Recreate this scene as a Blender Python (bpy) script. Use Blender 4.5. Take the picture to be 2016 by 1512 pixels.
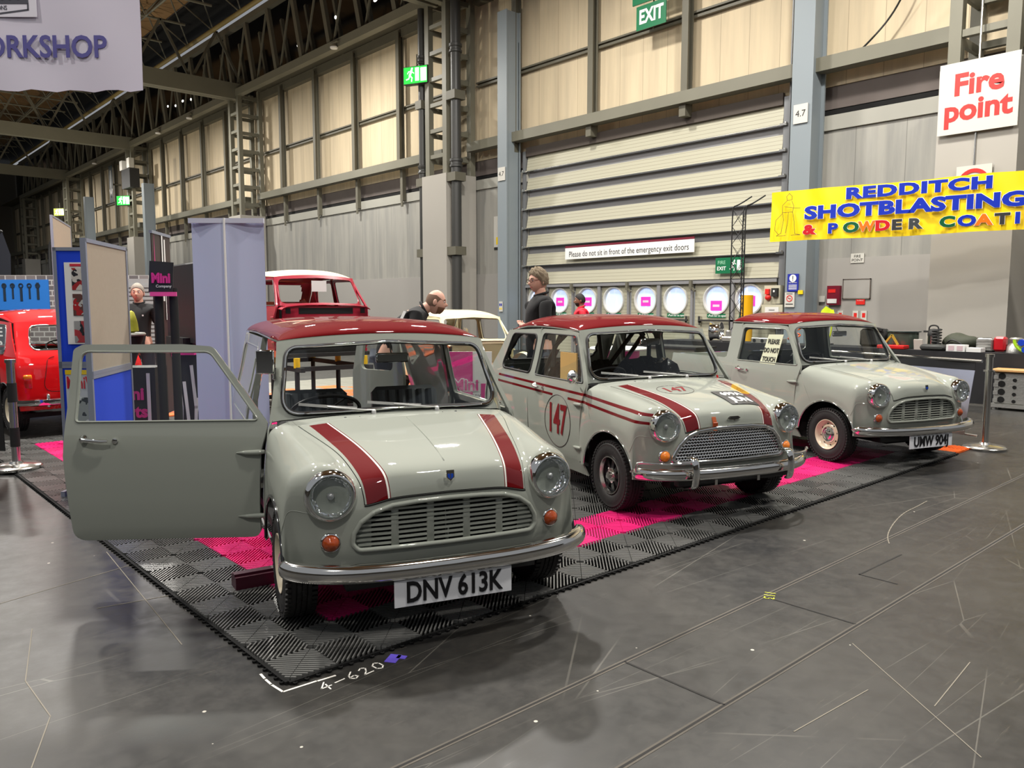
import bpy, bmesh, math, random
import numpy as np
from mathutils import Vector, Matrix, Euler
from mathutils.geometry import delaunay_2d_cdt
from math import sin, cos, pi, radians as rad

random.seed(7)
S = bpy.context.scene
for o_ in list(bpy.data.objects): bpy.data.objects.remove(o_)
C = S.collection

# ---------------------------------------------------------------- camera
cam_d = bpy.data.cameras.new('camera'); cam = bpy.data.objects.new('camera', cam_d); C.objects.link(cam)
YAW, PITCH = rad(47.98336), rad(5.72505)
fwd = Vector((cos(PITCH)*cos(YAW), cos(PITCH)*sin(YAW), -sin(PITCH)))
rgt = Vector((sin(YAW), -cos(YAW), 0)); upv = rgt.cross(fwd)
cam.matrix_world = Matrix(((rgt.x, upv.x, -fwd.x, -1.3262), (rgt.y, upv.y, -fwd.y, -2.7807), (rgt.z, upv.z, -fwd.z, 1.4585), (0, 0, 0, 1)))
cam_d.sensor_width = 36; cam_d.lens = 1550.9/2016*36; cam_d.clip_start = 0.05; cam_d.clip_end = 400
S.camera = cam
# ---------------------------------------------------------------- light, exposure
S.view_settings.view_transform = 'Standard'; S.view_settings.look = 'None'
S.view_settings.gamma = 1; S.view_settings.use_curve_mapping = False
S.view_settings.exposure = 0.08
W = bpy.data.worlds.new('hall_ambient'); S.world = W; W.use_nodes = True
W.node_tree.nodes['Background'].inputs[0].default_value = (0.92, 0.95, 1.0, 1)
W.node_tree.nodes['Background'].inputs[1].default_value = 0.27

def area_light(name, loc, size, power, col=(1, .93, .82), tgt=None, sy=None, spread=180):
    d = bpy.data.lights.new(name, 'AREA'); d.energy = power; d.color = col
    d.shape = 'RECTANGLE' if sy else 'SQUARE'; d.size = size
    if sy: d.size_y = sy
    d.spread = rad(spread)
    o = bpy.data.objects.new(name, d); C.objects.link(o); o.location = loc
    t = Vector(tgt) if tgt else Vector(loc)+Vector((0, 0, -1))
    o.rotation_euler = (t-Vector(loc)).to_track_quat('-Z', 'Y').to_euler()
    return o
# the hall's high lamps: (x, y, z), power
LAMPS = [(-5.5, 6.0, 11.5, 500), (-1.0, 9.0, 11.5, 1900), (4.5, 6.5, 11.5, 800), (10.5, 3.0, 11.5, 1250), (2.5, -3.5, 11.5, 550), (9.5, -5.0, 11.5, 900), (-6, -6, 11.5, 600),
         (11.0, 11.5, 11.5, 850), (3.5, 17.5, 11.5, 900), (11.5, 25, 11.5, 1200), (11, 38, 11.5, 1200), (3.5, 30, 11.5, 800), (11, 52, 11.5, 1000), (11, 68, 11.5, 900), (2, 48, 11.5, 800)]
for x_, y_, z_, p_ in LAMPS:
    area_light('hall_lamp', (x_, y_, z_-.12), .8, p_, (1, .955, .885), sy=.45)

# unseen fill lights, added to brighten the roof from below
for x_, y_, p_ in ((8, 22, 420), (6, 34, 420), (9, 48, 420), (4, 62, 300)):
    area_light('roof_fill', (x_, y_, 4.0), .5, p_, (1, .9, .72), tgt=(x_, y_, 12))

# ---------------------------------------------------------------- materials
MATS = {}
def lin(c):
    return tuple((v/12.92 if v <= .04045 else ((v+.055)/1.055)**2.4) for v in c)
def srgb(r, g, b): return lin((r/255, g/255, b/255))
def mat(name, col, rough=.5, metal=0, coat=0, emit=None, es=0, alpha=1, trans=0, ior=1.45, spec=.5, bump=None, var=None):
    if name in MATS: return MATS[name]
    m = bpy.data.materials.new(name); m.use_nodes = True; MATS[name] = m
    nt = m.node_tree; b = nt.nodes['Principled BSDF']
    b.inputs['Base Color'].default_value = (*col, 1); b.inputs['Roughness'].default_value = rough
    b.inputs['Metallic'].default_value = metal; b.inputs['Coat Weight'].default_value = coat
    b.inputs['Coat Roughness'].default_value = .03; b.inputs['IOR'].default_value = ior
    b.inputs['Specular IOR Level'].default_value = spec
    b.inputs['Transmission Weight'].default_value = trans; b.inputs['Alpha'].default_value = alpha
    if emit: b.inputs['Emission Color'].default_value = (*emit, 1); b.inputs['Emission Strength'].default_value = es
    if bump or var:
        tc = nt.nodes.new('ShaderNodeTexCoord')
        sc, st, dt = (tuple(bump or var)+(3, 3, 3))[:3]
        n = nt.nodes.new('ShaderNodeTexNoise'); n.inputs['Scale'].default_value = sc; n.inputs['Detail'].default_value = dt
        nt.links.new(tc.outputs['Object'], n.inputs['Vector'])
        if bump:
            bp = nt.nodes.new('ShaderNodeBump'); bp.inputs['Strength'].default_value = st; bp.inputs['Distance'].default_value = .01
            nt.links.new(n.outputs['Fac'], bp.inputs['Height']); nt.links.new(bp.outputs['Normal'], b.inputs['Normal'])
        if var:
            n2 = nt.nodes.new('ShaderNodeTexNoise'); n2.inputs['Scale'].default_value = var[0]; n2.inputs['Detail'].default_value = 5
            nt.links.new(tc.outputs['Object'], n2.inputs['Vector'])
            mx = nt.nodes.new('ShaderNodeMix'); mx.data_type = 'RGBA'
            mx.inputs['A'].default_value = (*[v*(1-var[1]) for v in col], 1); mx.inputs['B'].default_value = (*[min(1, v*(1+var[1])) for v in col], 1)
            nt.links.new(n2.outputs['Fac'], mx.inputs['Factor']); nt.links.new(mx.outputs['Result'], b.inputs['Base Color'])
    return m
class NT:
    """tiny helper for node graphs"""
    def __init__(s, m): s.m = m; s.t = m.node_tree; s.b = s.t.nodes['Principled BSDF']
    def n(s, typ, **k):
        x = s.t.nodes.new(typ)
        for a, v in k.items():
            if a.startswith('i_'):
                key = a[2:]; key = int(key) if key.isdigit() else key
                x.inputs[key].default_value = v
            else: setattr(x, a, v)
        return x
    def l(s, a, b): s.t.links.new(a, b)
    def math(s, op, a, b=None, c=None):
        x = s.t.nodes.new('ShaderNodeMath'); x.operation = op
        for i, v in enumerate((a, b, c)):
            if v is None: continue
            if isinstance(v, (int, float)): x.inputs[i].default_value = v
            else: s.l(v, x.inputs[i])
        return x.outputs[0]
    def mix(s, f, a, b):
        x = s.t.nodes.new('ShaderNodeMix'); x.data_type = 'RGBA'
        for k, v in (('Factor', f), ('A', a), ('B', b)):
            if isinstance(v, (int, float)): x.inputs[k].default_value = v
            elif isinstance(v, tuple): x.inputs[k].default_value = (*v[:3], 1)
            else: s.l(v, x.inputs[k])
        return x.outputs['Result']
    def xyz(s, kind='Object'):
        tc = s.n('ShaderNodeTexCoord'); sp = s.n('ShaderNodeSeparateXYZ'); s.l(tc.outputs[kind], sp.inputs[0])
        return sp.outputs[0], sp.outputs[1], sp.outputs[2], tc.outputs[kind]
    def band(s, v, lo, hi):   # 1 inside lo..hi
        return s.math('MULTIPLY', s.math('GREATER_THAN', v, lo), s.math('LESS_THAN', v, hi))

chrome = mat('chrome', (.82, .82, .80), .06, 1)
steel = mat('brushed_steel', (.62, .61, .58), .22, 1)
black = mat('black_paint', (.012, .012, .013), .35)
matblack = mat('matt_black', (.010, .010, .010), .8)
rubber = mat('tyre_rubber', (.017, .016, .016), .62, bump=(60, .15, 2))
darkgap = mat('dark_void', (.004, .004, .004), .9)
white = mat('white_paint', (.80, .80, .78), .4)
paper = mat('white_paper', (.72, .72, .70), .7)
pinkp = mat('pink_print', (.62, .03, .24), .5)
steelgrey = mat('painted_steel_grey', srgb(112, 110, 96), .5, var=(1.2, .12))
glass = None
def make_glass(name='window_glass', tint=(.93, .96, .95), mixf=.9):
    m = bpy.data.materials.new(name); m.use_nodes = True; t = m.node_tree; t.nodes.clear()
    o = t.nodes.new('ShaderNodeOutputMaterial'); tr = t.nodes.new('ShaderNodeBsdfTransparent'); tr.inputs[0].default_value = (*tint, 1)
    g = t.nodes.new('ShaderNodeBsdfGlossy'); g.inputs['Roughness'].default_value = .02; g.inputs[0].default_value = (.9, .95, 1, 1)
    f = t.nodes.new('ShaderNodeFresnel'); gm = t.nodes.new('ShaderNodeNewGeometry'); ma = t.nodes.new('ShaderNodeMath'); ma.operation = 'MULTIPLY_ADD'; ma.inputs[1].default_value = 1/1.5-1.5; ma.inputs[2].default_value = 1.5; t.links.new(gm.outputs['Backfacing'], ma.inputs[0]); t.links.new(ma.outputs[0], f.inputs[0]); mx = t.nodes.new('ShaderNodeMixShader')
    t.links.new(f.outputs[0], mx.inputs[0]); t.links.new(tr.outputs[0], mx.inputs[1]); t.links.new(g.outputs[0], mx.inputs[2])
    t.links.new(mx.outputs[0], o.inputs[0]); return m
glass = make_glass()

# ---------------------------------------------------------------- objects
def link(o, parent=None):
    C.objects.link(o)
    if parent: o.parent = parent
    return o
def thing(name, label, cat, loc=(0, 0, 0), rz=0, group=None):
    o = bpy.data.objects.new(name, None); o.empty_display_size = .1; C.objects.link(o)
    o.location = loc; o.rotation_euler = (0, 0, rz); o['label'] = label; o['category'] = cat
    if group: o['group'] = group
    return o
def tag(o, label=None, cat=None, group=None, kind=None):
    if label: o['label'] = label
    if cat: o['category'] = cat
    if group: o['group'] = group
    if kind: o['kind'] = kind
    return o
def dup(root, loc=None, rz=None, label=None):
    r = root.copy(); C.objects.link(r)
    if loc is not None: r.location = loc
    if rz is not None: r.rotation_euler = (0, 0, rz)
    if label: r['label'] = label
    for ch in list(root.children):
        c = ch.copy(); C.objects.link(c); c.parent = r
        for g in ch.children:
            d = g.copy(); C.objects.link(d); d.parent = c
    return r

def rotz(a): return Matrix.Rotation(a, 3, 'Z')
def basis(z, up=Vector((0, 0, 1))):
    z = Vector(z).normalized()
    if abs(z.dot(up)) > .999: up = Vector((1, 0, 0))
    x = up.cross(z).normalized(); y = z.cross(x)
    return Matrix((x, y, z)).transposed()

class MB:
    def __init__(s): s.v = []; s.f = []; s.m = []
    def add(s, vs, fs, mi=0):
        k = len(s.v); s.v += [tuple(p) for p in vs]; s.f += [tuple(i+k for i in f) for f in fs]; s.m += [mi]*len(fs)
    def box(s, c, d, r=None, mi=0, ch=0):
        c = Vector(c); a, b, e = d[0]/2, d[1]/2, d[2]/2
        if ch:
            h = ch; P = []
            for sz in (-1, 1):
                for q in (0, 1):
                    ia = h if (q == (0 if sz < 0 else 1)) else 0
                    zz = sz*e if ia else sz*(e-h)
                    for (px, py) in ((-1, -1), (1, -1), (1, 1), (-1, 1)):
                        if px*py > 0: pts = [(px*(a-ia), py*(b-h)), (px*(a-h), py*(b-ia))]
                        else: pts = [(px*(a-h), py*(b-ia)), (px*(a-ia), py*(b-h))]
                        P += [(x, y, zz) for x, y in pts]
            F = [tuple(range(7, -1, -1)), tuple(range(24, 32))]
            for ring in range(3):
                for i in range(8): j = (i+1) % 8; F.append((ring*8+i, ring*8+j, ring*8+8+j, ring*8+8+i))
        else:
            P = [(x, y, z) for z in (-e, e) for x, y in ((-a, -b), (a, -b), (a, b), (-a, b))]
            F = [(3, 2, 1, 0), (4, 5, 6, 7), (0, 1, 5, 4), (1, 2, 6, 5), (2, 3, 7, 6), (3, 0, 4, 7)]
        if r is not None:
            if not isinstance(r, Matrix): r = rotz(r)
            P = [r@Vector(p) for p in P]
        s.add([Vector(p)+c for p in P], F, mi); return s
    def beam(s, p, q, w, h, mi=0, up=Vector((0, 0, 1))):
        p, q = Vector(p), Vector(q); d = q-p; B = basis(d, up)
        s.box((p+q)/2, (w, h, d.length), B, mi); return s
    def grid(s, P, mi=0, closed_u=False, closed_v=False, flip=False):
        nu, nv = len(P), len(P[0]); vs = [p for row in P for p in row]; fs = []
        for i in range(nu if closed_u else nu-1):
            for j in range(nv if closed_v else nv-1):
                a = i*nv+j; b = i*nv+(j+1) % nv; c = ((i+1) % nu)*nv+(j+1) % nv; d = ((i+1) % nu)*nv+j
                fs.append((d, c, b, a) if flip else (a, b, c, d))
        s.add(vs, fs, mi); return s
    def tube(s, path, r, n=8, closed=False, mi=0, sec=None, caps=True, up=None):
        path = [Vector(p) for p in path]; m = len(path); rings = []
        prev = None
        for i, p in enumerate(path):
            if closed: t = path[(i+1) % m]-path[i-1]
            else: t = path[min(i+1, m-1)]-path[max(i-1, 0)]
            t.normalize()
            if up is not None: x = t.cross(up).normalized(); y = x.cross(t)
            else:
                if prev is None:
                    u = Vector((0, 0, 1)) if abs(t.z) < .95 else Vector((1, 0, 0)); x = t.cross(u).normalized()
                else:
                    x = (prev-t*prev.dot(t)); x = x.normalized() if x.length > 1e-6 else t.orthogonal().normalized()
                y = x.cross(t); prev = x
            rr = r[i] if isinstance(r, (list, tuple)) else r
            if sec: rings.append([p+x*a*rr+y*b*rr for a, b in sec])
            else: rings.append([p+x*cos(2*pi*k/n)*rr+y*sin(2*pi*k/n)*rr for k in range(n)])
        s.grid(rings, mi, closed_u=closed, closed_v=True)
        if caps and not closed:
            k = len(rings[0]); base = len(s.v)-len(rings)*k
            s.f.append(tuple(range(base, base+k))); s.m.append(mi)
            e = base+(m-1)*k; s.f.append(tuple(range(e+k-1, e-1, -1))); s.m.append(mi)
        return s
    def lathe(s, prof, n=32, M=None, mi=0, o=(0, 0, 0), a0=0, a1=2*pi):
        full = abs(a1-a0-2*pi) < 1e-6; k = n if full else n+1
        M = M or Matrix.Identity(3); o = Vector(o)
        P = [[o+M@Vector((r*cos(a0+(a1-a0)*i/n), r*sin(a0+(a1-a0)*i/n), z)) for i in range(k)] for r, z in prof]
        s.grid(P, mi, closed_v=full); return s
    def prism(s, poly, z0, z1, M=None, o=(0, 0, 0), mi=0):
        M = M or Matrix.Identity(3); o = Vector(o); n = len(poly)
        vs = [o+M@Vector((x, y, z0)) for x, y in poly]+[o+M@Vector((x, y, z1)) for x, y in poly]
        fs = [tuple(range(n-1, -1, -1)), tuple(range(n, 2*n))]+[(i, (i+1) % n, n+(i+1) % n, n+i) for i in range(n)]
        s.add(vs, fs, mi); return s
    def ball(s, c, r, n=12, m=8, M=None, mi=0):
        c = Vector(c); r = Vector(r) if not isinstance(r, (int, float)) else Vector((r, r, r)); M = M or Matrix.Identity(3)
        P = [[c+M@Vector((r.x*sin(pi*i/m)*cos(2*pi*j/n), r.y*sin(pi*i/m)*sin(2*pi*j/n), r.z*cos(pi*i/m))) for j in range(n)] for i in range(m+1)]
        s.grid(P, mi, closed_v=True, flip=True); return s
    def ribbon(s, pts, w, z, mi=0, h=.0008):      # flat stroke on a plane (x,y)
        for a, b in zip(pts[:-1], pts[1:]):
            a, b = Vector((*a, z)), Vector((*b, z)); d = (b-a)
            if d.length < 1e-6: continue
            s.box((a+b)/2, (d.length+w*.8, w, h), math.atan2(d.y, d.x), mi)
        return s
    def mirror_y(s):
        k = len(s.v); s.v += [(x, -y, z) for x, y, z in s.v]; s.f += [tuple(i+k for i in reversed(f)) for f in s.f]; s.m += s.m[:]
        return s
    def build(s, name, mats, parent=None, smooth=35, loc=None, weld=True, rot=None):
        me = bpy.data.meshes.new(name); me.from_pydata([tuple(p) for p in s.v], [], s.f)
        if not isinstance(mats, (list, tuple)): mats = [mats]
        for m in mats: me.materials.append(m)
        me.polygons.foreach_set('material_index', s.m); me.update()
        if weld:
            bm = bmesh.new(); bm.from_mesh(me); bmesh.ops.remove_doubles(bm, verts=bm.verts, dist=1e-5)
            bmesh.ops.recalc_face_normals(bm, faces=bm.faces) if weld != 'keep' else None
            bm.to_mesh(me); bm.free()
        if smooth:
            me.shade_smooth()
            if smooth < 180: me.set_sharp_from_angle(angle=rad(smooth))
        o = bpy.data.objects.new(name, me); link(o, parent)
        if loc is not None: o.location = loc
        if rot is not None: o.rotation_euler = rot
        return o

def text_mesh(txt, size, ext=.001, bold=0, shear=0, align='CENTER', sx=1, space=1):
    c = bpy.data.curves.new('t', 'FONT'); c.body = txt; c.size = size; c.extrude = ext; c.offset = bold*size
    c.align_x = align; c.align_y = 'CENTER'; c.shear = shear; c.resolution_u = 3; c.space_character = space
    o = bpy.data.objects.new('t', c); C.objects.link(o)
    dg = bpy.context.evaluated_depsgraph_get(); me = bpy.data.meshes.new_from_object(o.evaluated_get(dg))
    bpy.data.objects.remove(o); bpy.data.curves.remove(c)
    if sx != 1:
        for v in me.vertices: v.co.x *= sx
    return me
def text(name, txt, size, m, parent=None, loc=(0, 0, 0), M=None, **k):
    me = text_mesh(txt, size, **k); me.materials.clear(); me.materials.append(m); me.name = name
    if M is not None: me.transform(M.to_4x4())
    me.transform(Matrix.Translation(loc))
    o = bpy.data.objects.new(name, me); link(o, parent); return o
# a frame whose local x = direction along, y = up, z = outward
def frame(xdir, updir=(0, 0, 1)):
    x = Vector(xdir).normalized(); y = Vector(updir).normalized(); return Matrix((x, y, x.cross(y))).transposed()

def natspline(P, n):
    """natural cubic through rows of P (k,3), n samples per span"""
    P = np.asarray(P, float); k = len(P)
    A = np.zeros((k, k)); B = np.zeros((k,)+P.shape[1:])
    A[0, 0] = A[-1, -1] = 1
    for i in range(1, k-1): A[i, i-1] = 1; A[i, i] = 4; A[i, i+1] = 1; B[i] = 6*(P[i+1]-2*P[i]+P[i-1])
    Mm = np.linalg.solve(A, B.reshape(k, -1)).reshape(B.shape); out = []
    for i in range(k-1):
        for j in range(n):
            t = j/n; a = 1-t
            out.append(a*P[i]+t*P[i+1]+((a**3-a)*Mm[i]+(t**3-t)*Mm[i+1])/6)
    out.append(P[-1]); return np.array(out)
def rrect(x0, x1, y0, y1, r, n=5):
    pts = []
    for cx, cy, a in ((x1-r, y1-r, 0), (x0+r, y1-r, 90), (x0+r, y0+r, 180), (x1-r, y0+r, 270)):
        for i in range(n+1): t = rad(a+90*i/n); pts.append((cx+r*cos(t), cy+r*sin(t)))
    return pts
def rpoly(P, r, n=5):
    """round the corners of polygon P"""
    out = []; k = len(P)
    for i in range(k):
        p0, p, p1 = Vector(P[i-1]), Vector(P[i]), Vector(P[(i+1) % k])
        rr = r[i] if isinstance(r, (list, tuple)) else r
        if rr <= 0: out.append(tuple(p)); continue
        a = (p0-p).normalized(); b = (p1-p).normalized(); ang = a.angle(b); t = min(rr/math.tan(ang/2), (p0-p).length*.49, (p1-p).length*.49)
        q0, q1 = p+a*t, p+b*t
        for j in range(n+1): u = j/n; out.append(tuple(q0*(1-u)**2+p*2*u*(1-u)+q1*u*u))
    return out
def inpoly(x, y, P):
    c = False; j = len(P)-1
    for i in range(len(P)):
        if (P[i][1] > y) != (P[j][1] > y) and x < (P[j][0]-P[i][0])*(y-P[i][1])/(P[j][1]-P[i][1])+P[i][0]: c = not c
        j = i
    return c
def dens(P, d, closed=True):
    out = []; k = len(P)
    for i in range(k if closed else k-1):
        a, b = Vector(P[i]), Vector(P[(i+1) % k]); m = max(1, int((b-a).length/d))
        for j in range(m): out.append(tuple(a.lerp(b, j/m)))
    if not closed: out.append(tuple(P[-1]))
    return out
def panel(mb, outline, holes, fn, d=.04, th=.0, mi=0, side=1):
    """curved sheet: 2-D outline with holes, interior points on a grid, mapped by fn(a,b)->3D"""
    loops = [dens(outline, d)]+[dens(h, d) for h in holes]
    pts = []; edges = []
    for L in loops:
        k = len(pts); pts += L; edges += [(k+i, k+(i+1) % len(L)) for i in range(len(L))]
    xs = [p[0] for p in outline]; ys = [p[1] for p in outline]
    x = min(xs)+d/2
    while x < max(xs):
        y = min(ys)+d/2
        while y < max(ys):
            if inpoly(x, y, outline) and not any(inpoly(x, y, h) for h in holes):
                if min((q[0]-x)**2+(q[1]-y)**2 for q in pts[:len(edges)]) > (d*.45)**2: pts.append((x, y))
            y += d
        x += d
    r = delaunay_2d_cdt([Vector(p) for p in pts], edges, [], 0, 1e-6)
    V2, F = r[0], r[2]
    keep = []
    for f in F:
        cx = sum(V2[i].x for i in f)/len(f); cy = sum(V2[i].y for i in f)/len(f)
        if inpoly(cx, cy, outline) and not any(inpoly(cx, cy, h) for h in holes): keep.append(tuple(f))
    V = [Vector(fn(v.x, v.y)) for v in V2]
    if side < 0: keep = [tuple(reversed(f)) for f in keep]
    if not th: mb.add(V, keep, mi); return mb
    N = [Vector() for _ in V]
    for f in keep:
        n = (V[f[1]]-V[f[0]]).cross(V[f[2]]-V[f[0]])
        for i in f: N[i] += n
    N = [n.normalized() if n.length > 0 else n for n in N]; k = len(V)
    ec = {}
    for f in keep:
        for i in range(len(f)): e = (f[i], f[(i+1) % len(f)]); ec[e] = 1
    fs = list(keep)+[tuple(i+k for i in reversed(f)) for f in keep]
    for (a, b) in ec:
        if (b, a) not in ec: fs.append((b, a, a+k, b+k))
    mb.add(V+[v-n*th for v, n in zip(V, N)], fs, mi); return mb
# ---------------------------------------------------------------- the hall
def structure(o): o['kind'] = 'structure'; return o
XW = 16.5
COLS = [2.6, 19.45, 36.1, 52.8, 69.4, 86.0]; YB = 3.37
# floor: dark painted concrete with scratches, seams and stains
m = mat('hall_floor', srgb(66, 64, 62), .34); g = NT(m); x, y, z, v = g.xyz()
def noise(g, v, sc, det=4, rough=.6, stretch=None, rot=0, dist=0):
    mp = g.n('ShaderNodeMapping'); mp.inputs['Rotation'].default_value = (0, 0, rot)
    if stretch: mp.inputs['Scale'].default_value = stretch
    g.l(v, mp.inputs['Vector']); n = g.n('ShaderNodeTexNoise'); n.inputs['Scale'].default_value = sc; n.inputs['Detail'].default_value = det; n.inputs['Roughness'].default_value = rough; n.inputs['Distortion'].default_value = dist
    g.l(mp.outputs[0], n.inputs['Vector']); return n.outputs['Fac']
def ramp(g, f, a, b):
    x = g.n('ShaderNodeMapRange'); x.inputs['From Min'].default_value = a; x.inputs['From Max'].default_value = b; g.l(f, x.inputs['Value']); return x.outputs[0]
big = noise(g, v, .8, 5, .6); fine = noise(g, v, 9, 6, .7)
streak = noise(g, v, 2.2, 6, .75, (1, 14, 1), rad(24)); streak2 = noise(g, v, 2.0, 6, .75, (1, 16, 1), rad(-38)); streak3 = noise(g, v, 1.6, 5, .7, (1, 22, 1), rad(70))
c = g.mix(ramp(g, big, .3, .7), srgb(33, 34, 36), srgb(50, 48, 44))
c = g.mix(g.math('MULTIPLY', ramp(g, fine, .45, .75), .35), c, srgb(64, 61, 55))
sc = g.math('MAXIMUM', ramp(g, streak, .63, .75), g.math('MAXIMUM', ramp(g, streak2, .65, .76), ramp(g, streak3, .66, .76)))
c = g.mix(g.math('MULTIPLY', sc, .5), c, srgb(112, 106, 94))
def scratch(rot, sc_, th, seedz):
    mp = g.n('ShaderNodeMapping'); mp.inputs['Rotation'].default_value = (0, 0, rot); mp.inputs['Scale'].default_value = (sc_*.16, sc_*1.0, 1); mp.inputs['Location'].default_value = (seedz, seedz*1.7, 0)
    g.l(v, mp.inputs['Vector']); vo = g.n('ShaderNodeTexVoronoi'); vo.feature = 'DISTANCE_TO_EDGE'; vo.inputs['Scale'].default_value = 1; g.l(mp.outputs[0], vo.inputs['Vector'])
    nn = noise(g, v, 1.3, 2, .5); return g.math('MULTIPLY', g.math('LESS_THAN', vo.outputs['Distance'], th), ramp(g, nn, .46, .60))
s_ = g.math('MAXIMUM', scratch(rad(15), 1.6, .0016, 0), g.math('MAXIMUM', scratch(rad(72), 1.3, .0014, 3), scratch(rad(-40), 1.1, .0012, 9)))
c = g.mix(g.math('MULTIPLY', s_, .16), c, srgb(176, 172, 160))
vs = g.n('ShaderNodeTexVoronoi'); vs.inputs['Scale'].default_value = 5.5; g.l(v, vs.inputs['Vector']); sp = g.math('LESS_THAN', vs.outputs['Distance'], .045)
wn = g.n('ShaderNodeTexWhiteNoise'); g.l(vs.outputs['Position'], wn.inputs['Vector']); sp = g.math('MULTIPLY', sp, g.math('GREATER_THAN', wn.outputs['Value'], .55))
c = g.mix(g.math('MULTIPLY', sp, .8), c, srgb(205, 200, 188))
g.l(c, g.b.inputs['Base Color'])
g.l(g.math('ADD', .27, g.math('MULTIPLY', ramp(g, g.math('MULTIPLY', g.math('ADD', big, fine), .5), .3, .7), .26)), g.b.inputs['Roughness'])
bp = g.n('ShaderNodeBump', i_Strength=.12, i_Distance=.004); g.l(fine, bp.inputs['Height']); g.l(bp.outputs[0], g.b.inputs['Normal'])
f_ = MB(); f_.box((-4.6, 35.5, -.05), (43, 125, .1)); structure(f_.build('floor', m, weld=False))
b = MB(); b.box((-1, 98.2, 8), (40, .2, 17)); structure(b.build('wall_north', mat('far_wall', srgb(80, 76, 68), .8), weld=False))
# floor service-duct covers: long seams (thin dark grooves) running across the hall, with cut-out plates
seam = mat('floor_seam', (.012, .011, .010), .8); dust = mat('floor_dust', srgb(82, 77, 70), .8, var=(5, .3))
def floor_lines(name, segs, w, m_, z):
    b = MB()
    for a, q in segs: b.ribbon([a, q], w, z, 0)
    return structure(b.build(name, m_, weld=False))
for nm_, c_, d_ in (('wall_added_south', (-1, -26.1, 3.2), (50, .2, 6.4)), ('wall_added_west', (-26.1, 35, 3.2), (.2, 124, 6.4))):  # unseen low walls, added so chrome and paint reflect a dark band
    b = MB(); b.box(c_, d_); structure(b.build(nm_, mat('added_wall_dark', srgb(70, 66, 60), .7, var=(.3, .5)), weld=False))
SEAMS = [((-3, -1.24), (15, -1.22)), ((-3, -.76), (15, -.73)), ((1.13, -.76), (1.13, -1.23)), ((2.23, -.76), (2.23, -1.22)), ((2.92, -.93), (2.92, -1.13)), ((2.92, -.93), (3.45, -.94)), ((4.9, -1.23), (4.9, -2.4)), ((-3, -3.1), (12, -3.0))]
# ---- wall cladding
clad = mat('wall_cladding_beige', srgb(166, 150, 122), .75); g = NT(clad); x, y, z, v = g.xyz()
st = noise(g, v, 1.0, 5, .6, (1, 3, .25)); br = noise(g, v, .5, 3, .5)
ln = g.math('LESS_THAN', g.math('FRACT', g.math('MULTIPLY', y, 1/.83)), .018)
c = g.mix(ramp(g, st, .35, .7), srgb(204, 188, 158), srgb(184, 170, 144)); c = g.mix(g.math('MULTIPLY', ln, .55), c, srgb(120, 106, 88)); g.l(c, g.b.inputs['Base Color'])
low = mat('wall_panel_grey', srgb(150, 147, 140), .6); g = NT(low); x, y, z, v = g.xyz()
st = noise(g, v, 1.2, 6, .6, (1, 2.2, .22)); ln = g.math('LESS_THAN', g.math('FRACT', g.math('MULTIPLY', y, 1/1.1)), .014)
c = g.mix(ramp(g, st, .35, .7), srgb(160, 158, 150), srgb(134, 134, 130)); c = g.mix(g.math('MULTIPLY', ln, .55), c, srgb(80, 80, 78)); g.l(c, g.b.inputs['Base Color'])
kick = mat('wall_board_grey', srgb(158, 155, 150), .5, var=(.6, .05)); soff = mat('wall_recess', srgb(96, 88, 84), .8, var=(2, .2))
def wall_seg(y0, y1, z0, z1, x, m_, name='wall_east', th=.1):
    b = MB(); b.box((x+th/2, (y0+y1)/2, (z0+z1)/2), (th, y1-y0, z1-z0)); return structure(b.build(name, m_, weld=False))
DY0, DY1 = 7.25, 16.2
wall_seg(-8, 98, 6.45, 11.9, XW+.06, clad)
for a, b_ in ((-8, DY0), (DY1, 98)):
    wall_seg(a, b_, 2.55, 5.45, XW, low); wall_seg(a, b_, 0, 2.55, XW-.02, kick)
    wall_seg(a, b_, 5.45, 5.78, XW-.06, mat('wall_band_grey', srgb(158, 157, 148), .6, var=(1, .06)))
    wall_seg(a, b_, 5.95, 6.45, XW+.10, soff)
    wall_seg(a, b_, 5.78, 5.95, XW+.12, darkgap)
wall_seg(DY0, DY1, 6.22, 6.5, XW-.12, mat('door_header_brown', srgb(72, 64, 58), .7))
wall_seg(-8, 98, 11.9, 16.5, XW+.6, mat('night_glazing', (.004, .004, .005), .12), 'window_1', .05)
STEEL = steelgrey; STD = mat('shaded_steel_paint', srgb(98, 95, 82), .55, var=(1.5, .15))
def hbeam_y(y0, y1, x, z, w, h, name, m_=STEEL):
    b = MB(); b.box((x, (y0+y1)/2, z), (w, y1-y0, h)); return structure(b.build(name, m_, weld=False))
nt_ = [0]
def trim(): nt_[0] += 1; return 'trim_%d' % nt_[0]
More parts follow.
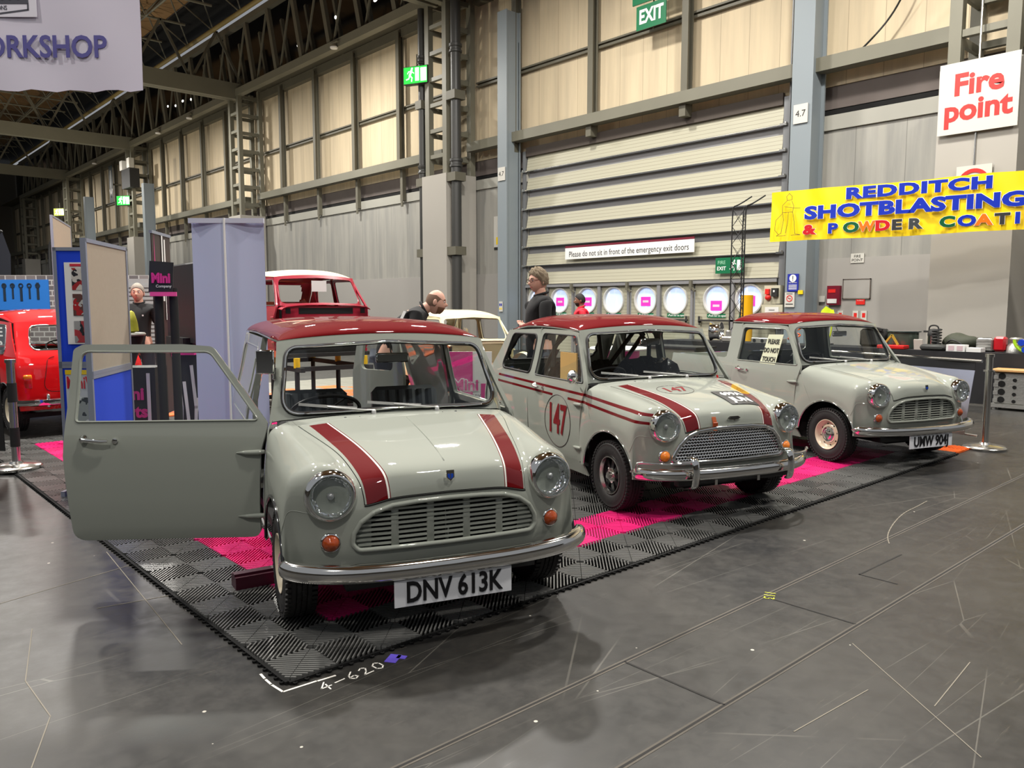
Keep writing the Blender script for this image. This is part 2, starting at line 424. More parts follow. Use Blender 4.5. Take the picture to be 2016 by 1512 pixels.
# rails, sill beam and soffit run along the whole wall, bay by bay
for k in range(-1, 6):
    y0 = COLS[k]+.70 if k >= 0 else -8; y1 = COLS[k+1]-.70 if k < 5 else 97
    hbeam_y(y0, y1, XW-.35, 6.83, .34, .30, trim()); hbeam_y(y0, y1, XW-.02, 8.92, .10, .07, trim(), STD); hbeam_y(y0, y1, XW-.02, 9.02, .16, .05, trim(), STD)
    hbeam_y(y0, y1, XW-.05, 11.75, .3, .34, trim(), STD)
    b = MB(); b.box((XW-.6, (y0+y1)/2, 11.98), (1.2, y1-y0, .05)); structure(b.build(trim(), mat('soffit_board', srgb(84, 80, 66), .7, var=(1, .2)), weld=False))
wall_post = None
for k in range(0, 6):
    for j in range(1, 5):
        yy = YB+16.5*k+3.3*j-.02
        if yy > 96: continue
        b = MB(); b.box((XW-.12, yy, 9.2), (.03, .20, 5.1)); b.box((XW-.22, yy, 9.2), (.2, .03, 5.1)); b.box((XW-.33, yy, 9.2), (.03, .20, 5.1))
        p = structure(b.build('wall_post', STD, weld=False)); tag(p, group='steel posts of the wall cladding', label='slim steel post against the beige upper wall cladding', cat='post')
        if not (DY0-.5 < yy < DY1+.5):
            b = MB(); b.box((XW-.14, yy, 6.1), (.16, .16, 1.2)); b.box((XW-.20, yy, 5.55), (.04, .12, .55)); structure(b.build(trim(), STD, weld=False))
        elif True:
            b = MB(); b.box((XW-.25, yy, 6.55), (.3, .2, .35)); structure(b.build(trim(), STD, weld=False))
# ---- lattice columns, one per bay, with a boxed foot
XC = 15.3
def lattice_column(y, label):
    r = thing('lattice_column', label, 'column', (XC, y, 0))
    for sx, sy in ((0, -.49), (0, .49), (1.05, -.49), (1.05, .49)):
        b = MB(); b.box((sx, sy, 8.9), (.20, .22, 6.2)); b.build('column_leg', STEEL, r, weld=False)
    b = MB()
    for k in range(7):
        z_ = 6.55+k*.86
        b.box((0, 0, z_), (.14, .75, .13)); b.box((1.05, 0, z_), (.14, .75, .13))
        b.box((.52, -.44, z_-.1), (1.0, .08, .16)); b.box((.52, .44, z_-.1), (1.0, .08, .16))
    b.build('column_rungs', STEEL, r, weld=False)
    b = MB(); b.box((.45, 0, 2.95), (1.3, 1.38, 5.9)); b.build('column_casing', mat('column_casing_paint', srgb(164, 160, 152), .5, var=(.8, .05)), r, weld=False)
    return r
names = ['behind the yellow banner and the large fire sign', 'with two dark downpipes and a lit green sign', 'above the pale roller banner', 'carrying a small lit sign, far down the hall', 'carrying an amber lit sign, beyond the boards', 'farthest of the row']
for y_, n_ in zip(COLS, names): lattice_column(y_, 'grey steel lattice column '+n_)
def downpipe(x, y, r_, label):
    t = thing('downpipe', label, 'pipe', (x, y, 0))
    b = MB(); b.lathe([(r_, 0), (r_, 12.2)], 16); 
    for z_ in (6.2, 9.9): b.lathe([(r_*1.0, z_-.14), (r_*1.3, z_-.12), (r_*1.3, z_-.06), (r_*1.12, z_-.04), (r_*1.12, z_+.04), (r_*1.3, z_+.06), (r_*1.3, z_+.14), (r_, z_+.16)], 16)
    b.build('pipe', mat('dark_pipe', srgb(60, 60, 58), .4), t, 50)
    for z_ in (3.3, 5.75, 8.4): b = MB(); b.box((0, 0, z_), (r_*2.7, r_*2.7, .28)); b.build('pipe_bracket', STD, t, weld=False)
downpipe(15.35, 18.52, .17, 'thick dark downpipe right of the lattice column with the lit sign')
downpipe(15.30, 20.36, .13, 'thin dark downpipe left of the lattice column with the lit sign')
# ---- painted H columns each side of the big door, and others down the hall
blue = mat('blue_grey_column', srgb(128, 137, 142), .42, var=(.7, .05))
def h_column(x, y, top, label, d=.55, w=.42):
    b = MB(); b.box((x, y, top/2), (.05, w, top)); b.box((x+d, y, top/2), (.05, w, top)); b.box((x+d/2, y-.02, top/2), (d, .30, top))
    b.box((x+.02, y, .02), (.5, .6, .04)); o = b.build('steel_column', blue, weld=False); tag(o, label, 'column'); return o
h_column(15.75, 6.42, 11.8, 'tall blue-grey steel column right of the big sectional door', .55, .50)
h_column(15.75, 16.62, 10.7, 'tall blue-grey steel column left of the big sectional door', .55, .44)
h_column(14.6, 48.2, 8.8, 'far blue-grey column behind the small lit green sign'); h_column(14.4, 60.5, 9.2, 'farthest blue-grey column, thin cable down its side')
# ---- sectional door
doorm = mat('door_panel_cream', srgb(160, 156, 134), .5); dgrey = mat('door_band_grey', srgb(128, 128, 130), .5)
g = NT(doorm); x, y, z, v = g.xyz(); ln = g.math('LESS_THAN', g.math('FRACT', g.math('MULTIPLY', z, 1/.0965)), .10); c = g.mix(ln, srgb(170, 167, 147), srgb(132, 128, 110)); g.l(c, g.b.inputs['Base Color'])
dr = thing('sectional_door', 'huge cream sectional door with grey bands behind the parked cars', 'door', (XW, (DY0+DY1)/2, 0)); dr['kind'] = 'structure'; dr.name = 'door_1'
for k_ in ('label', 'category'): del dr[k_]
Wd = DY1-DY0
for k in range(7):
    z0 = 2.14+k*.603; h = .385 if k < 6 else .50
    b = MB(); b.add([(-.10, -Wd/2, z0), (-.10, Wd/2, z0), (-.02, Wd/2, z0+h), (-.02, -Wd/2, z0+h), (0, -Wd/2, z0), (0, Wd/2, z0), (.06, Wd/2, z0+h), (.06, -Wd/2, z0+h)],
                    [(0, 3, 2, 1), (0, 1, 5, 4), (3, 7, 6, 2), (4, 5, 6, 7), (0, 4, 7, 3), (1, 2, 6, 5)]); b.build('door_section', doorm, dr)
    b = MB(); b.box((.05, 0, z0-.115), (.06, Wd-.05, .225)); b.build('door_band', dgrey, dr, weld=False)
    b = MB(); b.box((-.115, 0, z0-.004), (.03, Wd+.1, .022)); b.build('section_edge', steel, dr, weld=False)
    if 0 < k:
        for s in (-1, 1): b = MB(); b.box((-.14, s*(Wd/2+.06), z0-.01), (.10, .16, .05)); b.lathe([(.03, -.04), (.03, .04)], 10, None, 0, (-.16, s*(Wd/2+.12), z0)); b.build('door_roller', steel, dr, 40)
for s in (-1, 1):
    b = MB(); b.box((-.03, s*(Wd/2+.10), 3.2), (.16, .14, 6.4)); b.box((-.2, s*(Wd/2+.24), 4.9), (.05, .03, 9.8)); b.build('door_track', mat('galvanised_track', srgb(120, 122, 124), .4, .3), dr, weld=False)
# row of escape doors below, each with a round window
winm = mat('lit_round_window', (.5, .6, .8), .2, emit=(.62, .74, 1.0), es=.62); g = NT(winm); x, y, z, v = g.xyz(); c = g.mix(ramp(g, noise(g, v, 2.6, 2, .5, (1, 2.5, .6)), .50, .66), (.48, .62, 1.0), (1.0, .98, 1.0)); g.l(c, g.b.inputs['Emission Color']); postr = mat('pink_window_poster', (.7, .03, .4), .5, emit=(.8, .04, .45), es=.35)
kicker = mat('green_sign', srgb(16, 104, 66), .4)
WY = [15.75, 14.71, 13.55, 12.5, 11.32, 10.29, 9.0, 8.04]
edges = [15.25, 14.1, 13.02, 11.9, 10.82, 9.72, 8.5, DY0]
def leaf(y0, y1, wy, label, poster):
    t = thing('escape_door', label, 'door', (XW, (y0+y1)/2, 0)); t['kind'] = 'structure'
    wy -= (y0+y1)/2; w_ = y1-y0; R = .36
    b = MB(); panel(b, [(-w_/2+.05, .02), (w_/2-.05, .02), (w_/2-.05, 2.04), (-w_/2+.05, 2.04)], [[(wy+R*cos(a), 1.62+R*sin(a)) for a in [2*pi*i/28 for i in range(28)]]], lambda a, z: (-.03, a, z), .3, .05, side=-1); b.build('door_leaf', doorm, t, 30)
    b = MB(); b.lathe([(R-.03, -.02), (R, .045), (R+.035, .045), (R+.045, 0)], 36, Matrix.Rotation(-pi/2, 3, 'Y'), 0, (-.03, wy, 1.62)); b.build('window_ring', mat('window_ring_grey', srgb(196, 196, 190), .4), t, 60)
    b = MB(); b.lathe([(0, 0), (R, 0)], 30, Matrix.Rotation(-pi/2, 3, 'Y'), 0, (.0, wy, 1.62)); pane = b.build('window_pane', winm, t)
    if poster: b = MB(); b.box((-.012, wy+(.02), 1.52+poster*.06), (.006, .34, .26)); b.box((-.016, wy+.02, 1.52+poster*.06), (.004, .2, .06), mi=1); b.build('window_poster', [postr, mat('poster_white', (.7, .6, .7), .5)], pane, weld=False)
    b = MB(); b.box((-.10, wy-.02, 1.075), (.04, w_-.25, .045)); b.build('push_bar', steel, t, weld=False)
    for s in (-1, 1): b = MB(); b.box((-.08, wy+s*(w_/2-.14), 1.10), (.07, .07, .17)); b.box((-.09, wy+s*(w_/2-.15), 1.0), (.05, .05, .10)); b.build('push_bar_bracket', steel, t, weld=False)
    b = MB(); b.box((-.062, wy-.02, 1.20), (.004, .56, .10)); sg = b.build('push_bar_sign', kicker, t, weld=False)
    text('sign_lettering', '✓Push bar to open'.replace('✓', ''), .075, white, sg, (-.066, wy-.06, 1.20), Matrix(((0, 0, -1), (-1, 0, 0), (0, 1, 0))), ext=.0008, bold=.01)
    b = MB(); b.ribbon([(-.245, .0), (-.225, -.022), (-.195, .03)], .012, 0); o_ = b.build('sign_tick', white, sg, weld=False)
    o_.rotation_euler = (pi/2, 0, -pi/2); o_.location = (-.067, wy-.02, 1.20)
prev = DY1
for i, (e, wy) in enumerate(zip(edges, WY)):
    leaf(e, prev, wy, 'escape door', [0, 1, 1, 0, 1, 0, -1, 1][i]); prev = e
for i, e in enumerate(edges[:-1]):
    b = MB(); b.box((XW-.08, e, 1.03), (.08, .07 if i % 2 else .11, 2.06)); structure(b.build(trim(), dgrey, weld=False))
    if i % 2 == 1 or i == 0: b = MB(); b.box((XW-.15, e, 2.02), (.10, .08, .22)); b.beam((XW-.15, e, 1.95), (XW-.2, e-.16, 1.85), .05, .05); structure(b.build(trim(), STD, weld=False))
b = MB(); b.box((XW+.06, 11.7, .5), (.02, 9.2, .3)); structure(b.build(trim(), dgrey, weld=False))
b = MB(); b.box((XW-.06, (DY0+DY1)/2, 2.08), (.16, Wd, .08)); structure(b.build(trim(), dgrey, weld=False))
# ---- roof: edge truss, box beams across, space-frame roof with boarded deck
brown = mat('roof_board_brown', srgb(150, 118, 80), .8, var=(.5, .35))
b = MB(); b.box((4.8, 45, 17.2), (20, 115, .1)); structure(b.build('ceiling', brown, weld=False))
b = MB(); b.box((15.9, 45, 17.0), (2.4, 115, .1)); structure(b.build(trim(), darkgap, weld=False))
truss_l = ['nearest span, above the fire sign', 'span above the big door and the grey wall', 'span above the grey banner, beyond the lit sign column', 'fourth span, above the blue board', 'fifth span, far down the hall']
for k in range(0, 5):
    y0, y1 = COLS[k], COLS[k+1]
    t = thing('roof_truss', 'steel truss under the roof edge: '+truss_l[k], 'roof truss', (XC, (y0+y1)/2, 0)); L = (y1-y0)/2
    b = MB(); b.box((0, 0, 11.78), (.30, 2*L, .32)); b.build('bottom_chord', STEEL, t, weld=False)
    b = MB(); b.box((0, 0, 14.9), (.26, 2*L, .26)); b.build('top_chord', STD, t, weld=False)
    n = 7
    for i in range(n):
        ya = -L+2*L*i/n; yb = -L+2*L*(i+1)/n; ym = (ya+yb)/2
        q = MB(); q.beam((0, ya, 11.8), (0, ym-.35, 14.8), .24, .16, up=Vector((1, 0, 0))); q.build('web_post', STD, t, weld=False)
        q = MB(); q.beam((.1, yb, 11.8), (.1, ym, 14.8), .07, .07); q.build('web_diagonal', STEEL, t, weld=False)
        q = MB(); q.beam((1.1, ya+.8, 11.8), (1.1, ym+.5, 14.8), .16, .16, up=Vector((1, 0, 0))); q.build('rear_web', STD, t, weld=False)
for k, yc in enumerate(COLS[1:5]):
    t = thing('cross_beam', 'deep steel beam crossing the hall at roof level, '+['nearest, above the banner with WORKSHOP', 'meeting the column above the grey banner', 'next one behind, crossing under the brown roof', 'far one near the left edge'][k], 'beam', (5, yc, 0))
    b = MB(); b.box((0, -.3, 11.85), (21, .28, .75)); b.box((0, .35, 11.65), (21, .3, .18)); b.build('box_beam', STEEL, t, weld=False)
    for i in range(8):
        xx = -10+i*2.6; q = MB(); q.beam((xx, 0, 12.1), (xx+1.3, 0, 14.6), .11, .11); q.build('beam_strut', STD, t, weld=False); q = MB(); q.beam((xx+2.6, 0, 12.1), (xx+1.3, 0, 14.6), .11, .11); q.build('beam_strut', STD, t, weld=False)
# space frame: lower grid, web members
b = MB(); b.tube([(13.6, 3.4, 14.0), (13.6, 86, 14.0)], .10, 8); tag(b.build('roof_tube', mat('yellowed_tube', srgb(128, 112, 66), .6), None, 60), 'long yellowish tube along the edge of the brown roof', 'tube')
sf = bpy.data.objects.new(trim(), None); C.objects.link(sf); structure(sf)
for j in range(0, 22):
    y_ = 14+j*3.3
    b = MB(); b.tube([(-4.5, y_, 14.9), (13.4, y_, 14.9)], .055, 6); b.build('lower_member', STEEL, sf, 60)
    q = MB()
    for i in range(6):
        x0 = -4.4+i*3.2
        for (xa, ya) in ((x0, 0), (x0+3.2, 0), (x0, 3.3), (x0+3.2, 3.3)): q.tube([(xa, y_+ya, 14.9), (x0+1.6, y_+1.65, 16.9)], .035, 5)
        q.tube([(x0, y_, 14.9), (x0, y_+3.3, 14.9)], .05, 6)
    q.build('web_members', STEEL, sf, 60)
# strip lights under the roof (switched-on fittings seen edge-on) and glowing balls standing for reflections in the glazing
glintm = mat('glint_glow', (1, 1, 1), .3, emit=(1, .97, .9), es=2.2)
for i, (x_, y_, z_) in enumerate([(7.2, 33.5, 14.5), (3.8, 33.2, 13.2), (2.8, 27.5, 13.6)]):
    t = thing('strip_light', ['strip light under the brown roof, right of the other two', 'strip light under the brown roof at the left edge', 'strip light nearest the hanging WORKSHOP banner'][i], 'ceiling light', (x_, y_, z_), rad(-42))
    b = MB(); b.box((0, 0, .06), (1.8, .24, .10)); b.build('fitting', white, t, weld=False); b = MB(); b.box((0, 0, 0), (1.7, .16, .03)); b.build('diffuser', mat('dim_diffuser', (.8, .8, .8), .4, emit=(1, .98, .9), es=.25), t, weld=False)
for i, (y_, z_) in enumerate([(24.8, 13.4), (27.9, 13.55), (28.6, 13.45), (31.3, 13.2), (44.5, 13.3), (45.8, 13.45), (47.0, 13.4), (48.3, 13.6)]):
    b = MB(); b.ball((16.3, y_, z_), (.04, .13 if i in (0, 5) else .07, .07)); tag(b.build('glazing_glint', glintm, None, 60), 'small white reflected glint in the dark glazing between the truss members', 'light', 'glints in the dark high glazing')
for i, (y_, z_) in enumerate([(25.9, 11.55), (41.5, 11.5), (46.5, 11.5), (60, 11.5)]):
    t = thing('ceiling_sensor', ['small white sensor under the truss right of the banner', 'small white sensor under the third truss span', 'second white sensor, further down the truss', 'faraway white sensor under the truss'][i], 'sensor', (XC-.25, y_, z_))
    b = MB(); b.box((0, 0, .22), (.06, .6, .04)); b.build('arm', STEEL, t, weld=False); b = MB(); b.lathe([(0, 0), (.14, 0), (.16, .05), (.1, .12), (0, .12)], 16); b.build('sensor_head', white, t, 50)
# ---------------------------------------------------------------- signs on walls and columns (facing the hall, -X)
FW = Matrix(((0, 0, -1), (-1, 0, 0), (0, 1, 0)))
def sign(name, label, cat, c, w, h, m_, lines=(), az=180, th=.02, ch=0, rim=None, pm='sign_board'):
    t = thing(name, label, cat, c, rad(az-180))
    b = MB(); b.box((0, 0, 0), (th, w, h), ch=ch); b.build(pm, m_, t, 30, weld=False)
    if rim: b = MB(); [b.box((-.004, s*(w/2-.012), 0), (th, .024, h)) for s in (-1, 1)]; [b.box((-.004, 0, s*(h/2-.012)), (th, w, .024)) for s in (-1, 1)]; b.build('sign_frame', rim, t, weld=False)
    for i, l in enumerate(lines):
        txt, sz, dx, dz, lm = l[:5]; k = l[5] if len(l) > 5 else {}
        text('lettering', txt, sz, lm, t, (-th/2-.003, -dx, dz), FW, **{'ext': .0015, **k})
    return t
redp = mat('sign_red', srgb(214, 36, 30), .4); blackp = mat('sign_black', (.02, .02, .02), .5); bluep = mat('sign_blue', srgb(32, 44, 150), .4); greenp = mat('green_sign', srgb(16, 104, 66), .4)
yel = mat('sign_yellow', srgb(236, 200, 20), .45); offw = mat('sign_offwhite', srgb(196, 194, 186), .5)
fs = sign('fire_point_sign', 'large white sign reading Fire point in red letters', 'sign', (15.02, 2.58, 5.32), 1.34, 1.30, offw, [('Fire', .54, .0, .22, redp, dict(bold=.032)), ('point', .54, .0, -.24, redp, dict(bold=.032))])
rs = sign('fire_ring_sign', 'white sign with a red ring above the yellow banner', 'sign', (15.05, 2.58, 3.66), .60, .80, offw)
b = MB(); b.lathe([(.20, -.004), (.27, -.004), (.27, .004), (.20, .004), (.20, -.004)], 32, Matrix.Rotation(-pi/2, 3, 'Y'), 0, (-.018, 0, .07)); b.build('red_ring', redp, rs, 60)
sign('fire_point_notice', 'small white FIRE POINT notice on the grey wall', 'sign', (16.468, 5.34, 2.53), .30, .21, offw, [('FIRE', .085, 0, .04, blackp), ('POINT', .085, 0, -.045, blackp)])
ex = sign('hanging_exit_sign', 'green hanging EXIT sign high above the sectional door', 'sign', (15.9, 10.85, 9.10), .98, .62, greenp, [('EXIT', .50, 0, 0, white, dict(bold=.03, sx=.78))])
b = MB(); b.box((0, .1, .55), (.04, 1.05, .36)); b.build('upper_sign_board', greenp, ex, weld=False)
b = MB(); b.box((.1, 0, .35), (.03, .03, 1.4)); b.build('sign_hanger', STD, ex, weld=False)
sign('door_notice', 'long white notice under a maroon strip asking people not to sit by the exit doors', 'sign', (16.30, 11.97, 3.04), 4.72, .34, white, [('Please do not sit in front of the emergency exit doors', .24, 0, -.03, blackp, dict(sx=.80, space=1.04))])
b = MB(); b.box((16.30, 11.97, 3.242), (.02, 4.72, .06)); o_ = b.build('sign_top_strip', mat('maroon_strip', srgb(110, 24, 44), .5), weld=False); o_.parent = None; tag(o_, 'thin maroon strip along the top of the long door notice', 'sign strip')
fe = sign('fire_exit_sign', 'green FIRE EXIT sign with running figure and arrow on the cream door', 'sign', (16.30, 8.52, 2.48), .84, .40, greenp, [('FIRE', .13, -.24, .075, mat('pale_green_letters', srgb(150, 200, 170), .5)), ('EXIT', .13, -.24, -.075, white, dict(bold=.02))])
def runner(parent, sc=1, dx=0, dz=0, m_=None, x=-.014):
    b = MB(); f = lambda pts, w: b.ribbon([(dx*1.0+a*sc, dz+c_*sc) for a, c_ in pts], w*sc, 0)
    b.lathe([(0, 0), (.017*sc, 0)], 12, None, 0, (dx+.03*sc, dz+.09*sc, 0)); f([(.02, .06), (-.01, -.01)], .035); f([(-.01, -.01), (.03, -.05), (.02, -.10)], .018); f([(-.01, -.01), (-.03, -.06), (-.07, -.07)], .018); f([(.02, .05), (.06, .02)], .014); f([(.02, .05), (-.03, .05), (-.05, .02)], .014)
    b.box((dx+.12*sc, dz, 0), (.07*sc, .2*sc, .001)); o = b.build('running_figure', m_ or white, parent, weld=False); o.rotation_euler = (pi/2, 0, -pi/2); o.location = (x, 0, 0); return o
runner(fe, 1.3, .10, 0)
b = MB(); b.ribbon([(.33, .12), (.33, -.12)], .012, 0); b.ribbon([(.31, -.08), (.33, -.125), (.35, -.08)], .012, 0); o_ = b.build('down_arrow', white, fe, weld=False); o_.rotation_euler = (pi/2, 0, -pi/2); o_.location = (-.014, 0, 0)
litg = mat('lit_green_sign', srgb(20, 150, 40), .4, emit=(.02, .62, .06), es=1.1); litw = mat('lit_white_sign', (1, 1, 1), .4, emit=(.95, 1, .95), es=1.6)
def lit_sign(label, c, s, green=litg, w2=litw, az=225):
    t = thing('lit_exit_sign', label, 'sign', c, rad(az-180)); b = MB(); b.box((.12*s, 0, 0), (.24*s, 1.0*s, .62*s)); b.build('sign_housing', blackp, t, weld=False)
    b = MB(); b.box((-.004, 0, 0), (.01, .96*s, .58*s)); b.build('sign_face', green, t, weld=False); runner(t, 2.3*s, -.20*s, .02*s, w2, -.012); b = MB(); b.box((-.012, -.34*s, 0), (.004, .24*s, .46*s)); b.build('sign_doorway', w2, t, weld=False); 
    b = MB(); b.tube([(.12*s, 0, .31*s), (.12*s, 0, .75*s)], .03*s, 6); b.build('sign_hanger', STD, t); return t
lit_sign('bright green lit exit sign with running figure on the nearest full lattice column', (14.95, 20.25, 9.35), .95, az=205)
lit_sign('small lit green exit sign on the third lattice column', (14.95, 53.4, 8.3), 1.0, az=215); lit_sign('small yellowish lit exit sign on the fourth column', (14.9, 70.3, 9.0), 1.0, mat('lit_amber_sign', srgb(150, 160, 60), .4, emit=(.5, .6, .15), es=.8), az=215)
def plate47(label, c): sign('column_number', label, 'sign', c, .34, .42, offw, [('4.7', .20, 0, 0, blackp)])
plate47('white plate reading 4.7 on the column right of the big door', (15.70, 6.42, 5.76)); plate47('white plate reading 4.7 on the column left of the big door', (15.70, 16.62, 5.66))
nt = sign('pictogram_notice', 'narrow notice with blue and yellow pictograms on the left door column', 'sign', (15.70, 16.66, 1.43), .16, .33, offw); b = MB()
for s in (-1, 1): b.box((-.012, s*.035, .06), (.004, .05, .08)); b.box((-.012, s*.035, -.07), (.004, .05, .05), mi=1)
b.build('pictograms', [bluep, yel], nt, weld=False)
b_ = sign('evacuation_board', 'tall white board with a yellow patch at the wall left of the door column', 'sign', (16.485, 17.75, 3.95), .30, 1.05, offw); b = MB(); b.box((-.012, -.05, -.30), (.004, .16, .25)); b.box((0, 0, -.55), (.03, .28, .08), mi=1); b.build('yellow_patch', [yel, blackp], b_, weld=False)
bn = sign('blue_fire_notice', 'blue notice with white disc and exclamation mark on the right door column', 'sign', (15.70, 6.46, 1.99), .27, .40, bluep, [('FIRE NOTICE', .035, 0, .0, white)])
b = MB(); b.lathe([(0, 0), (.085, 0), (.085, .004), (0, .004)], 20, Matrix.Rotation(-pi/2, 3, 'Y'), 0, (-.013, 0, .10)); b.build('white_disc', white, bn); b = MB(); b.box((-.019, 0, .12), (.003, .018, .07)); b.box((-.019, 0, .06), (.003, .018, .018)); b.build('exclamation_mark', blackp, bn, weld=False)
b = MB(); [b.box((-.012, 0, -.05-.025*k), (.003, .20, .010)) for k in range(5)]; b.build('small_print', white, bn, weld=False)
ns = sign('no_smoking_sign', 'white no smoking notice below the blue notice', 'sign', (15.70, 6.53, 1.60), .24, .34, offw)
b = MB(); b.lathe([(.060, 0), (.075, 0), (.075, .004), (.060, .004), (.06, 0)], 24, Matrix.Rotation(-pi/2, 3, 'Y'), 0, (-.013, 0, .03)); b.beam((-.015, .05, .08), (-.015, -.05, -.02), .012, .003); b.build('red_ring', redp, ns, 60, weld=False); b = MB(); b.box((-.012, 0, .03), (.003, .07, .012)); b.box((-.012, 0, .135), (.003, .15, .012)); b.box((-.012, 0, -.10), (.003, .18, .02)); b.build('cigarette_mark', blackp, ns, weld=False)
sign('yellow_label', 'small yellow label beside the no smoking notice', 'label', (15.70, 6.27, 1.77), .12, .09, yel)
cb = thing('alarm_cabinet', 'cream box with red sounder and black unit right of the last round window', 'cabinet', (16.2, 7.20, 0))
b = MB(); b.box((0, .02, 1.73), (.16, .42, .44)); b.build('upper_box', mat('cream_box', srgb(190, 186, 164), .5), cb, weld=False); b = MB(); b.box((0, 0, 1.26), (.2, .56, .46)); b.build('lower_box', MATS['cream_box'], cb, weld=False)
b = MB(); b.box((-.11, .12, 1.80), (.08, .10, .13)); b.ball((-.11, .11, 1.66), (.06, .075, .07)); b.build('red_sounder', redp, cb, 60); b = MB(); b.box((-.12, -.08, 1.78), (.10, .15, .20)); b.box((-.175, -.08, 1.81), (.01, .04, .05), mi=1); b.build('black_sounder', [blackp, white], cb, weld=False)
b = MB(); b.box((-.105, 0, 1.27), (.01, .36, .32)); b.box((-.112, 0, 1.36), (.004, .15, .03), mi=1); b.box((-.112, 0, 1.14), (.004, .2, .03), mi=1); b.build('notice_sheet', [paper, mat('grey_ink', (.3, .3, .3), .8)], cb, weld=False)
yp = MB(); yp.tube([(15.9, 7.75, 0), (15.9, 7.75, 1.72)], .14, 16); tag(yp.build('yellow_bollard', mat('bollard_yellow', srgb(226, 168, 12), .4), None, 50), 'yellow bollard in front of the rightmost round window', 'bollard')
sb = sign('wall_socket', 'small grey wall box on the side of the right door column', 'wall box', (16.44, 6.12, 1.62), .14, .14, offw)
mb_ = thing('red_notice_holder', 'dark red leaflet holder on the grey wall', 'holder', (16.43, 5.83, 1.70)); b = MB(); b.box((0, 0, 0), (.10, .30, .44)); b.build('holder_box', mat('holder_red', srgb(112, 20, 40), .35), mb_, weld=False); b = MB(); b.box((-.055, .02, -.13), (.02, .22, .10)); b.box((-.055, .03, .10), (.01, .17, .08), mi=1); b.build('leaflets', [paper, redp], mb_, weld=False)
sign('notice_frame', 'empty silver notice frame on the grey wall', 'frame', (16.466, 5.33, 1.84), .64, .46, kick, rim=steel)
sign('red_label', 'small red label under the silver frame', 'label', (16.468, 5.23, 1.56), .20, .14, redp, [('Fire Notice', .032, 0, .02, white)])
for i, (y_, l_) in enumerate([(5.68, 'leftmost of the three small white extinguisher notices'), (5.33, 'middle small white extinguisher notice above a green one'), (5.14, 'rightmost small white extinguisher notice')]):
    e_ = sign('extinguisher_notice', l_, 'sign', (16.468, y_, 1.20), .13, .30, offw); b = MB(); b.box((-.012, 0, .05), (.003, .07, .10)); b.build('notice_print', redp, e_, weld=False); b = MB(); b.box((-.012, 0, -.10), (.003, .11, .08)); b.build('notice_foot', greenp if i else redp, e_, weld=False)
cn = MB(); cn.tube([(15.06, 2.60, 5.98), (15.06, 2.60, 9.0), (14.95, 2.68, 12)], .02, 6); cn.tube([(15.08, 2.60, 4.66), (15.08, 2.60, 4.07)], .02, 6); tag(cn.build('conduit', steel, None, 60), 'thin pale conduit running up from the Fire point sign', 'conduit')
cc = MB(); cc.tube(natspline([(16.1, 5.25, 7.0), (16.1, 4.7, 7.5), (16.0, 4.3, 8.1), (16.0, 4.05, 8.8)], 6).tolist(), .02, 6); tag(cc.build('hanging_cable', blackp, None, 60), 'black cable curving up beside the fire sign column', 'cable')
# electrical boxes on the third lattice column
eq = thing('column_equipment', 'cluster of black and pale boxes high on the third lattice column', 'equipment', (15.2, 52.5, 9.6)); b = MB(); b.box((0, 0, 0), (.6, 1.7, 1.2)); b.build('black_unit', blackp, eq, weld=False)
for s in (-1, 1): b = MB(); b.box((-.2, s*.75, .9), (.3, .5, .6)); b.build('pale_box', offw, eq, weld=False)
ar = sign('arrow_sign', 'dark sign with a white down arrow far down the wall', 'sign', (15.9, 59.3, 10.1), .9, 2.6, mat('dark_sign', srgb(50, 60, 60), .5)); b = MB(); b.ribbon([(0, .9), (0, -.8)], .16, 0); b.ribbon([(-.3, -.4), (0, -.9), (.3, -.4)], .16, 0); o_ = b.build('white_arrow', white, ar, weld=False); o_.rotation_euler = (pi/2, 0, -pi/2); o_.location = (-.02, 0, 0); b = MB(); b.box((.34, 0, 0), (.66, .12, .12)); b.build('sign_bracket', STD, ar, weld=False)
# ---- yellow banner with its lattice masts
def BP(t, z): return (13.19+t*cos(rad(-79.7)), 5.62+t*sin(rad(-79.7)), z)
yb = thing('yellow_banner', 'long yellow banner reading REDDITCH SHOTBLASTING & POWDER COATING', 'banner', BP(0, 0), rad(100.3-90))
L_ = 5.9; ban = mat('banner_yellow', srgb(242, 208, 18), .35, spec=.5, coat=.3)
G = [[(.03*sin(3*t)+.02*sin(9*t+z*4), -t, z+.008*sin(2.1*t)) for t in np.linspace(0, L_, 60)] for z in np.linspace(2.73, 3.70, 8)]
b = MB(); b.grid(G); b.grid([[(x+.006, y, z) for x, y, z in r] for r in G], flip=True); b.build('banner_sheet', ban, yb, 60)
nvy = mat('banner_blue', srgb(20, 46, 168), .3); cols = [mat('banner_red', srgb(190, 22, 30), .3), nvy, mat('banner_green', srgb(8, 84, 50), .3), mat('banner_orange', srgb(240, 110, 20), .3), MATS['banner_red'], blackp, mat('banner_grey', srgb(60, 64, 66), .3)]
def btxt(s, t, z, sz, m_, **k):
    M = FW; k2 = dict(bold=.052, ext=.002, sx=1.35, align='LEFT'); k2.update(k)
    halo = {**k2, 'bold': .072, 'ext': .001}
    text('lettering', s, sz, m_, yb, (-.055, -t, z), M, **k2); text('lettering_outline', s, sz, white, yb, (-.051, -t, z), M, **halo)
btxt('REDDITCH', 1.42, 3.545, .27, nvy, space=1.1, sx=1.68); btxt('SHOTBLASTING', .68, 3.235, .32, nvy, space=1.05, sx=1.52)
t_ = .66
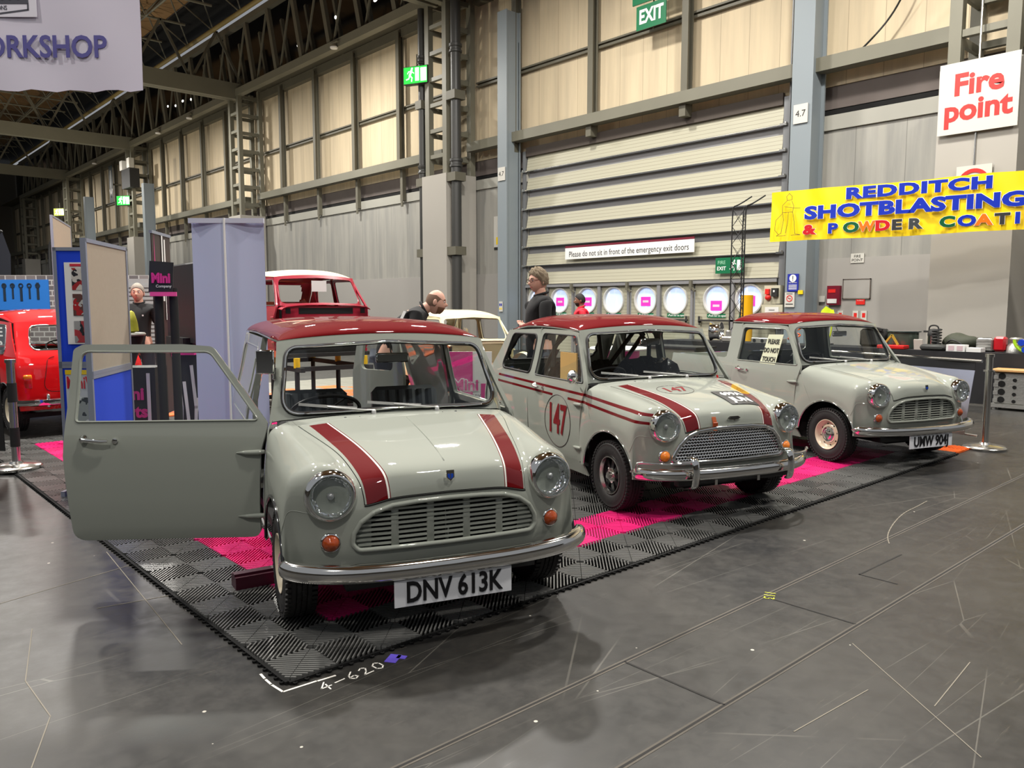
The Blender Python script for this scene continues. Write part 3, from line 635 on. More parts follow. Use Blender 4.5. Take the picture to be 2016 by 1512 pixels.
for ch_, m_ in zip('& POWDER COATING', [cols[0], None, nvy, cols[2], cols[3], cols[0], blackp, cols[6], None, cols[2], nvy, cols[3], blackp, nvy, cols[0], cols[2]]):
    if ch_ == ' ': t_ += .22; continue
    btxt(ch_, t_, 2.92, .245, m_, sx=1.38 if ch_ != 'W' else 1.05); t_ += {'I': .16, '&': .24}.get(ch_, .28)
b = MB(); fig = [[(.30, .62), (.36, .68), (.42, .62), (.42, .55), (.32, .54), (.30, .62)], [(.32, .54), (.22, .45), (.22, .30), (.44, .30), (.46, .42), (.42, .52)], [(.26, .42), (.46, .38), (.60, .37)], [(.22, .30), (.25, .15), (.20, -.12), (.10, -.17), (.3, -.17)], [(.44, .30), (.48, .1), (.50, -.14), (.62, -.17), (.42, -.17)], [(.35, .30), (.34, .1), (.30, -.12)], [(.22, .28), (.08, .15), (.06, -.05), (.15, -.15)]]
for f_l in fig: b.ribbon([(a*.9+.05, c_*.95) for a, c_ in f_l], .008, 0)
o_ = b.build('outline_figure', blackp, yb, weld=False); o_.rotation_euler = (pi/2, 0, -pi/2); o_.location = (-.06, 0, 3.0)
def mast(t, label):
    x, y, _ = BP(t, 0); r = thing('lattice_mast', label, 'banner stand', (x, y, 0), rad(10))
    legs = [(0, 0), (0, .28), (.22, .14)]
    for lx, ly in legs: q = MB(); q.tube(natspline([(lx, ly, 0), (lx, ly, 1.6), (lx, ly, 3.2), (lx, ly-.08, 3.5), (lx, ly-.4, 3.66)], 4).tolist(), .014, 6); q.build('mast_tube', black, r, 60)
    q = MB()
    for k in range(9):
        z_ = .2+k*.36
        for a, c_ in ((0, 1), (1, 2), (2, 0)):
            (xa, ya), (xb, y2) = legs[a], legs[c_]; q.tube([(xa, ya, z_), (xb, y2, z_+.36)], .005, 4); q.tube([(xb, y2, z_), (xa, ya, z_+.36)], .005, 4)
    q.build('mast_bracing', black, r, 60)
    q = MB(); q.box((.08, .14, .01), (.6, .6, .02)); q.build('mast_base', black, r, weld=False)
mast(-.52, 'thin black lattice mast holding the left end of the yellow banner'); mast(L_+.40, 'thin black lattice mast at the right end of the yellow banner, off to the side')
# ---------------------------------------------------------------- ribbed interlocking tile floor under the cars
CS = .2102
def rib_cells(cells, name, m_, parent, z0=.001, h=.019, npr=8):
    """cells: list of (i, j). ribs run along one diagonal, alternating cell to cell"""
    V = []; D = CS*math.sqrt(2)/2
    for (i, j) in cells:
        cx, cy = (i+.5)*CS, (j+.5)*CS; dist = math.hypot(cx+1.3, cy+2.8); n = npr if dist < 9 else 5
        ax = (math.sqrt(.5), -math.sqrt(.5)) if (i+j) % 2 == 0 else (math.sqrt(.5), math.sqrt(.5)); px = (-ax[1], ax[0])
        for k in range(-n, n+1):
            t = k*D/(n+.4); L = D-abs(t)-.002; wb, wt = (D/(n+.4)*.28, D/(n+.4)*.26) if (i+j) % 2 == 0 else (D/(n+.4)*.05, D/(n+.4)*.19)  # odd cells: ribs undercut in shape so their squares look more shaded
            if L < .012: continue
            for a, b in ((-L, -.0016), (.0016, L)):
                for q, w, z in ((0, wb, z0), (1, wt, z0+h)):
                    for u, s in ((a, -1), (b, -1), (b, 1), (a, 1)):
                        V.append((cx+ax[0]*u+px[0]*(t+s*w), cy+ax[1]*u+px[1]*(t+s*w), z))
    nb = len(V)//8; base = np.arange(nb)[:, None]*8
    F = np.concatenate([base+np.array(f) for f in ((4, 5, 6, 7), (0, 1, 5, 4), (1, 2, 6, 5), (2, 3, 7, 6), (3, 0, 4, 7))])
    me = bpy.data.meshes.new(name); me.from_pydata(V, [], F.tolist()); me.materials.append(m_); me.update()
    o = bpy.data.objects.new(name, me); link(o, parent); return o
tilegrey = mat('tile_plastic_grey', srgb(104, 104, 102), .28, spec=.6); tilepink = mat('tile_plastic_pink', srgb(236, 42, 128), .38); tileor = mat('tile_plastic_orange', srgb(236, 110, 40), .4)
tm = thing('tile_mat', 'ribbed black and grey tile mat with a pink border band under the grey cars', 'floor mat')
NI, NJ = 34, 34
def is_pink(i, j): return 2 <= i < 32 and 2 <= j < 32 and (i < 4 or i >= 30 or j < 4 or j >= 30)
allc = [(i, j) for i in range(NI) for j in range(NJ)]
rib_cells([c for c in allc if not is_pink(*c)], 'grey_tiles', tilegrey, tm)
rib_cells([c for c in allc if is_pink(*c)], 'pink_tiles', tilepink, tm)
b = MB(); b.box((NI*CS/2, NJ*CS/2, .002), (NI*CS, NJ*CS, .004)); b.build('tile_underside', mat('tile_shadow_black', (.004, .004, .004), .9, spec=0), tm, weld=False)
b = MB(); b.box((3*CS, NJ*CS/2, .0045), (2*CS-.005, 30*CS-.0, .002)); b.box((NI*CS/2, 3*CS, .0045), (30*CS, 2*CS-.005, .002)); b.build('pink_underside', mat('tile_pink_base', srgb(150, 15, 78), .5), tm, weld=False)
b = MB()
b.box((NI*CS/2, -.007, .007), (NI*CS, .014, .012)); b.box((-.007, NJ*CS/2, .007), (.014, NJ*CS, .012))
for k in range(int(NI*CS/.05)): b.lathe([(.009, 0), (.011, .009), (.006, .013)], 6, None, 0, (k*.05+.02, -.018, 0)); b.lathe([(.009, 0), (.011, .009), (.006, .013)], 6, None, 0, (-.018, k*.05+.02, 0))
b.build('edge_strip', mat('edge_black', (.006, .006, .006), .7, spec=.2), tm, weld=False)
ot = thing('orange_floor_tile', 'single orange ribbed floor tile by the right chrome barrier post', 'floor tile', (0, 0, 0))
rib_cells([(i, j) for i in (34, 35) for j in (0, 1)], 'orange_ribs', tileor, ot); b = MB(); b.box((35*CS, CS, .003), (2*CS, 2*CS, .005)); b.build('tile_base', mat('tile_orange_base', srgb(150, 60, 16), .5), ot, weld=False)
ot2 = thing('checkered_tile_floor', 'tile floor with orange and grey squares behind the cars, seen through the windscreen', 'floor mat', (0, 0, 0))
g1, g2 = [], []
for ti in range(4, 17):
    for tj in range(19, 27):
        (g1 if ((ti+tj) % 2 == 0 and (tj < 24 or ti < 9)) else g2).append((ti, tj))
for nm, L, m_ in (('orange_tiles', g1, tileor), ('pale_tiles', g2, mat('tile_plastic_pale', srgb(128, 126, 116), .5))):
    b = MB()
    for ti, tj in L: b.box(((ti+.5)*2*CS, (tj+.5)*2*CS, .008), (2*CS-.006, 2*CS-.006, .014))
    o_ = b.build(nm, m_, ot2, weld=False); o_['kind'] = 'stuff'
# chalk marks on the floor by the corner
chalk = mat('chalk_white', srgb(225, 222, 214), .8); ychalk = mat('chalk_yellow', srgb(196, 200, 60), .7)
def P2(px, py): return (px, py)
def strokes(name, label, cat, S_, w, m_, loc, ang, sc=1, z=.0015):
    b = MB(); 
    for s_ in S_: b.ribbon([(a*sc, c_*sc) for a, c_ in s_], w, 0)
    o = b.build(name, m_, weld=False); o.location = (*loc, z); o.rotation_euler = (0, 0, ang); tag(o, label, cat); return o
dig = {'4': [[(.6, 1), (.05, .35), (.75, .35)], [(.55, .7), (.45, -.05)]], '-': [[(.1, .45), (.8, .5)]], '6': [[(.6, 1), (.2, .6), (.1, .25), (.35, 0), (.65, .2), (.5, .45), (.15, .35)]],
       '2': [[(.1, .8), (.35, 1), (.6, .8), (.4, .4), (.05, .02), (.75, .08)]], '0': [[(.4, 1), (.1, .7), (.12, .2), (.4, 0), (.68, .3), (.66, .8), (.4, 1)]], '1': [[(.3, 1), (.3, 0)]], '3': [[(.1, .95), (.5, 1), (.3, .6), (.6, .35), (.4, 0), (.05, .1)]]}
def word(t, adv=1.0):
    out = []
    for k, ch in enumerate(t):
        for s_ in dig[ch]: out.append([(a+k*adv, c_) for a, c_ in s_])
    return out
strokes('chalk_writing', 'white chalk writing 4-620 on the floor in front of the mat corner', 'floor marking', word('4-620'), .006, chalk, (.075, -.145), rad(3), .062)
strokes('chalk_corner_mark', 'white chalk line along the near corner of the mat', 'floor marking', [[(-.045, .15), (-.05, .10), (-.052, .04), (-.045, -.04)], [(-.04, -.045), (.09, -.052)], [(.10, -.055), (.17, -.06)]], .010, chalk, (0, 0), 0)
strokes('yellow_floor_number', 'small yellow 113 painted on the floor near the seam', 'floor marking', word('113', .75), .006, ychalk, (2.30, -.72), rad(205), .05)
b = MB(); b.box((0, 0, .001), (.075, .05, .002)); b.box((.02, -.03, .001), (.03, .04, .002)); o_ = b.build('tape_scrap', mat('purple_tape', srgb(96, 80, 190), .5), weld=False); o_.location = (.43, -.085, 0); o_.rotation_euler = (0, 0, .6); tag(o_, 'scrap of purple tape on the floor at the mat edge', 'tape')
curve = [(3.62, -.80), (3.88, -.69), (4.34, -.58), (4.64, -.555), (4.92, -.54)]
strokes('scrape_mark', 'long curved pale scrape on the floor right of the mat', 'floor marking', [natspline([(a, c_) for a, c_ in curve], 6).tolist()], .007, mat('scrape_pale', srgb(124, 118, 106), .8), (0, 0), 0, 1)
fl = floor_lines(trim(), SEAMS, .010, seam, .0012); floor_lines(trim(), SEAMS[:2], .028, dust, .0006); floor_lines(trim(), [((1.15, -1.5), (1.64, -1.54)), ((1.7, -1.76), (2.19, -1.72)), ((2.01, -1.31), (1.46, -1.99)), ((-.68, 1.74), (-.01, 1.93)), ((-.34, 1.35), (-.02, 1.29)), ((-.05, 2.28), (-.18, .65)), ((-.63, 1.28), (-.76, .72)), ((-.76, .72), (-.75, .35)), ((-.75, .35), (-.87, .03))], .004, MATS['scrape_pale'], .0009)
ch = MB(); ch.box((0, 0, .032), (.30, .10, .064)); ch.box((0, 0, .07), (.30, .05, .012)); o_ = ch.build('wheel_ramp', mat('maroon_plastic', srgb(60, 12, 30), .4), weld=False); o_.location = (.40, 1.10, .0); o_.rotation_euler = (0, 0, rad(-10)); tag(o_, 'small maroon block on the mat behind the van front wheel', 'block')
# ---------------------------------------------------------------- classic small cars
def paint(name, col, stripes=False, side_lines=False):
    m = mat(name, col, .55, coat=1.0, spec=.08); 
    if not (stripes or side_lines) or m.get('done'): return m
    m['done'] = 1; g = NT(m); x, y, z, _ = g.xyz(); ay = g.math('ABSOLUTE', y); out = (*col,)
    red = srgb(98, 3, 10)
    if stripes:
        t = g.math('MULTIPLY', g.math('ADD', x, .46), 1/.674)
        yi = g.math('ADD', g.math('MULTIPLY', t, .128), .281); yo = g.math('ADD', g.math('MULTIPLY', t, .127), .368)
        q = g.math('SUBTRACT', ay, yi)
        inx = g.math('LESS_THAN', x, .214)
        thin = g.math('MULTIPLY', g.band(q, -.012, -.008), inx); wh = g.math('MULTIPLY', g.band(q, -.008, 0), inx)
        rd = g.math('MULTIPLY', g.math('MULTIPLY', g.math('GREATER_THAN', q, 0), g.math('LESS_THAN', ay, yo)), inx)
        out = g.mix(thin, out, red); out = g.mix(wh, out, (.75, .74, .68)); out = g.mix(rd, out, red)
    if side_lines:
        zu = g.math('ADD', g.math('MULTIPLY', g.math('MINIMUM', x, .376), .08), g.math('ADD', .758, g.math('MULTIPLY', g.math('MAXIMUM', g.math('SUBTRACT', x, .376), 0), .017)))
        dz = g.math('SUBTRACT', z, zu); ok = g.math('MULTIPLY', g.math('GREATER_THAN', ay, .57), g.math('MULTIPLY', g.math('GREATER_THAN', x, -.405), g.math('LESS_THAN', x, 2.03)))
        l1 = g.math('MULTIPLY', g.band(dz, -.010, .010), ok)
        l2 = g.math('MULTIPLY', g.band(dz, -.065, -.045), ok); gap = g.band(x, .62, .88)
        l2 = g.math('MULTIPLY', l2, g.math('SUBTRACT', 1, gap))
        out = g.mix(g.math('MAXIMUM', l1, l2), out, red)
    g.l(out, g.b.inputs['Base Color']); return m

ROWS = [ # columns: y, x, z  (8 stations from the centreline to the shoulder), arch angle
 ([0,.15,.28,.38,.44,.52,.60,.650], [-.43,-.43,-.425,-.42,-.41,-.39,-.35,-.29], [.275]*8, 172),
 ([0,.15,.28,.38,.44,.52,.605,.662], [-.466,-.466,-.461,-.453,-.443,-.418,-.372,-.305], [.365]*8, 165),
 ([0,.15,.28,.38,.44,.52,.607,.668], [-.476,-.475,-.471,-.463,-.452,-.428,-.383,-.318], [.455]*8, 156),
 ([0,.15,.28,.38,.435,.52,.607,.670], [-.483,-.482,-.477,-.467,-.452,-.430,-.388,-.328], [.55]*8, 147),
 ([0,.15,.28,.377,.425,.516,.603,.667], [-.488,-.486,-.477,-.460,-.440,-.428,-.398,-.335], [.640,.637,.627,.607,.635,.652,.652,.645], 137),
 ([0,.15,.28,.383,.43,.516,.595,.660], [-.472,-.469,-.455,-.430,-.405,-.398,-.372,-.305], [.708,.706,.697,.676,.716,.758,.742,.712], 126),
 ([0,.15,.28,.40,.45,.52,.59,.657], [-.412,-.410,-.397,-.362,-.33,-.32,-.29,-.24], [.757,.755,.747,.728,.755,.784,.773,.727], 115),
 ([0,.15,.29,.43,.48,.535,.60,.664], [-.25,-.25,-.24,-.22,-.20,-.19,-.17,-.14], [.805,.803,.797,.782,.792,.801,.786,.735], 103),
 ([0,.16,.32,.475,.515,.56,.615,.669], [-.05,-.05,-.05,-.04,-.04,-.03,-.02,0], [.842,.840,.834,.818,.820,.821,.805,.750], 91),
 ([0,.17,.35,.52,.555,.59,.63,.673], [.13,.13,.13,.12,.12,.12,.12,.12], [.868,.866,.860,.845,.843,.839,.820,.765], 79),
 ([0,.18,.37,.545,.575,.603,.638,.676], [.25,.25,.245,.24,.235,.235,.235,.235], [.884,.882,.876,.860,.857,.849,.831,.780], 68),
 ([0,.18,.37,.56,.585,.61,.645,.678], [.345,.345,.345,.345,.345,.345,.35,.36], [.893,.891,.885,.872,.868,.858,.840,.795], 58),
]
FAN = [((.40,.690,.70),45), ((.412,.700,.56),32), ((.42,.703,.42),18), ((.42,.685,.255),3)]
NS = 7
def arch_pt(a, y=.702): return (.345*cos(rad(a)), y, .25+.318*sin(rad(a)))
def front_surface():
    R1 = [[(x, y, z) for y, x, z in zip(*r[:3])] for r in ROWS]
    def tail(sh, a):
        ar = Vector(arch_pt(a, .702)); sh = Vector(sh); out = []
        for t in (.36, .72):
            p = sh.lerp(ar, t); p.y = sh.y+(ar.y-sh.y)*(1-(1-t)**2.2)+.004; out.append(tuple(p))
        return [tuple(sh)]+out+[tuple(ar)]
    full = [r+tail(r[7], rr[3])[1:] for r, rr in zip(R1, ROWS)]           # 12 x 11
    side = [r[7:] for r in full]+[tail(p, a) for p, a in FAN]             # 16 x 4
    A = natspline(full, NS); B = natspline(side, NS); nA = len(A)
    U = A.copy(); U[:, 7:] = B[:nA]
    top = np.array([natspline(r, NS) for r in U])                          # dense (78, 71, 3)
    low = np.array([natspline(r, NS) for r in B[nA-1:]])
    return top, low
TOP, LOW = front_surface()

def side_y(x, z):
    zs = [.15,.20,.30,.45,.60,.72,.80,.86,1.0,1.2,1.27]; ys = [.645,.66,.692,.705,.706,.700,.690,.676,.640,.598,.585]
    y = float(np.interp(z, zs, ys))
    if x < .42 and z > .8: y -= .25*(.42-x)**2
    return y
def side_map(x, z, x1=1.9, k=.30):
    y = side_y(x, z)
    if x > x1: y -= k*(x-x1)**2
    return (x, y, z)
def screen_x(y, z): return .352+(z-.885)*.585+.075*(abs(y)/.6)**2.4+(max(0, abs(y)-.585)*.9)
def screen_map(y, z): return (screen_x(y, z), y, z)
def hdr_z(y): return 1.297-.036*(abs(y)/.585)**2.2
GUT0 = .665
def gutter_z(x): return 1.262+.020*math.sin(pi*min(1, max(0, (x-GUT0)/1.3)))-.03*max(0, (x-1.6)/.35)*(1 if x > 1.6 else 0)
def gutter_y(x): return .585-.02*max(0, (x-1.3)/.65)**2-.012*max(0, (.9-x)/.3)

def mapgrid(mb, G, mi=0, th=.006, lift=0, flip=False):
    """shell from a dense grid with thickness and closed rim"""
    G = np.asarray(G); nu, nv = G.shape[:2]
    du = np.gradient(G, axis=0); dv = np.gradient(G, axis=1); N = np.cross(du, dv); N /= np.linalg.norm(N, axis=2, keepdims=True)+1e-12
    if flip: N = -N
    O = G+N*lift; I = O-N*th
    mb.grid(O.tolist(), mi, flip=flip); mb.grid(I.tolist(), mi, flip=not flip)
    for a, b in ((O[0], I[0]), (I[-1], O[-1])): mb.grid([a.tolist(), b.tolist()], mi)
    for a, b in ((O[:, 0], I[:, 0]), (I[:, -1], O[:, -1])): mb.grid([b.tolist(), a.tolist()], mi)
    return mb
def inset(G, e=.0022):
    """shrink the outer ring of a grid a little so neighbouring panels leave a dark gap"""
    G = G.copy()
    for (a, b) in (((0, slice(None)), (1, slice(None))), ((-1, slice(None)), (-2, slice(None))), ((slice(None), 0), (slice(None), 1)), ((slice(None), -1), (slice(None), -2))):
        d = G[b]-G[a]; L = np.linalg.norm(d, axis=-1, keepdims=True)+1e-9; G[a] = G[a]+d/L*np.minimum(e, L*.5)
    return G

def van_hole():
    h = [(.0,.612),(.15,.609),(.26,.600),(.34,.575),(.395,.535),(.425,.485),(.43,.44),(.405,.412),(.0,.408)]
    return h+[(-y, z) for y, z in reversed(h[1:-1])]
def cooper_hole():
    h = [(.0,.625),(.15,.622),(.27,.610),(.35,.580),(.41,.52),(.45,.45),(.455,.425),(.43,.405),(.0,.400)]
    return h+[(-y, z) for y, z in reversed(h[1:-1])]
def front_x(y, z):
    y = abs(y); return -.486+.09*max(0, (y-.05))**2.2*1.0+(.0 if z > .455 else .05*(.455-z)**1.3*4*.35)+(.02*max(0, .5-z))

def wheel(root, side, x, track, kind, z=.252, name='wheel', steer=0):
    """wheel as a part with sub-parts; outward = +y * side"""
    M = rotz(steer)@Matrix(((1, 0, 0), (0, 0, side), (0, 1, 0))).transposed()     # lathe z -> y*side
    M = rotz(steer)@Matrix.Rotation(-side*pi/2, 3, 'X')
    o = (x, side*track, z); R = .250; w = .148
    t = MB()
    prof = [(.128, -w/2+.02), (.15, -w/2+.004), (.20, -w/2), (.232, -w/2+.012), (R-.006, -w/2+.028)]
    for k in range(4):
        a = -w/2+.03+k*.0235; prof += [(R, a), (R, a+.017), (R-.007, a+.019), (R-.007, a+.022)]
    prof += [(R, w/2-.03), (R-.006, w/2-.027), (.236, w/2-.012), (.222, w/2-.004), (.216, w/2-.006), (.20, w/2), (.165, w/2-.002), (.148, w/2-.008), (.132, w/2-.02), (.128, w/2-.03)]
    t.lathe(prof, 64, M, 0, o)
    for i in range(56):                                                        # shoulder lugs
        a = 2*pi*i/56
        for zz in (w/2-.016, -w/2+.016):
            B = M@Matrix.Rotation(a, 3, 'Z'); t.box(Vector(o)+B@Vector((R-.008, 0, zz)), (.014, .017, .026), B)
        a += pi/56
        for zz in (-.012, .012): B = M@Matrix.Rotation(a, 3, 'Z')@Matrix.Rotation(.5, 3, 'X'); t.box(Vector(o)+B@Vector((R-.004, 0, zz)), (.0105, .005, .02), B)
    tyre = t.build(name, rubber, root, 40)
    r = MB()
    if kind == 'alloy':
        r.lathe([(.128, w/2-.035), (.137, w/2-.012), (.135, w/2-.006), (.129, w/2-.006), (.122, w/2-.03), (.116, w/2-.05)], 48, M, 1, o)
        r.lathe([(.118, w/2-.03), (.116, -.03), (.02, -.03)], 48, M, 0, o)
        for k in range(8):
            B = M@Matrix.Rotation(2*pi*k/8, 3, 'Z'); c = Vector(o)
            r.add([c+B@Vector(p) for p in ((.03, -.013, .045), (.03, .013, .045), (.118, .02, .03), (.118, -.02, .03), (.03, -.013, .02), (.03, .013, .02), (.118, .02, .0), (.118, -.02, .0))],
                  [(0, 3, 2, 1), (0, 1, 5, 4), (1, 2, 6, 5), (2, 3, 7, 6), (3, 0, 4, 7), (4, 5, 6, 7)], 0)
        r.lathe([(.052, .03), (.05, .05), (.028, .054), (.026, .075), (.0, .078)], 24, M, 1, o)
        for k in range(4):
            B = M@Matrix.Rotation(2*pi*k/4+.4, 3, 'Z'); r.ball(Vector(o)+B@Vector((.046, 0, .056)), .011, 8, 6, mi=1)
        r.build('wheel_rim', [mat('black_alloy', (.012, .012, .013), .28), steel], tyre, 35)
    else:
        rimc = MATS.get('cream_wheel') or mat('cream_wheel', srgb(214, 202, 176), .3, coat=.6)
        r.lathe([(.126, w/2-.03), (.139, w/2-.010), (.141, w/2-.004), (.137, w/2-.003), (.128, w/2-.012), (.122, w/2-.03), (.112, w/2-.042), (.104, w/2-.046), (.088, w/2-.034), (.070, w/2-.036), (.04, w/2-.05), (0, w/2-.05)], 48, M, 0, o)
        for k in range(8):
            B = M@Matrix.Rotation(2*pi*k/8+.2, 3, 'Z'); r.lathe([(.0, .0), (.007, 0), (.007, -.01)], 10, B, 1, Vector(o)+B@Vector((.098, 0, w/2-.0375)))
        rim = r.build('wheel_rim', [rimc, darkgap], tyre, 40)
        h = MB(); h.lathe([(.076, w/2-.036), (.076, w/2-.028), (.066, w/2-.020), (.058, w/2-.022), (.045, w/2-.012), (.025, w/2-.004), (.0, w/2-.002)], 40, M, 0, o)
        h.build('hub_cap', chrome, tyre, 60)
    d = MB(); d.lathe([(0, -.06), (.115, -.055), (.115, -.03)], 24, M, 0, o); d.build('brake_drum', matblack, tyre, 40)
    return tyre

lensm = None
def headlamp(root, side):
    global lensm
    c = Vector((-.452, side*.516, .655)); M = basis(Vector((-1, side*.06, .05)))
    b = MB(); b.lathe([(.110, -.045), (.112, -.028), (.110, -.012), (.104, .004), (.097, .013), (.091, .014), (.087, .008), (.086, .0)], 56, M, 0, c)
    bz = b.build('headlamp', chrome, root, 60)
    if lensm is None:
        lensm = make_glass('fluted_lens', (.97, .98, .98)); t = lensm.node_tree; gl_ = [n for n in t.nodes if n.type == 'BSDF_GLOSSY'][0]; gl_.inputs['Roughness'].default_value = .06
        tc = t.nodes.new('ShaderNodeTexCoord'); wv = t.nodes.new('ShaderNodeTexWave'); wv.bands_direction = 'Y'; wv.inputs['Scale'].default_value = 45; bp = t.nodes.new('ShaderNodeBump'); bp.inputs['Strength'].default_value = .8; bp.inputs['Distance'].default_value = .004
        t.links.new(tc.outputs['Object'], wv.inputs[0]); t.links.new(wv.outputs['Fac'], bp.inputs['Height']); t.links.new(bp.outputs[0], gl_.inputs['Normal'])
    r = MB(); r.lathe([(.088, .002), (.070, -.030), (.045, -.050), (.02, -.058), (0, -.06)], 40, M, 0, c)
    for k in range(40):                                   # reflector facets
        pass
    if 'lamp_reflector' not in MATS:
        rm = mat('lamp_reflector', (.94, .95, .96), .06, 1); g = NT(rm); x_, y_, z_, v_ = g.xyz(); vo = g.n('ShaderNodeTexVoronoi', i_Scale=55.0); mp = g.n('ShaderNodeMapping'); mp.inputs['Scale'].default_value = (1, 1, .45); g.l(v_, mp.inputs[0]); g.l(mp.outputs[0], vo.inputs['Vector']); bp = g.n('ShaderNodeBump', i_Strength=.9, i_Distance=.012); g.l(vo.outputs['Distance'], bp.inputs['Height']); g.l(bp.outputs[0], g.b.inputs['Normal'])
    r.build('headlamp_reflector', MATS['lamp_reflector'], bz, 60)
    l = MB(); P = [(.088*cos(a), .004+.020*sin(a)) for a in [i*pi/2/8 for i in range(9)]]
    P += [(max(r_-.002, 0), z_-.004) for r_, z_ in reversed(P[:-1])]
    l.lathe(P, 48, M, 0, c)
    # moulded square and flutes
    for dz in (-.02, 0, .02): l.box(c+M@Vector((0, dz, .021)), (.045, .003, .003), M)
    for dx in (-.022, .022): l.box(c+M@Vector((dx, 0, .021)), (.003, .04, .003), M)
    l.build('headlamp_lens', lensm, bz, 60)
    q = MB(); q.ball(c+M@Vector((0, 0, -.015)), .016, 10, 8); q.lathe([(.022, -.045), (.022, -.028), (0, -.028)], 16, M, 0, c); q.build('headlamp_bulb', mat('lamp_bulb', (.5, .5, .5), .15, .6), bz, 60)
def indicator(root, side, col, x=-.432):
    c = Vector((x, side*.518, .452)); M = basis(Vector((-1, side*.12, 0)))
    b = MB(); b.lathe([(.0, -.02), (.043, -.02), (.045, -.004), (.042, .008), (.037, .010), (.034, .006)], 32, M, 0, c); bz = b.build('indicator_lamp', chrome, root, 60)
    l = MB(); l.lathe([(.0355, 0), (.034, .014), (.027, .024), (.020, .026), (.017, .031), (.008, .035), (0, .036)], 28, M, 0, c); l.build('amber_lens', col, bz, 50)

BUMP = [(-.565, .0, .335), (-.560, .20, .335), (-.548, .36, .337), (-.522, .50, .340), (-.480, .60, .343), (-.420, .672, .345), (-.355, .702, .346), (-.318, .708, .346)]
def bumper(root):
    P = natspline(BUMP, 5).tolist(); P = [(x, -y, z) for x, y, z in reversed(P)][:-1]+P
    sec = []
    for a in range(-90, 91, 18): sec.append((-.012-.030*cos(rad(a)), .040*sin(rad(a))))
    sec2 = [(.004, .040), (.008, -.040)]
    sec = sec+sec2
    m = MB(); n = len(P); rr = [1-.92*max(0, (abs(y)-.69)/.019)**2 if abs(y) > .69 else 1 for x, y, z in P]
    rr = [max(.12, r) for r in rr]
    m.tube(P, [r for r in rr], mi=0, sec=[(a, b) for a, b in sec], up=Vector((0, 0, 1)))
    return m.build('bumper', mat('bumper_chrome', (.80, .79, .76), .09, 1, bump=(9, .12, 2)), root, 50)

def plate(root, txt, loc, w=.525, h=.112, tilt=0, sx=.77, size=.126):
    b = MB(); b.box(loc, (.006, w, h), ch=.001); p = b.build('number_plate', mat('plate_white', (.74, .75, .78), .3), root, 30)
    M = Matrix(((0, 0, -1), (-1, 0, 0), (0, 1, 0)))
    text('plate_lettering', txt, size, mat('plate_black', (.008, .008, .01), .2), p, loc=(loc[0]-.005, loc[1], loc[2]), M=M, bold=.022, ext=.0025, sx=sx)
    return p
def wiper(root, y0, pz=None):
    b = MB(); x0, z0 = screen_x(y0, .89)-.035, .893
    def sp(y, z, o): return (screen_x(y, z)-o, y, z)
    b.lathe([(.012, -.01), (.012, .012), (.008, .02), (0, .022)], 12, None, 0, (x0, y0, z0))
    # local +y is image left : arms sweep to image left
    arm = [(x0, y0, z0+.018), sp(y0+.05, .912, .035), sp(y0+.16, .925, .028), sp(y0+.23, .933, .020)]
    b.tube(natspline(arm, 6).tolist(), .0038, 6)
    o = b.build('wiper', mat('wiper_silver', (.72, .72, .70), .3, .5), root, 50)
    c = MB(); c.tube([sp(y0+.08, .918, .014), sp(y0+.2, .929, .015), sp(y0+.29, .938, .015), sp(y0+.37, .946, .013)], 1, sec=[(-.003, -.007), (.003, -.007), (.003, .007), (-.003, .007)]); c.build('wiper_blade', mat('wiper_silver', (.72, .72, .70), .3, .5), o, 50)
    return o

def ring_tube(mb, pts, fn, r, mi=0, n=8, off=0): mb.tube([fn(a, b) for a, b in pts], r, n, closed=True, mi=mi)

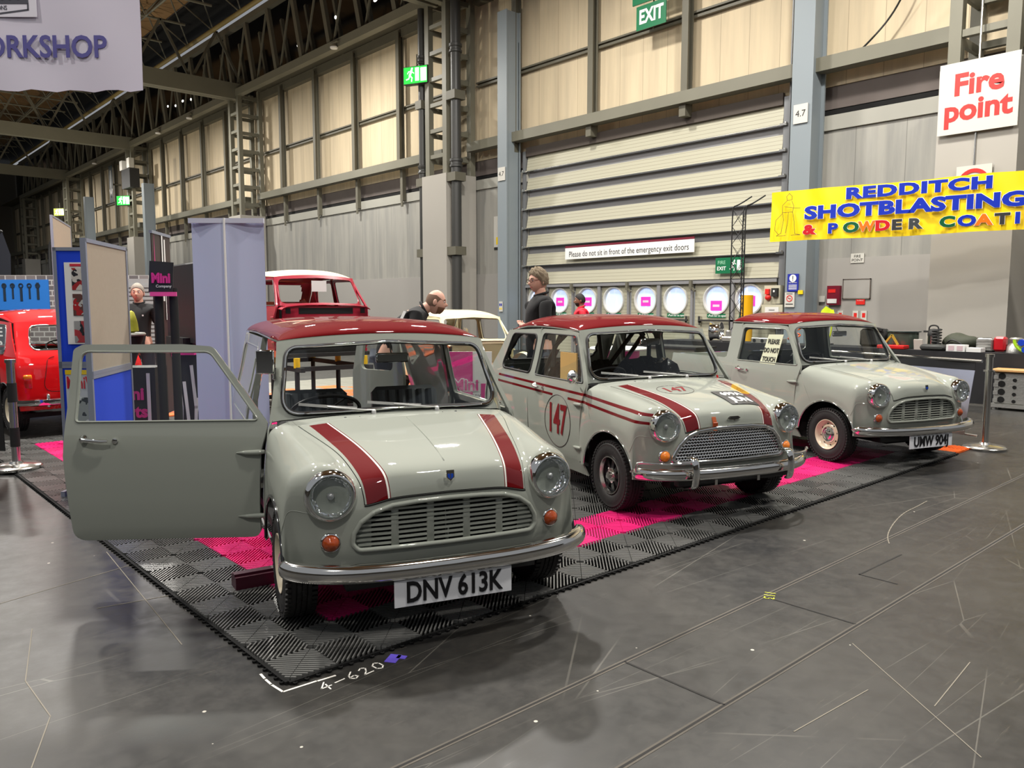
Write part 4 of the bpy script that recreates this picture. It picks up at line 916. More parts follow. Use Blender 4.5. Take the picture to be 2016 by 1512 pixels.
def car(label, kind, pose, cfg):
    """kind: saloon, van, pickup"""
    root = thing(cfg.get('name', 'small_car'), label, cfg.get('cat', 'car'), (pose[0], pose[1], cfg.get('z', 0)), pose[2])
    P = cfg['paint']; PB = cfg.get('bonnet', P); PS = cfg.get('side', P); PR = cfg['roof']
    nT = TOP.shape[0]
    iE = 4*NS; iK = 10*NS; jB = 3*NS
    full = cfg.get('front', True)
    if full:
        # bonnet
        g = TOP[iE:iK+1, :jB+1]; G = np.concatenate([(g*[1, -1, 1])[:, :0:-1], g], 1)
        b = MB(); mapgrid(b, inset(G, .003), 0, .005, lift=.0015); b.build('bonnet', PB, root, 40)
        dk = MB(); mapgrid(dk, G*[1, 1, 1], 0, .004, lift=-.008); dk.build('bonnet_gap', darkgap, root, 40)
        # wings with scuttle ends
        for s in (1, -1):
            w = MB(); a = TOP[iE:, jB:].copy(); a[:, 0] = a[:, 0]
            e = a.copy(); d = e[:, 1]-e[:, 0]; e[:, 0] += d/np.linalg.norm(d, axis=1, keepdims=True)*.001
            mapgrid(w, e, 0, .005); mapgrid(w, inset(LOW, .001), 0, .005)
            a2 = TOP[NS:iE+1, 4*NS:]; mapgrid(w, a2, 0, .005)
            if s < 0: w.v = [(x, -y, z) for x, y, z in w.v]; w.f = [tuple(reversed(f)) for f in w.f]
            wo = w.build('front_wing', PS, root, 40)
            # arch lip and seam
            t = MB(); pts = [arch_pt(a_, .704) for a_ in range(6, 172, 6)]; t.tube([(x, s*y, z) for x, y, z in pts], .0075, 8)
            t.build('wheel_arch_trim', cfg.get('archmat', chrome), wo, 60)
            t = MB(); t.tube([(.245, s*.689, .47), (.262, s*.693, .56), (.305, s*.690, .66), (.345, s*.683, .76), (.368, s*.672, .83), (.385, s*.652, .875)], .0045, 6); t.build('wing_seam', PS, wo, 60)
            tt = MB(); tt.tube([(x, s*y, z) for x, y, z in TOP[iE-4:iE+1:1, 10*NS//1][:1].tolist()]+[(x, s*(y+.001), z+.002) for x, y, z in TOP[int(3.35*NS), 5*NS+3:9*NS+2].tolist()], .0018, 5); tt.build('panel_seam', PS, wo, 60)
        # scuttle strip behind bonnet
        sc = MB(); g = TOP[iK:, :jB+1]; G = np.concatenate([(g*[1, -1, 1])[:, :0:-1], g], 1)
        mapgrid(sc, G, 0, .005)
        sc.build('scuttle', P, root, 40)
        for y, r_ in ((-.30, .009), (-.225, .005), (.30, .009), (.225, .005)): v = MB(); v.lathe([(r_, 0), (r_*.8, .006), (0, .008)], 10, None, 0, (.285, y, .879)); v.build('washer_jet', chrome, root, 50)
        # front panel with grille opening
        hole = cooper_hole() if cfg.get('grille') == 'cooper' else van_hole()
        f = MB(); g = TOP[:iE+1, :4*NS+1]; G = np.concatenate([(g*[1, -1, 1])[:, :0:-1], g], 1)
        nu, nv = G.shape[:2]; V = [tuple(p) for r in G.tolist() for p in r]; F = []
        for i in range(nu-1):
            for j in range(nv-1):
                c = (G[i, j]+G[i+1, j+1])/2
                if not inpoly(c[1], c[2], hole): F.append((i*nv+j, i*nv+j+1, (i+1)*nv+j+1, (i+1)*nv+j))
        f.add(V, F)
        for s in (1, -1):
            a = TOP[:NS+1, 4*NS:]*[1, s, 1]; f.grid(a.tolist(), 0, flip=(s > 0))
        fp = f.build('front_panel', P, root, 40)
        def fx(y, z):      # surface x at (y,z)
            i = np.argmin((G[:, :, 1]-y)**2+(G[:, :, 2]-z)**2); return float(G.reshape(-1, 3)[i, 0])
        HD = dens(rpoly(hole, .03, 3), .03)
        if cfg.get('grille') == 'cooper':
            r = MB()
            sec = [(.012*cos(a_), .015*sin(a_)) for a_ in [k*pi/5 for k in range(10)]]
            r.tube([(fx(y, z)-.006, y*1.03, .5+(z-.5)*1.04) for y, z in HD], 1.0, closed=True, sec=[(a_, b_) for a_, b_ in sec]); gr = r.build('grille_surround', chrome, root, 50)
            q = MB()
            for k in range(10):
                z = .420+k*.0205
                ys = [y_/100 for y_ in range(-45, 46) if inpoly(y_/100, z, hole)]
                if not ys: continue
                pts = [(fx(0, z)+.012+.10*abs(y_)**2.6+(.004 if i % 2 else 0), y_, z+(.0035 if (i//1) % 2 else -.0035)) for i, y_ in enumerate(np.arange(ys[0], ys[-1], .0115))]
                q.tube(pts, .0068, 6)
            q.build('grille_slats', mat('bright_slats', (.9, .9, .88), .22, 1), gr, 50)
            bk = MB(); bk.box((-.425, 0, .51), (.01, .80, .19)); bk.build('grille_backing', darkgap, gr)
        else:
            r = MB(); r.tube([(fx(y, z)-.002, y, z) for y, z in HD], .011, 8, closed=True); 
            # recess wall
            L = [(fx(y, z), y, z) for y, z in HD]; L2 = [(p[0]+.022, p[1]*.975, .51+(p[2]-.51)*.95) for p in L]
            r.grid([L, L2], closed_v=True); gr = r.build('grille', P, root, 60)
            q = MB(); gx = lambda y, z: fx(min(abs(y), .36), z)+.018+.05*max(0, abs(y)-.3)
            hin = [(y*.975, .51+(z-.51)*.95) for y, z in hole]
            for k in range(9):
                z = .430+k*.0215
                ys = [y_/200 for y_ in range(-90, 91) if inpoly(y_/200, z, hin)]
                if not ys: continue
                sec = [(-.008, -.0045), (.0, -.0065), (.006, -.004), (.006, .004), (.0, .0065), (-.008, .0045)]
                q.tube([(gx(y_, z), y_, z) for y_ in np.linspace(ys[0], ys[-1], 25)], 1, sec=sec, up=Vector((0, 0, 1)))
            for yb in (-.245, -.085, .085, .245):
                for w_ in (0,):
                    zt = max(z_/200 for z_ in range(80, 125) if inpoly(yb, z_/200, hin))
                    q.box((gx(yb, .5)-.001, yb, (.412+zt)/2), (.014, .034, zt-.412), ch=.004)
            for s in (1, -1):
                bl = [(y, z) for y, z in hin if y*s > .30]
                pts = [(.345, .412)]+[(abs(y), z) for y, z in sorted([(y, z) for y, z in hin if y*s > .0], key=lambda p: math.atan2(p[1]-.50, abs(p[0])-.30)) if abs(y) > .345]+[(.345, .566)]
                panel(q, [(s*a_, b_) for a_, b_ in (pts if s > 0 else pts[::-1])], [], lambda a_, b_: (gx(a_, b_)+.007, a_, b_), .05)
                for yy in (.345,): pass
            q.build('grille_slats', P, gr, 50)
            bk = MB(); bk.box((-.415, 0, .51), (.01, .78, .19)); bk.build('grille_backing', darkgap, gr)
        # engine bay block, valance, inner arches
        e = MB(); e.box((-.02, 0, .50), (.70, .80, .42)); e.box((.0, 0, .24), (.6, .5, .12)); e.box((-.36, 0, .25), (.10, .9, .06)); e.box((-.34, 0, .33), (.1, .9, .1))
        e.build('engine_bay', darkgap, root)
        for s in (1, -1):
            headlamp(root, s); indicator(root, s, cfg.get('amber'))
        bumper(root)
    else:
        sc = MB(); g = TOP[iK:, :jB*2+4]; G = np.concatenate([(g*[1, -1, 1])[:, :0:-1], g], 1); mapgrid(sc, G, 0, .005); sc.build('scuttle', P, root, 40)
    for s in (1, -1):      # wheel wells behind each arch
        for wx in (0, cfg.get('wb', 2.036)):
            a = MB(); a.lathe([(.302, .06), (.302, -.14), (.05, -.14)], 24, Matrix.Rotation(-s*pi/2, 3, 'X'), 0, (wx, s*.575, .26), a0=pi, a1=2*pi) if s > 0 else a.lathe([(.302, .06), (.302, -.14), (.05, -.14)], 24, Matrix.Rotation(-s*pi/2, 3, 'X'), 0, (wx, s*.575, .26), a0=0, a1=pi)
            if wx or full: a.build('wheel_well', darkgap, root, 60)
    # ---- windscreen frame
    ysd = .648
    out = []
    for i in range(13): y = -.60+1.20*i/12; out.append((y, .893-.022*(abs(y)/.56)**2.5))
    out += [(.655, .850), (.640, .92), (.622, 1.02), (.603, 1.14), (.587, 1.262)]
    for i in range(11): y = .56-1.12*i/10; out.append((y, hdr_z(y)))
    out += [(-.587, 1.262), (-.603, 1.14), (-.622, 1.02), (-.640, .92), (-.655, .850)]
    hole = rpoly([(.600, .896), (.543, 1.232), (.0, 1.258), (-.543, 1.232), (-.600, .896), (0, .912)], [.085, .075, 0, .075, .085, 0], 8)
    f = MB(); panel(f, out, [hole], screen_map, .045, .012, side=-1); f.build('windscreen_frame', P, root, 50)
    if cfg.get('glass', True):
        t = MB(); t.tube([(screen_x(a, b)-.006, a, b) for a, b in dens(hole, .04)], .0125, 8, closed=True); sl = t.build('windscreen', rubber, root, 60)
        t = MB(); t.tube([(screen_x(a, b)-.016, a*.999, b) for a, b in dens(hole, .04)], .0068, 6, closed=True); t.build('seal_trim', chrome, sl, 60)
        gl = MB(); panel(gl, hole, [], screen_map, .06); gl.build('windscreen_glass', glass, sl, 60)
    # ---- roof
    xr = {'saloon': 1.985, 'van': 2.50, 'pickup': 1.50}[kind]; gyz = (lambda x: (gutter_y(min(x, 1.7)), 1.268+.016*math.sin(pi*min(1, (x-GUT0)/2)))) if kind != 'saloon' else (lambda x: (gutter_y(x), gutter_z(x)))
    crown = .098
    def roof_pt(x, s):
        yg, zg = gyz(x); y = s*yg; d = min(1, (x-GUT0+.0)/.42); fr = (1-(1-max(0, d))**2.2)**.62
        db = min(1, max(0, (xr-x))/(.42 if kind == 'saloon' else .10)); rr = (1-(1-db)**2.2)**.62
        base = zg+(hdr_z(y)-1.262)*(1-max(0, d)) if d < 1 else zg
        k = min(fr, 1)*rr
        xc = x-.055*(1-abs(s)**2.2)*(1-max(0, d))+(.05*(1-abs(s)**2.4)*(1-db))
        return (xc, y, base+crown*k*(1-abs(s)**2.6)**.52)
    us = [GUT0+(xr-GUT0)*(.5-.5*cos(pi*i/40)) for i in range(41)]; ss = [math.sin(pi/2*(j/22-1)) for j in range(45)]
    r = MB(); r.grid([[roof_pt(x, s) for s in ss] for x in us]); rf = r.build('roof', PR, root, 60)
    r = MB(); r.grid([[(p[0], p[1]*.98, p[2]-.02) for p in [roof_pt(x, s) for s in ss]] for x in us[1:-1]]); r.build('headlining', cfg.get('lining', mat('grey_lining', srgb(120, 120, 115), .9)), rf, 60)
    g = MB(); edge = [(roof_pt(x, 1)[0], roof_pt(x, 1)[1], roof_pt(x, 1)[2]) for x in us]
    loop = [(x, -y, z) for x, y, z in edge[::-1]][:-1]+[tuple(roof_pt(GUT0, s)) for s in [math.sin(pi/2*(j/10-1)) for j in range(1, 20)]]+edge[1:]
    g.tube(loop, 1, sec=[(-.004, -.010), (.014, -.008), (.017, .004), (.010, .004), (.008, -.002), (-.004, -.002)], up=Vector((0, 0, 1)))
    g.build('roof_gutter', cfg.get('guttermat', P), root, 50)
    # ---- doors
    rear_seam = 1.345 if kind == 'saloon' else 1.375
    dx = 0 if kind == 'saloon' else .055
    douter = rpoly([(.418, .262), (.415, .45), (.405, .70), (.372, .835), (.372, .862), (.655, 1.246), (.80, 1.258), (rear_seam-.075, 1.258), (rear_seam-.03, 1.235), (rear_seam, .70), (rear_seam-.03, .262)],
                   [.05, 0, 0, 0, 0, .05, 0, .05, .03, 0, .07], 6)
    dhole = rpoly([(.415, .872), (.668, 1.218), (1.252+dx, 1.222), (1.262+dx, .872)], [.012, .06, .05, .02], 6)
    def door(s, open_deg=0):
        dr = thing('d', '', 'x'); del dr['label']; del dr['category']; dr.name = 'door'; dr.parent = root
        hx, hy = .405, s*.715
        dr.location = (hx, hy, 0); dr.rotation_euler = (0, 0, s*rad(open_deg))
        def mp(x, z): p = side_map(x, z); return (p[0]-hx, s*p[1]-hy, p[2])
        mm = PS if not cfg.get('doormat') else cfg['doormat']
        b = MB(); panel(b, douter, [dhole], mp, .05, .022, side=(1 if s < 0 else -1))
        # the door panel mesh is in door space: shift the mesh origin back to car space for its pattern
        sk = b.build('door_skin', mm, dr, 50)
        for v_ in sk.data.vertices: v_.co += Vector((hx, hy, 0))
        sk.location = (-hx, -hy, 0)
        if cfg.get('doorglass', True):
            gl = MB(); panel(gl, dhole, [], lambda x, z: (mp(x, z)[0], mp(x, z)[1]-s*.012, z), .08); gl.build('door_glass', glass, dr, 60)
        t = MB(); t.tube([tuple(Vector(mp(a_, b_))+Vector((0, s*.001, 0))) for a_, b_ in dens(dhole, .05)], .006, 6, closed=True); t.build('window_seal', mat('seal_grey', (.05, .05, .05), .5) if kind == 'saloon' else PS, dr, 60)
        h = MB(); c = Vector(mp(1.215+dx, .787)); o_ = Vector((0, s, 0))
        h.lathe([(.024, 0), (.024, .008), (.016, .016), (.013, .03), (.0, .034)], 16, basis(o_), 0, c+o_*.0)
        h.tube([c+o_*.028, c+o_*.036+Vector((-.04, 0, -.002)), c+o_*.038+Vector((-.09, 0, -.006)), c+o_*.034+Vector((-.125, 0, -.006))], [.010, .011, .010, .007], 8)
        h.lathe([(.014, 0), (.014, .012), (0, .016)], 14, basis(o_), 0, c+Vector((-.15, 0, -.01)))
        if cfg.get('handles', True): h.build('door_handle', chrome, dr, 50)
        for zz in (.71, .38):
            q = MB(); c = Vector(mp(.435, zz)); q.tube([c+Vector((-.055, s*.010, .004)), c+Vector((-.02, s*.014, .002)), c+Vector((.04, s*.010, 0)), c+Vector((.09, s*.002, -.002))], [.010, .014, .012, .002], 8); q.build('door_hinge', PS, dr, 60)
        i = MB(); panel(i, rpoly([(.45, .29), (.43, .82), (rear_seam-.05, .82), (rear_seam-.06, .29)], .05), [], lambda x, z: (mp(x, z)[0], mp(x, z)[1]-s*.03, z), .1, .004); i.build('door_card', mat('black_trim', (.02, .02, .022), .7), dr, 40)
        return dr
    cfg['mk_door'] = door
    dl = door(1, cfg.get('open', 0)) if cfg.get('doors', True) else None
    drr = door(-1) if cfg.get('doors', True) else None
    root_parts = {'dl': dl, 'dr': drr}
    # ---- sills, rear bodysides
    for s in (1, -1):
        b = MB(); panel(b, [(.36, .17), (.40, .262), (rear_seam-.02, .262), (rear_seam-.02, .17)], [], lambda x, z: (x, s*side_y(x, z), z), .1, .01, side=(1 if s < 0 else -1)); b.build('sill', PS, root, 40)
        wb = cfg.get('wb', 2.036); x1 = {'saloon': 2.30, 'van': 2.46, 'pickup': 2.50}[kind]
        arch = [(wb+.335*cos(rad(a)), .25+.315*sin(rad(a))) for a in range(176, 3, -8)]
        low = [(rear_seam+.001, .23)]+arch+[(x1-.03 if kind != 'saloon' else 2.385, .27)]
        zt = 1.258
        if kind == 'saloon':
            o_ = low+[(2.395, .45), (2.375, .70), (2.31, .868), (2.13, 1.05), (1.985, gutter_z(1.985)), (rear_seam-.035, zt), (rear_seam-.03, 1.235), (rear_seam+.001, .70)]
            ho = [rpoly([(1.372, .877), (1.362, 1.208), (1.868, 1.203), (2.005, .885)], [.05, .06, .08, .06], 6)]
            fn = lambda x, z: (x, s*(side_y(x, z)-.30*max(0, x-1.9)**2*.6), z)
        elif kind == 'van':
            o_ = low+[(x1, .45), (x1, 1.26), (rear_seam-.035, zt), (rear_seam-.03, 1.235), (rear_seam+.001, .70)]
            ho = []
            def fn(x, z):
                y = side_y(x, z)
                if 1.50 < x < 2.33 and .88 < z < 1.20: y -= .006
                return (x, s*y, z)
        else:
            o_ = low+[(x1, .45), (x1, .885), (1.53, .885), (1.50, .90), (1.495, 1.258), (rear_seam-.035, zt), (rear_seam-.03, 1.235), (rear_seam+.001, .70)]
            ho = []; fn = lambda x, z: (x, s*side_y(x, z), z)
        b = MB(); panel(b, o_, ho, fn, .055, .012, side=(1 if s < 0 else -1)); rq = b.build('rear_bodyside', PS, root, 50)
        if kind == 'van':
            t = MB(); t.tube([fn(a_, b_) for a_, b_ in dens(rpoly([(1.50, .86), (1.50, 1.19), (2.34, 1.19), (2.34, .86)], .05), .06)], .005, 6, closed=True); t.tube([fn(1.42, .74), fn(1.9, .74), fn(2.3, .74)], .006, 6); t.build('pressed_swage', PS, rq, 60)
        t = MB(); t.tube([(wb+.335*cos(rad(a)), s*(side_y(wb, .5)+.0), .25+.315*sin(rad(a))) for a in range(4, 178, 8)], .007, 8); t.build('wheel_arch_trim', cfg.get('archmat', chrome), rq, 60)
        for h_ in ho:
            if cfg.get('glass', True):
                gl = MB(); panel(gl, h_, [], fn, .08); gq = gl.build('quarter_window', glass, root, 60)
                t = MB(); t.tube([fn(a_, b_) for a_, b_ in dens(h_, .05)], .009, 8, closed=True); t.build('window_seal', cfg.get('sealmat', rubber), gq, 60)
    # ---- rear end
    if kind == 'saloon':
        rows = [(.27, 2.385, 2.435, .640), (.36, 2.395, 2.475, .655), (.50, 2.395, 2.48, .665), (.64, 2.38, 2.47, .665), (.76, 2.355, 2.445, .655), (.868, 2.31, 2.385, .628), (.93, 2.245, 2.315, .606), (1.05, 2.13, 2.21, .585), (1.16, 2.045, 2.13, .565), (1.238, 1.985, 2.06, .545)]
        def rr(z, s):
            xe, xc, ye = [float(np.interp(z, [r_[0] for r_ in rows], [r_[k] for r_ in rows])) for k in (1, 2, 3)]
            ye += .012; t = abs(s)*pi/2; y = ye*sin(t)**.80; return (xe+(xc-xe)*cos(t)**.55 if t < pi/2 else xe, math.copysign(y, s), z)
        sg = [-1+2*j/60 for j in range(61)]
        zz = [float(v) for v in natspline([[r_[0]] for r_ in rows], 3)[:, 0]]
        G = [[rr(z, s) for s in sg] for z in zz]; whole = rpoly([(-.50, .925), (-.43, 1.195), (.43, 1.195), (.50, .925)], .08, 6)
        b = MB(); nv = len(sg); F = []
        for i in range(len(zz)-1):
            for j in range(nv-1):
                cy = (G[i][j][1]+G[i+1][j+1][1])/2; cz = (G[i][j][2]+G[i+1][j+1][2])/2
                if not inpoly(cy, cz, whole): F.append((i*nv+j, i*nv+j+1, (i+1)*nv+j+1, (i+1)*nv+j))
        b.add([p for r_ in G for p in r_], F); rp = b.build('rear_panel', P, root, 60)
        def rx(y, z):
            A = np.array(G).reshape(-1, 3); return float(A[np.argmin((A[:, 1]-y)**2+(A[:, 2]-z)**2), 0])
        if cfg.get('glass', True):
            gl = MB(); panel(gl, whole, [], lambda y, z: (rx(y, z)-.004, y, z), .12); rw = gl.build('rear_window', glass, root, 60)
            t = MB(); t.tube([(rx(y, z), y, z) for y, z in dens(whole, .05)], .011, 8, closed=True); t.build('window_seal', cfg.get('rearseal', rubber), rw, 60)
        if cfg.get('rear_detail'):
            t = MB(); t.tube([(rx(y, z)+.002, y, z) for y, z in dens(rpoly([(-.44, .47), (-.36, .855), (.36, .855), (.44, .47)], .10), .05)], .003, 5, closed=True); t.build('boot_lid_seam', darkgap, root, 60)
            P2 = [(2.44, 0), (2.44+.06, .0), (2.50, .3), (2.48, .48), (2.43, .60), (2.36, .68), (2.30, .70)]
            pl = natspline([(2.515, 0, .36), (2.51, .25, .36), (2.495, .45, .36), (2.44, .60, .36), (2.36, .69, .36), (2.28, .705, .36)], 4).tolist(); pl = [(x, -y, z) for x, y, z in pl[::-1]][:-1]+pl
            t = MB(); t.tube(pl, 1, sec=[(.01, -.04), (.03, -.03), (.036, 0), (.03, .03), (.01, .04), (0, 0)][::1], up=Vector((0, 0, 1))); t.build('rear_bumper', chrome, root, 50)
            for s in (1, -1):
                t = MB(); t.box((2.50, s*.40, .375), (.05, .035, .15), ch=.012); t.build('overrider', chrome, root, 40)
                t = MB(); M_ = basis(Vector((1, s*.35, 0))); t.box((2.445, s*.575, .585), (.085, .145, .03), M_, ch=.012); lp = t.build('tail_lamp', mat('red_lens', (.45, .01, .01), .12, coat=1), root, 50)
                t = MB(); t.box((2.447, s*.576, .643), (.082, .05, .033), M_, ch=.010); t.build('amber_lens', cfg['amber'], lp, 50)
    elif kind == 'van':
        b = MB(); b.box((2.45, 0, .26), (.03, 1.25, .10)); b.box((1.9, 0, .33), (1.1, 1.25, .03)); b.box((2.45, 0, 1.25), (.03, 1.12, .06)); b.build('load_floor', P, root)
        for s in (-1,):   # opened rear door
            d = MB(); o_ = rpoly([(0, .33), (0, .88), (.05, 1.23), (.52, 1.23), (.60, .88), (.60, .33)], .05); h_ = rpoly([(.12, .92), (.12, 1.16), (.46, 1.16), (.50, .92)], .05)
            panel(d, o_, [h_], lambda a_, b_: (a_, 0, b_), .1, .03)
            q = d.build('rear_door', P, root, 40); q.location = (2.47, s*.64, 0); q.rotation_euler = (0, 0, rad(-12 if s > 0 else 30))
            gl = MB(); panel(gl, h_, [], lambda a_, b_: (a_, -.014, b_), .2); g_ = gl.build('rear_door_glass', glass, q)
    else:
        o_ = [(-.66, .35), (-.66, .88), (-.585, 1.262), (.585, 1.262), (.66, .88), (.66, .35)]; h_ = rpoly([(-.45, .95), (-.42, 1.19), (.42, 1.19), (.45, .95)], .06)
        b = MB(); panel(b, o_, [h_], lambda y, z: (1.49, y, z), .1, .012); b.build('cab_back', P, root, 40)
        if cfg.get('glass', True): b = MB(); panel(b, h_, [], lambda y, z: (1.485, y, z), .2); b.build('rear_window', glass, root)
        b = MB(); b.box((2.0, 0, .40), (1.0, 1.25, .03)); b.box((2.50, 0, .60), (.03, 1.34, .55)); b.box((2.0, .61, .62), (.96, .02, .5)); b.box((2.0, -.61, .62), (.96, .02, .5)); b.build('load_bed', P, root)
    # ---- floor pan and cabin
    fl = MB(); fl.box((1.25, 0, .20), (2.1, 1.22, .05)); fl.box((.40, 0, .52), (.03, 1.24, .66)); fl.build('floor_pan', matblack, root)
    if cfg.get('cabin', True):
        tm = cfg.get('seatmat')
        d = MB(); d.box((.50, 0, .80), (.16, 1.22, .10), ch=.03); d.box((.62, 0, .70), (.10, 1.2, .03)); d.build('dashboard', matblack, root)
        for s in (1, -1):
            b = MB(); b.box((1.02, s*.30, .46), (.50, .44, .14), ch=.04); B = Matrix.Rotation(rad(12), 3, 'Y')
            b.box((1.28, s*.30, .70), (.10, .44, .46), B, ch=.035)
            for k in range(6): b.tube([Vector((1.28, s*.30, .70))+B@Vector((-.052, -.165+k*.066, -.2)), Vector((1.28, s*.30, .70))+B@Vector((-.052, -.165+k*.066, .2))], .028, 8)
            b.build('front_seat', tm or mat('black_vinyl', (.03, .032, .034), .5), root, 40)
        w_ = MB(); M = basis(Vector((1, 0, 1.5))); c = Vector((.74, .32, .86))
        w_.lathe([(.19, 0)]*1+[(.19+.011*cos(a), .011*sin(a)) for a in [k*pi/4 for k in range(9)]][0:], 40, M, 0, c)
        for a in (0, 2.1, 4.2): w_.tube([c, c+M@Vector((.185*cos(a), .185*sin(a), 0))], .006, 6)
        w_.tube([c, c-M@Vector((0, 0, .35))], .02, 8); w_.build('steering_wheel', black, root, 50)
        m_ = MB(); m_.box((.585, -.03, 1.165), (.02, .19, .055), ch=.008); m_.tube([(.60, -.03, 1.175), (.64, -.03, 1.24)], .004, 6); m_.build('rear_view_mirror', chrome, root, 40)
        if cfg.get('glass', True): wiper(root, .142); wiper(root, -.207)
    if kind == 'van' or kind == 'pickup' or cfg.get('pillars', True):
        for s in (1, -1):
            b = MB(); b.beam((rear_seam-.02, s*.655, .26), (rear_seam-.02, s*.64, .88), .03, .03); b.beam((rear_seam-.02, s*.64, .87), (rear_seam-.035, s*.57, 1.26), .03, .03); b.build('door_pillar', P, root)
    return root
AMBER = mat('amber_lens', (.85, .22, .01), .12, coat=1, emit=(.9, .2, .0), es=0.0)
greyp = srgb(149, 153, 144)
GREY = paint('tweed_grey_paint', greyp)
GREY_ST = paint('tweed_grey_paint_bonnet', greyp, stripes=True)
GREY_LN = paint('tweed_grey_paint_lined', greyp, side_lines=True)
MAROON = mat('dark_red_roof', srgb(100, 2, 9), .7, coat=.6, spec=.05)
blacktrim = mat('black_arch_trim', (.008, .008, .009), .12, coat=1)
amber_dk = mat('amber_lens_dark', (.36, .055, .008), .10, coat=1)
van = car('pale grey small van with red roof and open driver door, plate DNV 613K', 'van', (0.916, 0.407, rad(71.45)), dict(name='classic_van', cat='van',
    paint=GREY, bonnet=GREY_ST, roof=MAROON, wb=2.138, archmat=blacktrim, amber=amber_dk, open=71, seatmat=mat('grey_vinyl', srgb(92, 96, 98), .45)))
for s in (1, -1):
    wheel(van, s, 0, .615, 'steel'); wheel(van, s, 2.138, .60, 'steel')
plate(van, 'DNV 613K', (-.572, .012, .235), w=.54, h=.116)
saloon = car('grey and red classic saloon with number 147 in a circle on its door', 'saloon', (3.533, 0.641, rad(71.7)), dict(name='classic_saloon',
    paint=GREY, bonnet=GREY_ST, side=GREY_LN, roof=MAROON, grille='cooper', amber=AMBER, seatmat=black))
for s in (1, -1):
    wheel(saloon, s, 0, .62, 'alloy'); wheel(saloon, s, 2.036, .60, 'alloy')
pick = car('grey classic pickup with red cab roof and cream wheels, plate UMW 904J', 'pickup', (6.397, 0.451, rad(71.3)), dict(name='classic_pickup', cat='pickup truck',
    paint=GREY, roof=MAROON, wb=2.138, amber=amber_dk))
for s in (1, -1):
    wheel(pick, s, 0, .615, 'steel'); wheel(pick, s, 2.138, .60, 'steel')
plate(pick, 'UMW 904J', (-.572, .012, .235), w=.54, h=.116)
# ---------------------------------------------------------------- left side: banner, boards, red saloon, stands
VR = Vector((sin(YAW), -cos(YAW), 0)); 
def rotm(az): return rad(az)
# hanging banner (faces the visitors' aisle): local x along the sheet, y up through FB
def facing(az): # frame with text x to the viewer's right, y up, normal towards azimuth az
    n = Vector((cos(rad(az)), sin(rad(az)), 0)); x = Vector((0, 0, 1)).cross(n); return Matrix((x, Vector((0, 0, 1)), n)).transposed()
hb = thing('hanging_banner', 'white hanging banner with purple WORKSHOP lettering, top left', 'banner', (1.072, 4.784, 3.355))
FB = facing(228.2); lilac = mat('banner_white', srgb(214, 208, 222), .7, var=(1.5, .03)); purple = mat('banner_purple', srgb(88, 84, 150), .6)
b = MB()
G = [[FB@Vector((-3.3+3.3*i/30, 2.0*j/8-.012*sin(2*i), (.012*sin(i*.7+j)-.012)*(1-j/8))) for i in range(31)] for j in range(9)]
b.grid(G); b.grid([[p-FB@Vector((0, 0, .006)) for p in r] for r in G], flip=True); b.build('banner_sheet', lilac, hb, 60)
b = MB(); b.tube([FB@Vector((-3.3, 2.0, 0)), FB@Vector((.0, 2.0, 0))], .03, 8); b.tube([FB@Vector((-.3, 2, 0)), FB@Vector((-.3, 11, 0))], .006, 4); b.tube([FB@Vector((-3, 2, 0)), FB@Vector((-3, 11, 0))], .006, 4); b.build('banner_rail', steel, hb, 60)
text('lettering', 'WORKSHOP', .262, purple, hb, FB@Vector((-.965, .365, .003)), FB, bold=.022, sx=.90, ext=.002)
b = MB(); b.box((0, 0, 0), (1.05, .95, .004)); lg = b.build('logo_patch', mat('logo_paper', srgb(226, 222, 232), .7), hb, weld=False); lg.matrix_local = Matrix.Translation(FB@Vector((-1.42, 1.10, .004)))@FB.to_4x4()
b = MB(); b.prism([(-.45, -.365), (.455, -.365), (.455, .40), (-.45, .40)], .003, .006); b.build('logo_block', mat('logo_grey', srgb(74, 74, 84), .6), lg, weld=False)
b = MB(); b.ribbon([(.45, -.36), (.45, -.415), (.1, -.46), (-.1, -.46), (-.45, -.415), (-.45, -.36)], .014, .004); b.build('logo_outline', MATS['logo_grey'], lg, weld=False)
text('lettering', 'MICHAELSON', .26, white, lg, (-.02, -.25, .008), bold=.02, sx=.50, ext=.001); text('lettering', 'CLASSIC MINI RESTORATIONS'.replace('MINI', 'CAR'), .052, MATS['logo_grey'], lg, (-.02, -.40, .004), bold=.01, sx=.82, ext=.001)

felt_b = mat('felt_blue', srgb(18, 62, 200), .9); felt_g = mat('felt_beige', srgb(158, 146, 130), .9, var=(30, .05)); alu = mat('frame_alu', srgb(150, 156, 172), .35, .4)
def display_board(label, p0, p1, z0, zs, mats, group=None):
    """folding display board between ground points p0, p1; felt panels split at heights zs"""
    p0, p1 = Vector((*p0, 0)), Vector((*p1, 0)); L = (p1-p0).length; ang = math.atan2((p1-p0).y, (p1-p0).x)
    t = thing('display_board', label, 'display board', p0, ang)
    for i in range(len(zs)-1):
        a, q = zs[i], zs[i+1]
        b = MB(); b.box((L/2, 0, (a+q)/2), (L-.04, .022, q-a-.04)); b.build('felt_panel', mats[i], t, weld=False)
        b = MB(); 
        for x_ in (.012, L-.012): b.box((x_, 0, (a+q)/2), (.026, .034, q-a))
        for z_ in (a+.012, q-.012): b.box((L/2, 0, z_), (L, .034, .026))
        b.build('panel_frame', alu, t, weld=False)
    for x_ in (.05, L-.05): b = MB(); b.box((x_, 0, zs[0]/2), (.03, .3, zs[0])) if zs[0] > .1 else b.box((x_, 0, .02), (.03, .3, .04)); b.build('board_foot', alu, t, weld=False)
    return t, L
